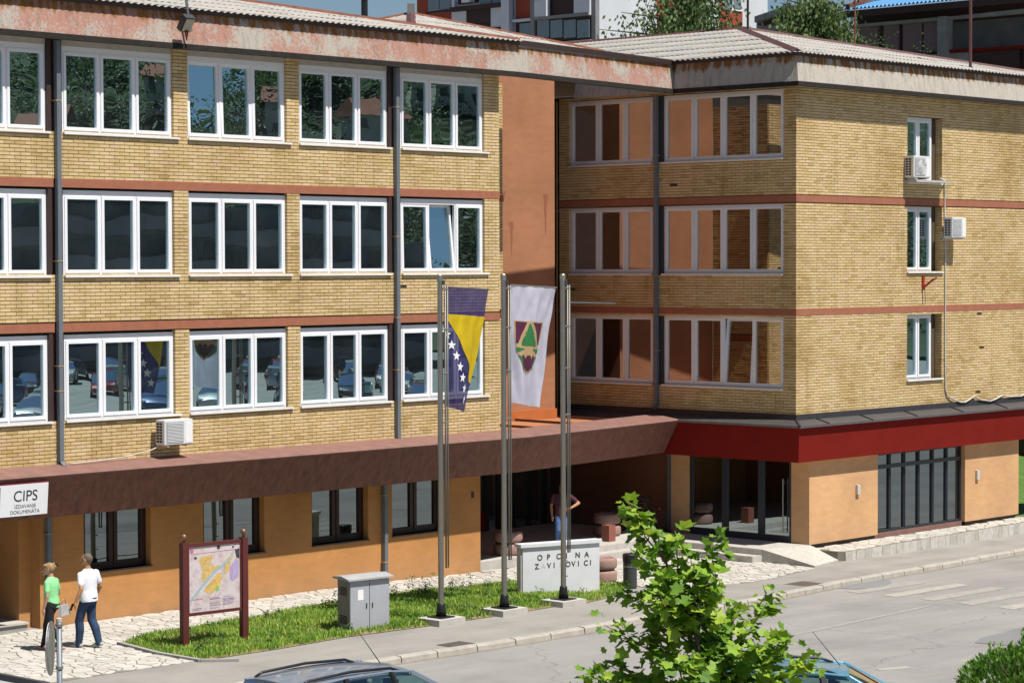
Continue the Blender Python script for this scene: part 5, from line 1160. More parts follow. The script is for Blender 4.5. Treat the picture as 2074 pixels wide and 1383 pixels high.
def leaf_quad(mb, c, d, up, l, w, a): 
    d = Vector(d).normalized(); s_ = d.cross(Vector(up)); s_ = s_.normalized() if s_.length > 1e-4 else Vector((1, 0, 0)); c = Vector(c); n_ = s_.cross(d)
    mb.add([c, c + d * l * .45 + s_ * w + n_ * .06 * l, c + d * l, c + d * l * .45 - s_ * w + n_ * .06 * l], [(0, 1, 2, 3)], 0, a)
for k in range(70):
    while True:
        x_, y_ = rg.uniform(-13.2, .2), rg.uniform(-5.1, -1.2)
        if inside(GRASS, x_, y_): break
    if k < 22: y_ = -1.9 + rg.uniform(-.2, .4); x_ = rg.uniform(-7, -2.5)
    H_ = rg.uniform(.12, .42 if k < 22 else .26); z = zg(x_)
    for q in range(int(18 + H_ * 60)):
        t = rg.random(); a = rg.uniform(0, 6.28); leaf_quad(mb, (x_ + rg.gauss(0, .05), y_ + rg.gauss(0, .05), z + t * H_), (math.cos(a), math.sin(a), rg.uniform(-.1, .9)), (0, 0, 1), rg.uniform(.05, .10), rg.uniform(.012, .025), rg.random())
tag(mb.build('weeds', 'leaf_weed', attr=True), 'low broad leaved weeds among the grass', 'weeds', kind='stuff')
mb = MB()
for a, b_ in zip([(-13.34, -2.35), (-13.62, -3.9), (-13.62, -5.12)], [(-13.62, -3.9), (-13.62, -5.12), (-13.1, -5.6)]): mb.bar((a[0], a[1], .02), (b_[0], b_[1], .02), .10, .07)
for a, b_ in zip([(-12.3, -1.90), (-9.2, -1.60), (-6.4, -1.2)], [(-9.2, -1.60), (-6.4, -1.2), (-4.8, -1.25)]): mb.bar((a[0], a[1], .012), (b_[0], b_[1], .012), .08, .05)
tag(mb.build('lawn_edging', 'concrete'), kind='structure')
# ================================================================== PEOPLE
def skin_mat(): 
    plain('skin', (0.42, 0.235, 0.155), 0.55, 0.08, 20); plain('skin_tan', (0.40, 0.19, 0.10), 0.55, 0.08, 20); plain('shirt_green', (0.24, 0.60, 0.27), 0.85, 0.08, 9, bump=.25, bscale=14); plain('shirt_white', (0.70, 0.71, 0.76), 0.85, 0.04, 9, bump=.25, bscale=14); plain('shirt_maroon', (0.065, 0.022, 0.030), 0.85, 0.2, 9, bump=.25, bscale=14)
    plain('trousers_black', (0.010, 0.009, 0.012), 0.8, 0.2, 9); plain('jeans', (0.020, 0.042, 0.095), 0.85, 0.3, 14, bump=.3, bscale=18); plain('jeans_light', (0.085, 0.155, 0.33), 0.85, 0.25, 9, bump=.3, bscale=18)
    plain('shoe_grey', (0.36, 0.35, 0.31), 0.7, 0.1); plain('sandal', (0.48, 0.27, 0.21), 0.6, 0.1); plain('hair_blond', (0.26, 0.17, 0.075), 0.55, 0.35, 30); plain('hair_grey', (0.115, 0.085, 0.065), 0.7, 0.3, 40); plain('eye_dark', (0.02, 0.015, 0.01), 0.3, 0.0)
skin_mat()
class Fig:
    def __init__(s): s.pr = []
    def cap(s, a, b, ra, rb, lab): s.pr.append(('c', Vector(a), Vector(b), ra, rb, lab)); return s
    def ell(s, c, r_, lab): s.pr.append(('e', Vector(c), Vector(r_), None, None, lab)); return s
    def loft(s, rings, lab): s.pr.append(('l', rings, None, None, None, lab)); return s
    def chain(s, pts, rs, lab):
        for i in range(len(pts) - 1): s.cap(pts[i], pts[i + 1], rs[i], rs[i + 1], lab)
        return s
    def mesh(s, name, mats, labs, vox=.0095, it=5):
        mb = MB()
        for k, a, b, ra, rb, lab in s.pr:
            if k == 'c':
                d = (b - a); l = max(d.length, 1e-5); dn = d / l; pts, rs = [], []
                for q in (-.95, -.7, -.35): pts.append(a + dn * ra * q); rs.append(ra * math.sqrt(max(.02, 1 - q * q)))
                pts += [a, b]; rs += [ra, rb]
                for q in (.35, .7, .95): pts.append(b + dn * rb * q); rs.append(rb * math.sqrt(max(.02, 1 - q * q)))
                mb.tube(pts, rs, 14)
            elif k == 'l':
                n_ = 20; o_ = len(mb.v)
                for z, rx, ry, cx, cy in a: mb.v += [(cx + rx * math.cos(2 * math.pi * j / n_), cy + ry * math.sin(2 * math.pi * j / n_), z) for j in range(n_)]
                for i in range(len(a) - 1):
                    for j in range(n_): mb.f.append([o_ + i * n_ + j, o_ + i * n_ + (j + 1) % n_, o_ + (i + 1) * n_ + (j + 1) % n_, o_ + (i + 1) * n_ + j]); mb.m.append(0); mb.a.append(0)
                mb.f.append([o_ + j for j in range(n_)][::-1]); mb.f.append([o_ + (len(a) - 1) * n_ + j for j in range(n_)]); mb.m += [0, 0]; mb.a += [0, 0]
            else:
                n_ = 10; mb.lathe([(math.sin(math.pi * max(.02, min(.98, i / n_))), -math.cos(math.pi * i / n_)) for i in range(n_ + 1)], seg=16)
                st = len(mb.v) - 16 * (n_ + 1)
                for i in range(st, len(mb.v)): v = mb.v[i]; mb.v[i] = (a.x + v[0] * b.x, a.y + v[1] * b.y, a.z + v[2] * b.z)
        o = mb.build(name, mats[0]); md = o.modifiers.new('r', 'REMESH'); md.mode = 'VOXEL'; md.voxel_size = vox
        sm = o.modifiers.new('s', 'SMOOTH'); sm.factor = .5; sm.iterations = it
        dg = bpy.context.evaluated_depsgraph_get(); me = bpy.data.meshes.new_from_object(o.evaluated_get(dg)); bpy.data.objects.remove(o); me.name = name
        me.materials.clear()
        for m_ in mats: me.materials.append(MATS[m_])
        mi = []
        for f in me.polygons:
            c = f.center; best = 9; bl = 0
            for k, a, b, ra, rb, lab in s.pr:
                if k == 'c':
                    ab = b - a; t = max(0, min(1, (c - a).dot(ab) / max(ab.length_squared, 1e-9))); d_ = (c - (a + ab * t)).length - (ra + (rb - ra) * t)
                elif k == 'l':
                    zc = max(a[0][0], min(a[-1][0], c.z)); i = 0
                    while i < len(a) - 2 and a[i + 1][0] < zc: i += 1
                    t = (zc - a[i][0]) / (a[i + 1][0] - a[i][0]); rr = [a[i][j] + (a[i + 1][j] - a[i][j]) * t for j in range(5)]
                    d_ = (math.hypot((c.x - rr[3]) / rr[1], (c.y - rr[4]) / rr[2]) - 1) * min(rr[1], rr[2])
                    if c.z != zc: d_ = max(d_, 0) + abs(c.z - zc)
                else:
                    q = Vector(((c.x - a.x) / b.x, (c.y - a.y) / b.y, (c.z - a.z) / b.z)); d_ = (q.length - 1) * min(b)
                if d_ < best: best, bl = d_, labs[lab]
            mi.append(bl)
        me.polygons.foreach_set('material_index', mi); me.polygons.foreach_set('use_smooth', [True] * len(me.polygons)); me.update()
        ob = bpy.data.objects.new(name, me); COL.objects.link(ob); return ob
def hand(F, wrist, d, side, lab='skin', curl=.4):
    """palm, four unequal curled fingers and a thumb; d points along the hand, side (unit) points to the thumb side"""
    w = Vector(wrist); d = Vector(d).normalized(); sd = Vector(side); sd = (sd - d * sd.dot(d)).normalized(); nn = d.cross(sd)
    p = w + d * .045; F.cap(w, w + d * .075, .026, .030, lab); F.cap(w + d * .05 + sd * .018, w + d * .085 + sd * .02, .018, .017, lab); F.cap(w + d * .05 - sd * .02, w + d * .085 - sd * .022, .018, .016, lab)
    for k, (off, ln) in enumerate(((.028, .062), (.010, .072), (-.009, .068), (-.027, .052))):
        a = w + d * .09 + sd * off; b = a + d * ln * .55 + nn * ln * .22 * curl; c = b + d * ln * .35 + nn * ln * .6 * curl
        F.chain([a, b, c], [.0105, .0098, .0088], lab)
    t0 = w + d * .03 + sd * .03; F.chain([t0, t0 + sd * .028 + d * .028, t0 + sd * .034 + d * .06 + nn * .012], [.013, .0115, .010], lab)
def walker(name, label, H, top, bottom, shoe, skinm, female, stride, phase, loc, heading, arm_sw, extra):
    F = Fig(); s = H / 1.80; hip = .94; w = .155 if female else .17
    # torso
    sh_w = .185 if female else .215
    k_ = .90 if female else 1.0
    F.loft([(.84, .13, .10, 0, -.02), (.90, .172, .135, 0, -.025), (.97, .176, .138, 0, -.02), (1.03, .172, .13, 0, -.01)], 'pants')
    F.loft([(.90, .184 * k_, .142, 0, -.02), (.955, .188 * k_, .143, 0, -.015), (1.02, .188 * k_, .142, 0, -.01), (1.12, .182 * k_, .134, 0, 0), (1.24, .192 * k_, .132, 0, .0), (1.34, .205 * k_, .128, 0, -.002), (1.42, .205 * k_, .108, 0, -.005), (1.475, .15 * k_, .085, 0, -.005), (1.515, .075, .066, 0, 0)], 'shirt')
    F.cap((-sh_w + .03, -.01, 1.425), (sh_w - .03, -.01, 1.425), .058, .058, 'shirt')
    F.cap((0, 0, 1.50), (0, .015, 1.60), .055, .054, 'skin')
    hx, hy, hz, = extra.get('head', (0, .03, 1.69)); F.ell((hx, hy, hz), (.078, .098, .112), 'skin'); F.ell((hx, hy + .035, hz - .05), (.06, .07, .065), 'skin')
    fv = Vector(extra.get('look', (0, 1, 0))).normalized(); rv = Vector((fv.y, -fv.x, 0)).normalized()
    hc = Vector((hx, hy, hz)); F.cap(hc + fv * .095 + Vector((0, 0, .005)), hc + fv * .118 + Vector((0, 0, -.028)), .011, .015, 'skin'); F.cap(hc + fv * .09 + Vector((0, 0, -.085)), hc + fv * .075 + Vector((0, 0, -.095)), .022, .02, 'skin')
    for sg_ in (-1, 1):
        F.ell(hc + rv * .078 * sg_ + Vector((0, 0, -.01)), (.016, .02, .032), 'skin')
        F.ell(hc + rv * .033 * sg_ + fv * .083 + Vector((0, 0, .012)), (.012, .012, .009), 'eye')
    F.ell(hc + fv * .088 + Vector((0, 0, -.058)), (.026, .014, .007), 'lip')
    # legs: a is +1 for the leg in front
    for sg_, a in ((-1, phase), (1, -phase)):
        hipj = Vector((sg_ * .085, -.01, .93)); foot = Vector((sg_ * .075, a * stride / 2 + (.02 if a > 0 else -.04), .085 if a > 0 else .115))
        knee = (hipj + foot) / 2 + Vector((sg_ * .01, .055 if a > 0 else .09, .01))
        if a == 0: knee = (hipj + foot) / 2 + Vector((0, .02, 0))
        fl_ = extra.get('flare', 1.0)
        F.chain([hipj, hipj.lerp(knee, .5) + Vector((0, .012, 0)), knee, knee.lerp(foot, .4) + Vector((0, -.022, 0)), foot + Vector((0, 0, -.02))], [.098, .085, .064 * fl_, .062 * fl_, .050 * fl_], 'pants')
        toe = Vector((0, 1, -.06 if a > 0 else -.32)).normalized(); heel = foot + Vector((0, -.05, -.035))
        F.chain([heel, foot + toe * .08 + Vector((0, 0, -.04)), foot + toe * .17 + Vector((0, 0, -.050))], [.038, .042, .032], 'shoe')
    # arms
    for sg_ in (-1, 1):
        sp = Vector((sg_ * (sh_w - .012), -.01, 1.42)); key = 'armR' if sg_ > 0 else 'armL'
        if key in extra: el, wr, hd, th_ = [Vector(q) for q in extra[key]]
        else:
            sw = arm_sw * (-sg_ if phase < 0 else sg_); el = sp + Vector((sg_ * .06, sw * .10 - .03, -.29)); wr = el + Vector((sg_ * .02, sw * .16 + .05, -.245)); hd = wr - el; th_ = Vector((-sg_ * .4, 1, 0))
        mid = sp.lerp(el, .62)
        F.chain([sp, mid], [.064 if not female else .058, .061 if not female else .054], 'shirt'); F.chain([sp.lerp(el, .5), el, el.lerp(wr, .35), wr], [.044 if not female else .038, .039 if not female else .034, .040 if not female else .034, .026], 'skin')
        hand(F, wr, hd, th_)
    labs = {'skin': 0, 'shirt': 1, 'pants': 2, 'shoe': 3, 'eye': 4, 'lip': 5}
    plain('lip', (0.33, 0.13, 0.10), .5, .05)
    o = F.mesh(name, [skinm, top, bottom, shoe, 'eye_dark', 'lip'], labs)
    o.location = loc; o.scale = (s, s, s); o.rotation_euler = (0, 0, math.atan2(heading[1], heading[0]) - math.pi / 2)
    tag(o, label, 'person'); return o, hc, fv
def hair_cap(person, hc, fv, mat, bun=False, thick=1.07):
    F = Fig(); F.ell(hc + Vector((0, -.012, .018)) - fv * .012, (.078 * thick, .098 * thick, .104 * thick), 'h')
    if bun:
        b = hc - fv * .11 + Vector((0, 0, .02)); F.ell(b, (.055, .05, .06), 'h'); F.ell(b + Vector((.03, 0, .045)), (.035, .03, .035), 'h'); F.ell(b + Vector((-.03, .0, .05)), (.03, .035, .03), 'h'); F.ell(hc + fv * .03 + Vector((0, 0, .075)), (.07, .08, .045), 'h')
    o = F.mesh('hair', [mat], {'h': 0}, .009, 2)
    # open the face and neck: keep only what lies behind the hairline
    bm = bmesh.new(); bm.from_mesh(o.data)
    bmesh.ops.delete(bm, geom=[f for f in bm.faces if ((f.calc_center_median() - hc).dot(fv) > .045 and (f.calc_center_median() - hc).z < .055) or ((f.calc_center_median() - hc).z < -.075)], context='FACES')
    bm.to_mesh(o.data); bm.free(); o.parent = person; return o
m1, hc, fv = walker('person', 'person in white T-shirt and dark blue jeans walking away past the wall', 1.80, 'shirt_white', 'jeans', 'shoe_grey', 'skin_tan', False, .27, 1, (-14.02, -2.28, .012), (-.25, .97), .5, {'flare': 1.22, 'look': (-.35, .94, 0), 'armL': ((-.30, -.10, 1.17), (-.36, -.02, .93), (-.05, .1, -1), (.6, .8, 0)), 'armR': ((.285, -.04, 1.15), (.30, .10, .92), (0, .15, -1), (-.5, .9, 0))})
hair_cap(m1, hc, fv, 'hair_grey', thick=1.03); m1.scale.x *= 1.12; m1.scale.y *= 1.08
w1, hc, fv = walker('person', 'person in bright green T-shirt and black leggings walking with a handbag', 1.67, 'shirt_green', 'trousers_black', 'sandal', 'skin', True, .42, -1, (-14.72, -2.06, .012), (-.45, .89), .3, {'flare': .88, 'head': (-.01, .05, 1.68), 'look': (-.5, .87, -.25), 'armR': ((.255, -.03, 1.15), (.27, .13, .98), (.1, .6, -.8), (-.5, .8, 0)), 'armL': ((-.245, -.05, 1.15), (-.25, .02, .90), (0, .1, -1), (.5, .8, 0))})
hair_cap(w1, hc, fv, 'hair_blond', bun=True, thick=1.10); w1.scale.x *= 1.13; w1.scale.y *= 1.06
mb = MB(); cl = w1.matrix_basis @ (hc - fv * .165 + Vector((0, 0, .045))); mb.tube([cl + Vector((-.03, 0, .035)), cl + Vector((.0, -.01, 0)), cl + Vector((.03, 0, -.03))], .016, 7); tag(mb.build('hair_clip', 'black'), 'black clip holding up the blond hair', 'hair clip')
m3, hc, fv = walker('person', 'bald person in dark maroon T-shirt and light jeans standing at the entrance', 1.73, 'shirt_maroon', 'jeans_light', 'shoe_grey', 'skin_tan', False, .10, 1, (3.09, .78, .125), (-.73, -.69), .0, {'flare': 1.2, 'head': (-.03, .07, 1.66), 'look': (.1, 1, 0), 'armL': ((-.46, -.06, 1.22), (-.22, .14, 1.10), (.9, .25, -.25), (0, .4, .9)), 'armR': ((.27, .0, 1.15), (.25, .10, .91), (-.1, .15, -1), (-.5, .9, 0))})
mb = MB(); mb.box(-.055, .055, -.0, .012, -.012, .012)
# hand bag and phone
plain('bag_silver', (0.42, 0.42, 0.43), 0.4, 0.15, 40); bg_ = thing('handbag', 'silver grey quilted handbag hanging from the hand of the person in green', 'handbag', (-14.50, -2.16, .68), R(20))
mb = MB(); mb.add([(-.15, -.05, 0), (.15, -.05, 0), (.15, .05, 0), (-.15, .05, 0), (-.11, -.02, .20), (.11, -.02, .20), (.11, .02, .20), (-.11, .02, .20)], [(0, 3, 2, 1), (4, 5, 6, 7), (0, 1, 5, 4), (1, 2, 6, 5), (2, 3, 7, 6), (3, 0, 4, 7)]); b2 = mb.build('bag_body', 'bag_silver', bg_)
for k in range(6):
    mb = MB(); mb.tube([(-.13 + .05 * k, -.051 + .003, .01), (-.085 + .03 * k, -.023, .19)], .004, 4); mb.build('quilt_seam', 'steel_dull', b2)
mb = MB(); mb.tube([(-.07, 0, .20), (-.05, 0, .27), (0, 0, .30), (.05, 0, .27), (.07, 0, .20)], .008, 6); mb.build('handle', 'steel_dull', bg_)
ph = MB(); ph.box(-.035, .035, -.005, .005, -.07, .07); q = m1.matrix_basis @ Vector((-.38, .05, .83)); po = ph.build('phone', 'black', loc=tuple(q)); po.rotation_euler = (.3, .2, .4); tag(po, 'black phone in the hand of the person in white', 'phone')

# ================================================================== CARS
def carpaint(name):
    m, n, b = mat_new(name); L = n.links; oi = N(n, 'ShaderNodeObjectInfo'); L.new(oi.outputs['Color'], b.inputs['Base Color'])
    b.inputs['Metallic'].default_value = 0.35; b.inputs['Roughness'].default_value = 0.32; b.inputs['Coat Weight'].default_value = 0.7; b.inputs['Coat Roughness'].default_value = 0.04; MATS[name] = m
carpaint('car_paint'); plain('tyre', (0.015, 0.015, 0.015), .8, .1); plain('alloy', (0.40, 0.40, 0.41), .35, .05, metal=.9); plain('lamp_red', (0.30, 0.01, 0.01), .2, .05); plain('lamp_clear', (0.6, 0.6, 0.62), .1, .05); plain('seat', (0.05, 0.052, 0.06), .9, .2); plain('trim_black', (0.014, 0.014, 0.016), .4, .1)
def make_car(name, label, cat='car', group=None):
    t = thing(name, label, cat, group=group)
    st = [(-2.16, .62, .50, .86), (-2.08, .78, .30, .97), (-1.75, .84, .24, 1.0), (-.9, .87, .22, .99), (0, .87, .22, .97), (.95, .865, .22, .95), (1.45, .84, .24, .87), (1.9, .76, .28, .76), (2.10, .58, .34, .64)]
    mb = MB(); rings = []
    for x_, w, zb, zt in st:
        zm = (zb + zt) / 2; half = [(0, zt + .015), (w * .78, zt), (w * .93, zt - .03), (w * .995, zt - .12), (w, zm), (w * .985, zb + .12), (w * .90, zb + .01), (0, zb)]
        ring = [(x_, y_, z_) for y_, z_ in half] + [(x_, -y_, z_) for y_, z_ in half[-2:0:-1]]; rings.append(ring)
    k = len(rings[0]); vs = [p_ for r_ in rings for p_ in r_]; fs = []
    for i in range(len(rings) - 1):
        for j in range(k): fs.append((i * k + j, i * k + (j + 1) % k, (i + 1) * k + (j + 1) % k, (i + 1) * k + j))
    fs += [tuple(range(k)), tuple(range((len(rings) - 1) * k, len(rings) * k))[::-1]]
    mb.add(vs, fs); body = fix_normals(mb.build('body', 'car_paint', t)); smooth_by_angle(body, 38)
    # roof shell
    def rz(x_, y_): return 1.525 - .055 * ((x_ + .75) / 1.0) ** 2 * (1.0 if x_ > -.75 else .75) - .055 * abs(y_ / .6) ** 2.4
    mb = MB(); nx, ny = 14, 10; X0, X1 = -1.86, .30; vs = []
    for i in range(nx + 1):
        for j in range(ny + 1):
            x_ = X0 + (X1 - X0) * i / nx; hw = .60 - .05 * max(0, (x_ - .0)) ; y_ = -hw + 2 * hw * j / ny; vs.append((x_, y_, rz(x_, y_)))
    kk = ny + 1; fs = [(i * kk + j, (i + 1) * kk + j, (i + 1) * kk + j + 1, i * kk + j + 1) for i in range(nx) for j in range(ny)]
    n0 = len(vs); vs += [(a, b_ * .99, c - .05) for a, b_, c in vs]; fs += [tuple(n0 + q for q in f)[::-1] for f in fs[:nx * ny]]
    bd = [i * kk for i in range(nx + 1)] + [nx * kk + j for j in range(1, kk)] + [i * kk + ny for i in range(nx - 1, -1, -1)] + [j for j in range(ny - 1, 0, -1)]
    for a, b_ in zip(bd, bd[1:] + bd[:1]): fs.append((a, b_, n0 + b_, n0 + a))
    mb.add(vs, fs); roof = fix_normals(mb.build('roof', 'car_paint', t)); smooth_by_angle(roof, 50)
    # pillars and glass
    def side(x_, z_, s_): 
        f = (z_ - .97) / .49; return (x_, s_ * (.815 - .225 * f), z_)
    tops = [(-1.80, 1.41), (-.95, 1.455), (-.10, 1.46), (.28, 1.43)]; bots = [(-1.98, 1.0), (-.92, .985), (.02, .97), (1.12, .955)]
    for s_ in (-1, 1):
        for i in range(4):
            mb = MB(); mb.bar(side(*bots[i], s_), side(*tops[i], s_), .075 if i in (0, 3) else .085, .05); mb.build('pillar', 'car_paint' if i in (0, 3) else 'trim_black', t)
        for i in range(3):
            mb = MB(); q = [side(*bots[i], s_), side(*bots[i + 1], s_), side(*tops[i + 1], s_), side(*tops[i], s_)]; mb.add(q, [(0, 1, 2, 3)]); mb.build('side_window', 'glass_car', t)
        mb = MB(); mb.tube([side(-1.84, 1.415, s_), side(-.95, 1.468, s_), side(-.1, 1.47, s_), side(.32, 1.43, s_), side(1.14, .97, s_)], .02, 6); mb.build('window_trim', 'car_paint', t)
        mb = MB(); mb.tube([(x_, s_ * .53, rz(x_, .53) + hh) for x_, hh in ((-1.72, .0), (-1.6, .045), (-.8, .055), (-.05, .05), (.12, 0))], .022, 8); mb.build('roof_rail', 'trim_black', t, smooth=True)
        mb = MB(); mb.obox((1.0, s_ * .97, 1.0), (1, 0, 0), (0, 1, 0), (0, 0, 1), .07, .10, .065); mi_ = mb.build('mirror', 'car_paint', t); smooth_by_angle(mi_)
        for x_ in (-.75, .30):
            mb = MB(); mb.obox((x_, s_ * .872, .80), (1, 0, 0), (0, 1, 0), (0, 0, 1), .10, .014, .016); mb.build('door_handle', 'trim_black', t)
        mb = MB(); mb.obox((1.93, s_ * .60, .69), (.94, -.2 * s_, -.28), (.2 * s_, .98, 0), (.28, 0, .96), .13, .13, .055); mb.build('headlight', 'lamp_clear', t)
        mb = MB(); mb.obox((-2.06, s_ * .70, .86), (1, 0, 0), (0, 1, 0), (0, 0, 1), .06, .10, .13); mb.build('tail_light', 'lamp_red', t)
        for x_ in (-1.30, 1.32):
            mb = MB(); mb.lathe([(.20, -.1), (.30, -.1), (.315, -.07), (.315, .07), (.30, .1), (.20, .1)], seg=24)
            mb.v = [(x_ + a, s_ * .77 + c, .315 + b_) for a, b_, c in mb.v]; w = mb.build('wheel', 'tyre', t); smooth_by_angle(w)
            mb = MB(); mb.lathe([(.20, -.104), (.20, .104)], seg=20); mb.v = [(x_ + a, s_ * .77 + c, .315 + b_) for a, b_, c in mb.v]; mb.build('rim', 'alloy', w)
    mb = MB(); mb.add([(.30, -.56, 1.435), (.30, .56, 1.435), (1.14, .79, .96), (1.14, -.79, .96), (.34, 0, 1.475), (1.26, 0, .965)], [(0, 4, 5, 3), (4, 1, 2, 5)]); mb.build('windscreen', 'glass_car', t, smooth=True)
    mb = MB(); mb.add([(-1.86, .55, 1.40), (-1.86, -.55, 1.40), (-2.08, -.76, 1.0), (-2.08, .76, 1.0), (-1.90, 0, 1.435), (-2.14, 0, 1.0)], [(0, 4, 5, 3), (4, 1, 2, 5)]); mb.build('rear_window', 'glass_car', t, smooth=True)
    for x_ in (-.85, .20):
        for s_ in (-.36, .36):
            mb = MB(); mb.obox((x_, s_, .85), (1, 0, 0), (0, 1, 0), (-.2, 0, .98), .09, .22, .32); mb.obox((x_ - .1, s_, 1.22), (1, 0, 0), (0, 1, 0), (0, 0, 1), .05, .12, .09); mb.build('seat', 'seat', t)
    mb = MB(); mb.tube([(.20, 0, 1.49), (-.20, 0, 1.98)], [.008, .004], 6); mb.build('antenna', 'trim_black', t)
    mb = MB(); mb.box(-2.18, -2.14, -.26, .26, .58, .70); mb.build('number_plate', 'white_paint', t); mb = MB(); mb.obox((2.09, 0, .50), (1, 0, 0), (0, 1, 0), (0, 0, 1), .03, .40, .08); mb.build('grille', 'trim_black', t)
    return t
def paint(t, col):
    for o in [t] + list(t.children_recursive): o.color = (*col, 1)
car1 = make_car('car', 'silver blue estate car with roof rails, cut off at the bottom left', 'car', 'estate cars in the foreground')
car1.location = (-17.55, -13.72, -.095); car1.rotation_euler = (0, 0, R(-4)); paint(car1, (0.22, 0.27, 0.34))
car2 = copy_tree(car1); car2['label'] = 'light blue estate car partly hidden behind the young tree'; car2.location = (-13.1, -18.8, -.095); car2.rotation_euler = (0, 0, R(-52)); paint(car2, (0.13, 0.33, 0.46))
cols = [(.03, .035, .05), (.5, .5, .5), (.05, .09, .2), (.55, .56, .56), (.02, .02, .02), (.3, .02, .02), (.42, .45, .48), (.6, .6, .58), (.08, .1, .12)]
rg = random.Random(5); ci = 0
KEEP = ('body', 'roof', 'side_window', 'windscreen', 'rear_window', 'wheel', 'tail_light', 'headlight')
for row in range(6):
    for k in range(8):
        if rg.random() < .12: continue
        base = Vector((38, -58, 0)) + Vector((.66, -.75, 0)) * (row * 7.5) + Vector((.75, .66, 0)) * ((k - 3.4) * 3.6 + rg.uniform(-.4, .4))
        t = car1.copy(); COL.objects.link(t); t['label'] = 'parked car seen only as a reflection in the office windows'; t['group'] = 'cars parked across the square'
        t.location = (base.x, base.y, zg(base.x) - .13); t.rotation_euler = (0, 0, R((-48 if row % 2 else 132) + rg.uniform(-5, 5)))
        for ch in car1.children:
            if ch.name.split('.')[0] in KEEP: c = ch.copy(); COL.objects.link(c); c.parent = t
        paint(t, cols[ci % 9]); ci += 1
# round road sign seen edge-on, trailer corner
rs = thing('road_sign', 'round road sign seen edge on, on a grey pole at the bottom left', 'road sign', (-26.2, -17.68, 0)); dirn = Vector((.58, .81, 0)).normalized()
mb = MB(); mb.tube([(.05, -.04, -.1), (.05, -.04, 3.38)], .032, 12); mb.build('pole', 'pipe_grey', rs, smooth=True); mb = MB(); mb.lathe([(.034, 3.38), (.034, 3.42), (.01, 3.43)], (.05, -.04, 0), 12); mb.build('cap', 'concrete_light', rs)
fd = Vector((-.727, .688, 0)); up = Vector((0, 0, 1)); sd = Vector((.688, .727, 0)); c0 = Vector((-.02, .02, 3.09))
for nm, r_, o_, mt in (('disc', .30, 0.0, 'steel_dull'), ('face', .285, .012, 'white_paint'), ('red_ring', .30, .024, 'bracket_red')):
    mb = MB()
    if nm == 'red_ring': mb.tube([c0 + fd * o_ + (sd * math.cos(a) + up * math.sin(a)) * .262 for a in [2 * math.pi * k / 32 for k in range(33)]], .006, 6, cap=False)
    else: mb.tube([c0 + fd * (o_ - .01), c0 + fd * (o_ + .01)], r_, 32)
    mb.build(nm, mt, rs)
for z in (2.86, 3.33):
    mb = MB(); mb.lathe([(.042, z), (.042, z + .03)], (.05, -.04, 0), 10); mb.build('clamp', 'steel_dull', rs)
tr = thing('trailer', 'corner of a pale box trailer with dark rim at the bottom left edge', 'trailer', (-22.4, -10.0, 0), R(0))
mb = MB(); mb.box(-1.6, 1.15, -.75, .75, .4, 1.18); mb.build('box', 'cabinet_roof', tr); mb = MB(); mb.box(-1.65, 1.2, -.82, -.74, 1.18, 1.27); mb.box(-1.65, 1.2, .72, .80, 1.18, 1.27); mb.box(1.12, 1.2, -.74, .72, 1.18, 1.27); mb.build('rim', 'dark_grey', tr)
for s_ in (-.85, .85):
    mb = MB(); mb.lathe([(.29, -.08), (.30, .08)], seg=18); mb.v = [(-.2 + a, s_ + c, .2 + b_) for a, b_, c in mb.v]; mb.build('wheel', 'tyre', tr)

# ================================================================== TREES
def leaf_shape(n_lobes=5):
    pts = []
    for k in range(11):
        a = math.pi * (-.5 + 1.0 * k / 10) * 1.55; r_ = (1.0, .66)[k % 2] * (.75 + .3 * math.cos(a * .55)); pts.append((math.sin(a) * r_ * .62, math.cos(a) * r_ * .62 + .12))
    return [(0, -.08)] + pts[::1]
LP = leaf_shape()
def add_leaf(mb, c, ax, nn, size, a):
    c, ax, nn = Vector(c), Vector(ax).normalized(), Vector(nn); sd = ax.cross(nn)
    if sd.length < 1e-4: sd = Vector((1, 0, 0))
    sd.normalize(); nn = sd.cross(ax)
    mb.add([c + sd * x_ * size + ax * (y_ + .08) * size + nn * (abs(x_) * .22 * size - .1 * size * y_ * y_) for x_, y_ in LP], [(0, i, i + 1) for i in range(1, len(LP) - 1)], 0, a)
rt = Vector((.679, -.735, 0)); ft = Vector((.734, .678, 0)); T0 = Vector((-18.72, -20.80, 0))
tree = thing('young_plane_tree', 'young maple leaved tree with bright green lobed leaves in front of the road', 'tree', (0, 0, 0))
def TL(l, z, d=0): return T0 + rt * l + ft * d + Vector((0, 0, z))
trunk = [TL(.30, -.1), TL(.26, .8), TL(.18, 1.6, .02), TL(.10, 2.3), TL(-.02, 2.75, .03), TL(-.22, 3.3), TL(-.50, 3.85), TL(-.72, 4.2), TL(-.83, 4.36)]
mb = MB(); mb.tube(trunk, [.05, .046, .04, .032, .025, .018, .013, .008, .005], 8); mb.build('trunk', 'bark', tree, smooth=True)
rg = random.Random(11)
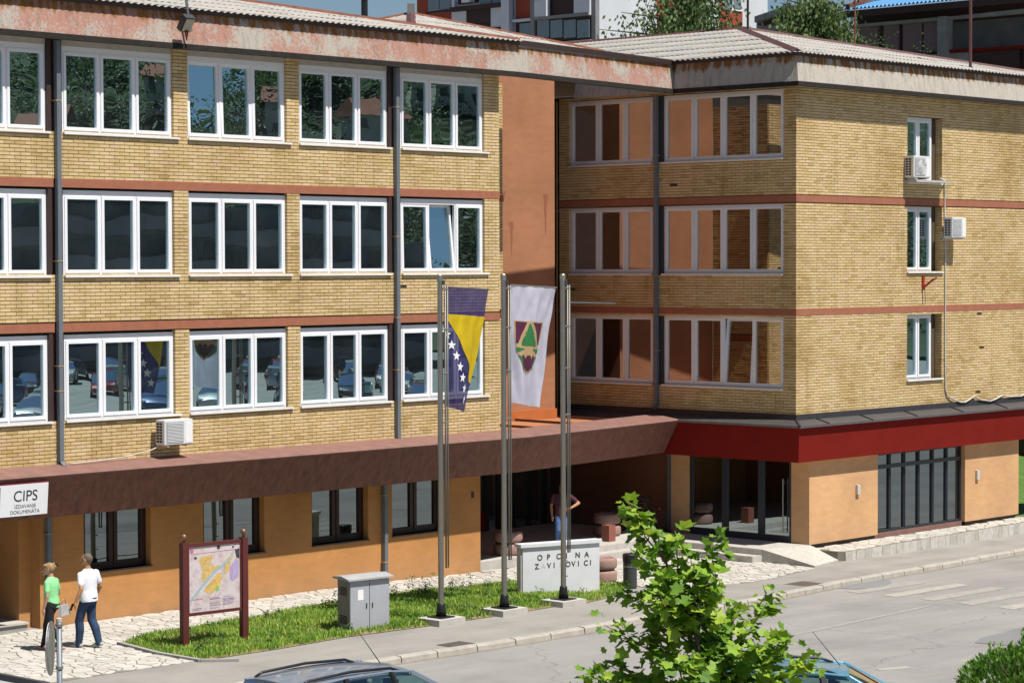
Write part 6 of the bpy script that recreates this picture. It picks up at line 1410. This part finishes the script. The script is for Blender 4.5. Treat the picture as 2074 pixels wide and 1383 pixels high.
tips = [(2.6, (.30, 3.95, .1)), (2.9, (.18, 3.55, -.25)), (2.2, (.98, 3.22, .1)), (1.9, (1.50, 2.42, -.1)), (2.5, (-.95, 3.30, .1)), (2.2, (-1.15, 2.85, -.15)), (1.9, (-1.15, 2.33, .15)), (1.6, (-1.5, 2.02, .0)), (2.3, (.6, 2.95, .45)), (2.1, (.75, 2.7, -.5)), (2.7, (-.45, 3.5, .45)), (2.6, (-.5, 3.3, -.45)), (1.9, (.2, 2.6, .8)), (1.8, (-.1, 2.5, -.85)), (3.2, (-.25, 4.0, .05)), (1.6, (1.0, 2.1, .6)), (1.5, (.9, 1.9, -.6)), (1.5, (-.8, 1.9, .7)), (1.5, (-.7, 1.95, -.7)), (3.0, (-.75, 3.75, -.12)), (2.0, (.3, 3.2, .2)), (2.4, (-.05, 3.7, .25)), (1.7, (.55, 2.35, .1)), (2.2, (-.6, 2.75, .1)), (2.0, (1.15, 2.75, -.2)), (1.5, (-1.35, 2.25, -.2)), (1.4, (.4, 2.1, .3)), (1.4, (-.3, 2.15, .3))]
def on_trunk(z):
    for a, b_ in zip(trunk, trunk[1:]):
        if a.z <= z <= b_.z: return a.lerp(b_, (z - a.z) / (b_.z - a.z))
    return trunk[-1]
leaves = []
for zb, (l, z, d) in tips + [(3.6, (-.83, 4.36, 0))]:
    a = on_trunk(zb); b_ = TL(l, z, d); mid = a.lerp(b_, .5) + Vector((0, 0, -.06 * (b_ - a).length)) + Vector((rg.gauss(0, .05), rg.gauss(0, .05), 0)); pts = [a, a.lerp(mid, .5), mid, mid.lerp(b_, .5), b_]
    mb = MB(); mb.tube(pts, [.016, .013, .010, .007, .004], 6); mb.build('branch', 'bark', tree, smooth=True)
    L_ = (b_ - a).length; nl = int(20 + L_ * 50)
    for k in range(nl):
        t = .22 + .78 * (k + rg.random()) / nl; i = min(3, int(t * 4)); q = pts[i].lerp(pts[i + 1], t * 4 - i)
        out = Vector((rg.gauss(0, 1), rg.gauss(0, 1), rg.gauss(.1, .6))).normalized(); st_ = q + out * rg.uniform(.04, .17)
        leaves.append((st_, (out + Vector((0, 0, -.35 + rg.uniform(-.3, .5)))).normalized(), (Vector((0, 0, 1)) + Vector((rg.gauss(0, .45), rg.gauss(0, .45), 0)) + s_h * .25), rg.choice((.09, .12, .14, .16, .18, .21)) * rg.uniform(.85, 1.12) * (.75 if t > .93 else 1)))
def lvis(L): u, v, z = to_px(L[0]); return -L[3] if (0 < u < 2074 and v < 1375) else 1
leaves.sort(key=lvis)
base_l = MB(); add_leaf(base_l, (0, 0, 0), (0, 1, 0), (0, 0, 1), 1.0, 0)
variants = []
for k in range(6):
    me = bpy.data.meshes.new('leaf'); me.from_pydata([tuple(v) for v in base_l.v], [], base_l.f); me.materials.append(MATS['leaf_plane']); at = me.attributes.new('rnd', 'FLOAT', 'FACE'); at.data.foreach_set('value', [k / 5] * len(base_l.f)); variants.append(me)
for i, (c, ax, nn, s_) in enumerate(leaves[:300]):
    sd = ax.cross(nn).normalized(); n2 = sd.cross(ax); o = bpy.data.objects.new('leaf', variants[i % 6]); COL.objects.link(o); o.parent = tree
    M = Matrix((sd, ax, n2)).transposed().to_4x4() @ Matrix.Scale(s_ / 1.0, 4); M.translation = c; o.matrix_local = M
mb = MB()
for c, ax, nn, s_ in leaves[300:]: add_leaf(mb, c, ax, nn, s_, rg.random())
tag(mb.build('foliage', 'leaf_plane', tree, attr=True), kind='stuff')
# hedge bush bottom right
hd = thing('bush', 'dense glossy green bush at the bottom right corner', 'bush', (0, 0, 0)); mb = MB(); rg = random.Random(21)
HB = [((-7.35, -18.55, .22), (1.15, .9, .66)), ((-6.5, -19.0, .42), (1.1, 1.0, .72)), ((-5.4, -19.5, .5), (1.3, 1.1, .8))]
for (c, r_) in HB:
    for k in range(5200):
        v = Vector((rg.gauss(0, 1), rg.gauss(0, 1), rg.gauss(0, 1))).normalized(); q = Vector(c) + Vector((v.x * r_[0], v.y * r_[1], v.z * r_[2])) * rg.uniform(.72, 1.04)
        if q.z < -.05: continue
        ax = (v + Vector((rg.gauss(0, .4), rg.gauss(0, .4), .7 + rg.gauss(0, .4)))).normalized(); leaf_quad(mb, q, ax, v, rg.uniform(.07, .125), rg.uniform(.022, .036), rg.random())
    for k in range(34):
        a = rg.uniform(0, 6.28); q = Vector(c) + Vector((math.cos(a) * r_[0] * rg.uniform(0, .9), math.sin(a) * r_[1] * rg.uniform(0, .9), r_[2] * rg.uniform(.75, .95)))
        h = rg.uniform(.08, .22)
        for j in range(9): b3 = rg.uniform(0, 6.28); leaf_quad(mb, q + Vector((0, 0, h * j / 8)), (math.cos(b3) * .8, math.sin(b3) * .8, .7), (0, 0, 1), rg.uniform(.06, .09), .02, rg.random())
tag(mb.build('foliage', 'leaf_hedge', hd, attr=True), kind='stuff')
mb = MB()
for k in range(9): mb.tube([(-7.4 + rg.uniform(-1, 2), -18.6 + rg.uniform(-.4, .2), -.1), (-7.4 + rg.uniform(-1, 2), -18.6 + rg.uniform(-.4, .2), .8)], .015, 5)
mb.build('stem', 'bark', hd)

# ================================================================== BEHIND THE BUILDING
def ray_d(px, py): d = c_f * 4878.82 + c_r * (px - 1037) + c_u * (691.5 - py); return d.normalized()
def onX(px, py, X): d = ray_d(px, py); return CAM + d * ((X - CAM.x) / d.x)
def onY(px, py, Y): d = ray_d(px, py); return CAM + d * ((Y - CAM.y) / d.y)
plain('far_white', (0.56, 0.58, 0.62), .8, .10, .6); plain('far_red', (0.30, 0.055, 0.03), .85, .15, 1); plain('far_brown', (0.045, 0.02, 0.02), .7, .2); plain('far_glass', (0.17, 0.22, 0.25), .25, .1); plain('far_grey', (0.22, 0.22, 0.22), .9, .2, 1); plain('far_curtain', (0.20, 0.13, 0.15), .8, .12, 3); plain('roof_blue', (0.10, 0.27, 0.50), .45, .08, 2); plain('far_concrete', (0.24, 0.24, 0.25), .9, .35, 1.5)
def rect_on(face_get, x0, x1, y0, y1): a = face_get(x0, (y0 + y1) / 2); b_ = face_get(x1, (y0 + y1) / 2); c = face_get((x0 + x1) / 2, y0); d = face_get((x0 + x1) / 2, y1); return a, b_, c.z, d.z
XA = 49.0; gA = lambda px, py: onX(px, py, XA); cor = onX(1212, 60, XA); YA = cor.y
apt = thing('apartment_block', 'white and red apartment block with glazed balconies behind the roof', 'building')
mb = MB(); mb.box(XA, XA + 14, YA, onX(846, 20, XA).y, 0, 30); mb.build('wall', 'far_white', apt)
def A(x0, x1, y0, y1, out, mat, name, th=.3, parent=None):
    a, b_, zt, zb = rect_on(gA, x0, x1, y0, y1); Y0, Y1 = min(a.y, b_.y), max(a.y, b_.y); mb = MB(); mb.box(XA - out, XA - out + th, Y0, Y1, zb, zt); return mb.build(name, mat, parent or apt)
A(846, 868, -60, 80, .06, 'far_red', 'wall_panel'); A(868, 918, -60, 26, .05, 'far_white', 'window_frame'); 
for x0, x1 in ((870, 892), (894, 916)): A(x0, x1, -40, 20, .12, 'far_glass', 'pane', .1)
A(866, 920, 22, 26, .16, 'far_brown', 'window_sill', .3); A(868, 920, 27, 90, .04, 'far_red', 'wall_panel'); A(920, 926, -60, 90, .2, 'far_white', 'column')
A(926, 1024, 22, 100, .05, 'far_brown', 'loggia', .1); A(926, 952, 25, 60, .30, 'far_white', 'balcony_wall'); A(1002, 1024, 8, 55, .30, 'far_white', 'balcony_wall'); A(924, 1026, 12, 21, .5, 'far_brown', 'balcony_rail'); A(952, 1002, 20, 48, .25, 'far_brown', 'balcony_front', .1)
A(930, 970, -40, 8, .10, 'far_brown', 'loggia', .1); A(975, 998, -40, 10, .14, 'far_glass', 'pane', .1); A(1000, 1022, -40, 8, .14, 'far_glass', 'pane', .1); A(948, 964, -6, 7, .5, 'ac_white', 'air_conditioner', .4)
A(1028, 1044, -60, 110, .5, 'far_white', 'column'); A(1046, 1082, -60, 40, .05, 'far_red', 'wall_panel'); A(1046, 1082, 44, 100, .05, 'far_brown', 'loggia', .1); A(1056, 1080, 48, 90, .14, 'far_glass', 'pane', .1); A(1046, 1084, 40, 45, .35, 'far_white', 'balcony_rail')
A(1086, 1094, -60, 110, .45, 'far_grey', 'column'); A(1094, 1212, -30, 30, .05, 'far_brown', 'loggia', .1); A(1094, 1118, 2, 36, .45, 'far_white', 'balcony_wall'); A(1174, 1206, -10, 33, .45, 'far_white', 'balcony_wall'); A(1094, 1206, 32, 38, .55, 'far_grey', 'balcony_rail'); A(1094, 1206, 38, 84, .3, 'far_brown', 'glazed_balcony')
for k in range(4): A(1098 + k * 27, 1122 + k * 27, 42, 78, .38, 'far_glass', 'pane', .1)
A(1206, 1214, -60, 110, .3, 'far_grey', 'column'); A(1094, 1206, 86, 100, .4, 'far_white', 'balcony_wall')
g2 = lambda px, py: onY(px, py, YA)
def A2(x0, x1, y0, y1, out, mat, name, th=.3):
    a, b_, zt, zb = rect_on(g2, x0, x1, y0, y1); mb = MB(); mb.box(min(a.x, b_.x), max(a.x, b_.x), YA - out, YA - out + th, zb, zt); return mb.build(name, mat, apt)
A2(1330, 1400, -60, 75, .05, 'far_red', 'wall_panel'); A2(1456, 1502, -60, 60, .06, 'far_red', 'wall_panel'); A2(1460, 1500, -40, 22, .12, 'white_paint', 'window_frame'); A2(1463, 1479, -40, 18, .16, 'far_glass', 'pane', .1); A2(1482, 1497, -40, 18, .16, 'far_glass', 'pane', .1)
# low house right of it
hs = thing('house', 'grey house with a sloping roof between the tree and the mast', 'building'); gH = lambda px, py: onX(px, py, 38.0)
for x0, x1, y0, y1, o_, mt, nm in ((1532, 1640, 40, 75, 0, 'far_concrete', 'wall'), (1540, 1600, 40, 50, .15, 'far_brown', 'beam'), (1545, 1600, 53, 62, .12, 'far_grey', 'window')):
    a, b_, zt, zb = rect_on(gH, x0, x1, y0, y1); mb = MB(); mb.box(38 - o_, 38 - o_ + .2 + (5 if nm == 'wall' else 0), min(a.y, b_.y), max(a.y, b_.y), zb - (12 if nm == 'wall' else 0), zt); mb.build(nm, mt, hs)
a = onX(1528, 34, 37.5); b_ = onX(1600, 10, 37.5); c = onX(1600, 10, 37.5) + Vector((4, 0, .1)); d = a + Vector((4, 0, .1)); mb = MB(); mb.add([a, b_, c, d, a + Vector((0, 0, -.25)), b_ + Vector((0, 0, -.25)), c + Vector((0, 0, -.25)), d + Vector((0, 0, -.25))], [(0, 1, 2, 3), (4, 7, 6, 5), (0, 4, 5, 1), (1, 5, 6, 2), (2, 6, 7, 3), (3, 7, 4, 0)]); mb.build('roof', 'far_grey', hs)
# building with the blue roof
XB2 = 30.0; gB = lambda px, py: onX(px, py, XB2); hall = thing('hall_building', 'dark concrete building with a blue sheet roof at the top right', 'building')
a, b_, zt, zb = rect_on(gB, 1735, 2120, 40, 140); Y0, Y1 = b_.y, a.y
mb = MB(); mb.box(XB2, XB2 + 10, Y0, Y1, 0, gB(1735, 24).z + .02); mb.build('wall', 'far_brown', hall)
def B(x0, x1, y0, y1, out, mat, name, th=.3):
    a, b_, zt, zb = rect_on(gB, x0, x1, y0, y1); mb = MB(); mb.box(XB2 - out, XB2 - out + th, min(a.y, b_.y), max(a.y, b_.y), zb, zt); return mb.build(name, mat, hall)
def Bq(pts, out, mat, name, th=.25):
    q = [gB(*p_) for p_ in pts]; n_ = len(q); mb = MB(); mb.add([(XB2 - out, v.y, v.z) for v in q] + [(XB2 - out + th, v.y, v.z) for v in q], [tuple(range(n_)), tuple(range(n_, 2 * n_))[::-1]] + [(i, n_ + i, n_ + (i + 1) % n_, (i + 1) % n_) for i in range(n_)]); return fix_normals(mb.build(name, mat, hall))
Bq([(1738, 52), (1912, 37), (1912, 44), (1738, 57)], .35, 'far_concrete', 'beam'); Bq([(1932, 36), (2120, 16), (2120, 26), (1932, 42)], .35, 'far_concrete', 'beam'); B(1914, 1932, 36, 150, .5, 'far_concrete', 'column', .5)
for x0, x1 in ((1742, 1781), (1793, 1823), (1832, 1870), (1874, 1912)): B(x0, x1, 54 - (x0 - 1742) * .06, 109, .10, 'far_curtain', 'window', .1)
Bq([(1738, 114), (1912, 105), (1912, 112), (1738, 121)], .15, 'far_brown', 'sill'); Bq([(1928, 103), (2120, 91), (2120, 97), (1928, 109)], .3, 'red_fascia', 'rail'); B(1870, 1972, 110, 145, .2, 'far_concrete', 'parapet'); B(1930, 2090, 40, 100, .08, 'interior_dark', 'opening', .05); B(1972, 2070, 104, 150, .22, 'far_brown', 'panel', .1)
ev = gB(1735, 24); ev2 = gB(2120, -12); k = 46; mb = MB(); vs = []; fs = []
for i in range(k * 4 + 1):
    t = i / (k * 4); y_ = ev.y + (ev2.y - ev.y) * t; z_ = ev.z + .0 * t; h = .05 * math.sin(2 * math.pi * t * k); vs += [(XB2 - 1.0, y_, z_ + h), (XB2 + 8, y_, z_ + 2.1 + h)]
for i in range(k * 4): fs.append((2 * i, 2 * i + 2, 2 * i + 3, 2 * i + 1))
mb.add(vs, fs); mb.build('roof', 'roof_blue', hall, smooth=True)
mb = MB(); mb.box(XB2 - .95, XB2 - .8, ev2.y, ev.y, ev.z - .30, ev.z - .07); mb.build('eave_board', 'far_brown', hall); cap_a = Vector((XB2 - 1.0, ev.y - .3, ev.z + .1)); mb = MB(); mb.bar(cap_a, cap_a + Vector((4, -.5, 1.1)), .2, .12); mb.build('verge', 'ridge_rust', hall)
# weeping birch and its neighbour
def far_tree(name, label, px, py_top, py_base, dist, spread, nleaf, mat, seed, droop):
    rg = random.Random(seed); d = ray_d(px, py_base); h = math.hypot(d.x, d.y); base = CAM + d * (dist / h); topz = (CAM + ray_d(px, py_top) * (dist / h)).z; t = thing(name, label, 'tree', (base.x, base.y, 0)); H = topz
    zb = base.z
    mb = MB(); mb.tube([(0, 0, -.2), (.1, .05, H * .4), (-.05, .1, H * .75), (0, 0, H * .97)], [.22, .16, .09, .02], 8); mb.build('trunk', 'far_grey' if 'birch' in name else 'bark', t, smooth=True)
    mb = MB(); cm = MB()
    for k in range(70):
        a = rg.uniform(0, 6.28); z = rg.uniform(zb - 2.5, H * .97); r_ = spread * rg.uniform(.25, 1) * (1 - .55 * max(0, (z - zb) / (H - zb + .01))); e = Vector((math.cos(a) * r_, math.sin(a) * r_, z)); cm.tube([(0, 0, z - .8), e * .5 + Vector((0, 0, (z - .3) * .5 )), e], [.05, .035, .012], 5)
        for q in range(nleaf // 70):
            s_ = rg.random(); p_ = Vector((0, 0, z - .5)).lerp(e, .25 + .8 * s_); p_ += Vector((rg.gauss(0, .22), rg.gauss(0, .22), -abs(rg.gauss(0, droop)))); a2 = rg.uniform(0, 6.28)
            leaf_quad(mb, p_, (math.cos(a2) * .5, math.sin(a2) * .5, -.8), (math.cos(a2 + 1), math.sin(a2 + 1), .2), rg.uniform(.13, .22), rg.uniform(.04, .065), rg.random())
    cm.build('branches', 'bark', t); tag(mb.build('crown', mat, t, attr=True), kind='stuff')
far_tree('birch_tree', 'weeping birch in front of the white wall of the apartment block', 1395, -110, 60, 88, 3.4, 14000, 'leaf_birch', 4, 1.1)
far_tree('weeping_tree', 'drooping green tree behind the rusty mast', 1650, -50, 70, 83, 2.5, 14000, 'leaf_birch', 9, .8)
mb = MB(); rg = random.Random(2)
for px, py in ((1767, 105), (1795, 108), (1870, 118)):
    q = onX(px, py, 24.0)
    for k in range(60): a = rg.uniform(0, 6.28); leaf_quad(mb, q + Vector((rg.gauss(0, .2), rg.gauss(0, .2), rg.gauss(0, .28))), (math.cos(a), math.sin(a), .5), (0, 0, 1), .14, .04, rg.random())
tag(mb.build('roof_weeds', 'leaf_weed', attr=True), 'small green shoots growing behind the right roof edge', 'weeds', kind='stuff')
# grass bank past the right end
mb = MB(); mb.add([(18.9, -3.2, -.3), (60, -6, -.3), (60, 40, 6), (18.9, 14, 6)], [(0, 1, 2, 3)]); bk = mb.build('grass_bank', 'grass_far' if 'grass_far' in MATS else plain('grass_far', (0.07, 0.14, 0.025), .9, .4, 3, bump=.6, bscale=9)); tag(bk, kind='structure')

# ================================================================== ACROSS THE SQUARE (seen in the window reflections)
plain('hill_green', (0.034, 0.055, 0.024), .95, .45, .06); rg = random.Random(8)
def hill_z(x_, y_):
    r_ = math.hypot(x_ + 6, y_); az = math.degrees(math.atan2(x_ + 6, -y_)); rise = max(0, r_ - 165) / 170; rise = min(rise, 1.0); sm = rise * rise * (3 - 2 * rise)
    edge = max(0, min(1, (az - 5) / 15)) * max(0, min(1, (100 - az) / 15)); return sm * (44 + 9 * noise.noise(Vector((az * .08, r_ * .004, 1)))) * edge - .3
mb = MB(); na, nr = 40, 14; vs = []
for i in range(na + 1):
    az = R(0 + 105 * i / na)
    for j in range(nr + 1): r_ = 150 + 260 * j / nr; x_, y_ = -6 + r_ * math.sin(az), -r_ * math.cos(az); vs.append((x_, y_, hill_z(x_, y_)))
mb.add(vs, [(i * (nr + 1) + j, (i + 1) * (nr + 1) + j, (i + 1) * (nr + 1) + j + 1, i * (nr + 1) + j + 1) for i in range(na) for j in range(nr)]); hl = mb.build('hill', 'hill_green', smooth=True); tag(hl, kind='structure')
mb = MB()
for k in range(470):
    az = R(rg.uniform(34.5, 49.5) if k < 330 else rg.uniform(51, 63)); r_ = rg.uniform(176, 345); x_, y_ = -6 + r_ * math.sin(az), -r_ * math.cos(az); z = hill_z(x_, y_); s_ = rg.uniform(2.2, 4.2)
    if noise.noise(Vector((x_ * .02, y_ * .02, 5))) < -.22: continue
    for q in range(int(95 * s_)):
        v = Vector((rg.gauss(0, 1), rg.gauss(0, 1), rg.gauss(0, 1))).normalized() * s_ * rg.uniform(.55, 1.05); leaf_quad(mb, (x_ + v.x, y_ + v.y, z + s_ * 1.0 + v.z * 1.2), v + Vector((rg.gauss(0, 1), rg.gauss(0, 1), rg.gauss(0, 1))), (0, 0, 1), rg.uniform(.35, .7), rg.uniform(.16, .28), .25 + .5 * (v.z / s_) * .5 + rg.uniform(0, .5))
tag(mb.build('woodland', 'leaf_far', attr=True), 'wooded hillside across the square', 'woodland', kind='stuff')
plain('house_wall', (0.48, 0.45, 0.40), .9, .1, .3); plain('house_roof', (0.24, 0.085, 0.05), .85, .2, 1); plain('window_dark', (0.03, 0.04, 0.05), .2, .1)
def far_house(az, r_, w, dp, h, rz, wall='house_wall'):
    x_, y_ = -6 + r_ * math.sin(R(az)), -r_ * math.cos(R(az)); t = thing('hillside_house', 'pale house with red roof seen only as a reflection in the upper windows', 'house', (x_, y_, hill_z(x_, y_) - .6), R(rz), 'houses on the far hillside')
    mb = MB(); mb.box(-w / 2, w / 2, -dp / 2, dp / 2, 0, h); mb.build('wall', wall, t)
    mb = MB(); o_ = .6; q = dp * .32; mb.add([(-w / 2 - o_, -dp / 2 - o_, h - .1), (w / 2 + o_, -dp / 2 - o_, h - .1), (w / 2 + o_, dp / 2 + o_, h - .1), (-w / 2 - o_, dp / 2 + o_, h - .1), (-w / 2 - o_, 0, h + q), (w / 2 + o_, 0, h + q)], [(0, 1, 5, 4), (2, 3, 4, 5), (0, 4, 3), (1, 2, 5), (0, 3, 2, 1)]); mb.build('roof', 'house_roof', t)
    for k in range(3):
        for zz in (1.2, 4.0):
            if zz + 1.4 < h:
                for sg_ in (-1, 1): mb = MB(); u = -w / 2 + w * (k + .5) / 3; mb.box(u - .6, u + .6, sg_ * dp / 2 - .04, sg_ * dp / 2 + .04, zz, zz + 1.4); mb.build('window', 'window_dark', t)
for az, r_, rz in ((37.4, 232, 30), (38.9, 262, 60), (41.6, 270, 45), (44.2, 240, 20), (46.4, 262, 40), (35.2, 250, 50), (43.1, 300, 20)): far_house(az, r_, rg.uniform(7, 9), rg.uniform(6, 7), rg.uniform(4.5, 6), rz)
blk = thing('office_block', 'long dark office block with pale bands seen only as a reflection in the middle windows', 'building', (76, -100, -.3), R(41))
mb = MB(); mb.box(-24, 16, -6, 6, 0, 12.5); mb.build('wall', plain('block_wall', (0.09, 0.11, 0.12), .8, .2, .3), blk); plain('block_band', (0.17, 0.18, 0.18), .9, .2, .3)
for k in range(4):
    mb = MB(); mb.box(-24.2, 16.2, 6.0, 6.9, .6 + 3.0 * k, 1.7 + 3.0 * k); mb.build('balcony_band', 'block_band', blk)
    for q in range(9): mb = MB(); mb.box(-23 + 4.3 * q, -20.5 + 4.3 * q, 5.95, 6.06, 1.9 + 3 * k, 3.2 + 3 * k); mb.build('window', 'window_dark', blk)
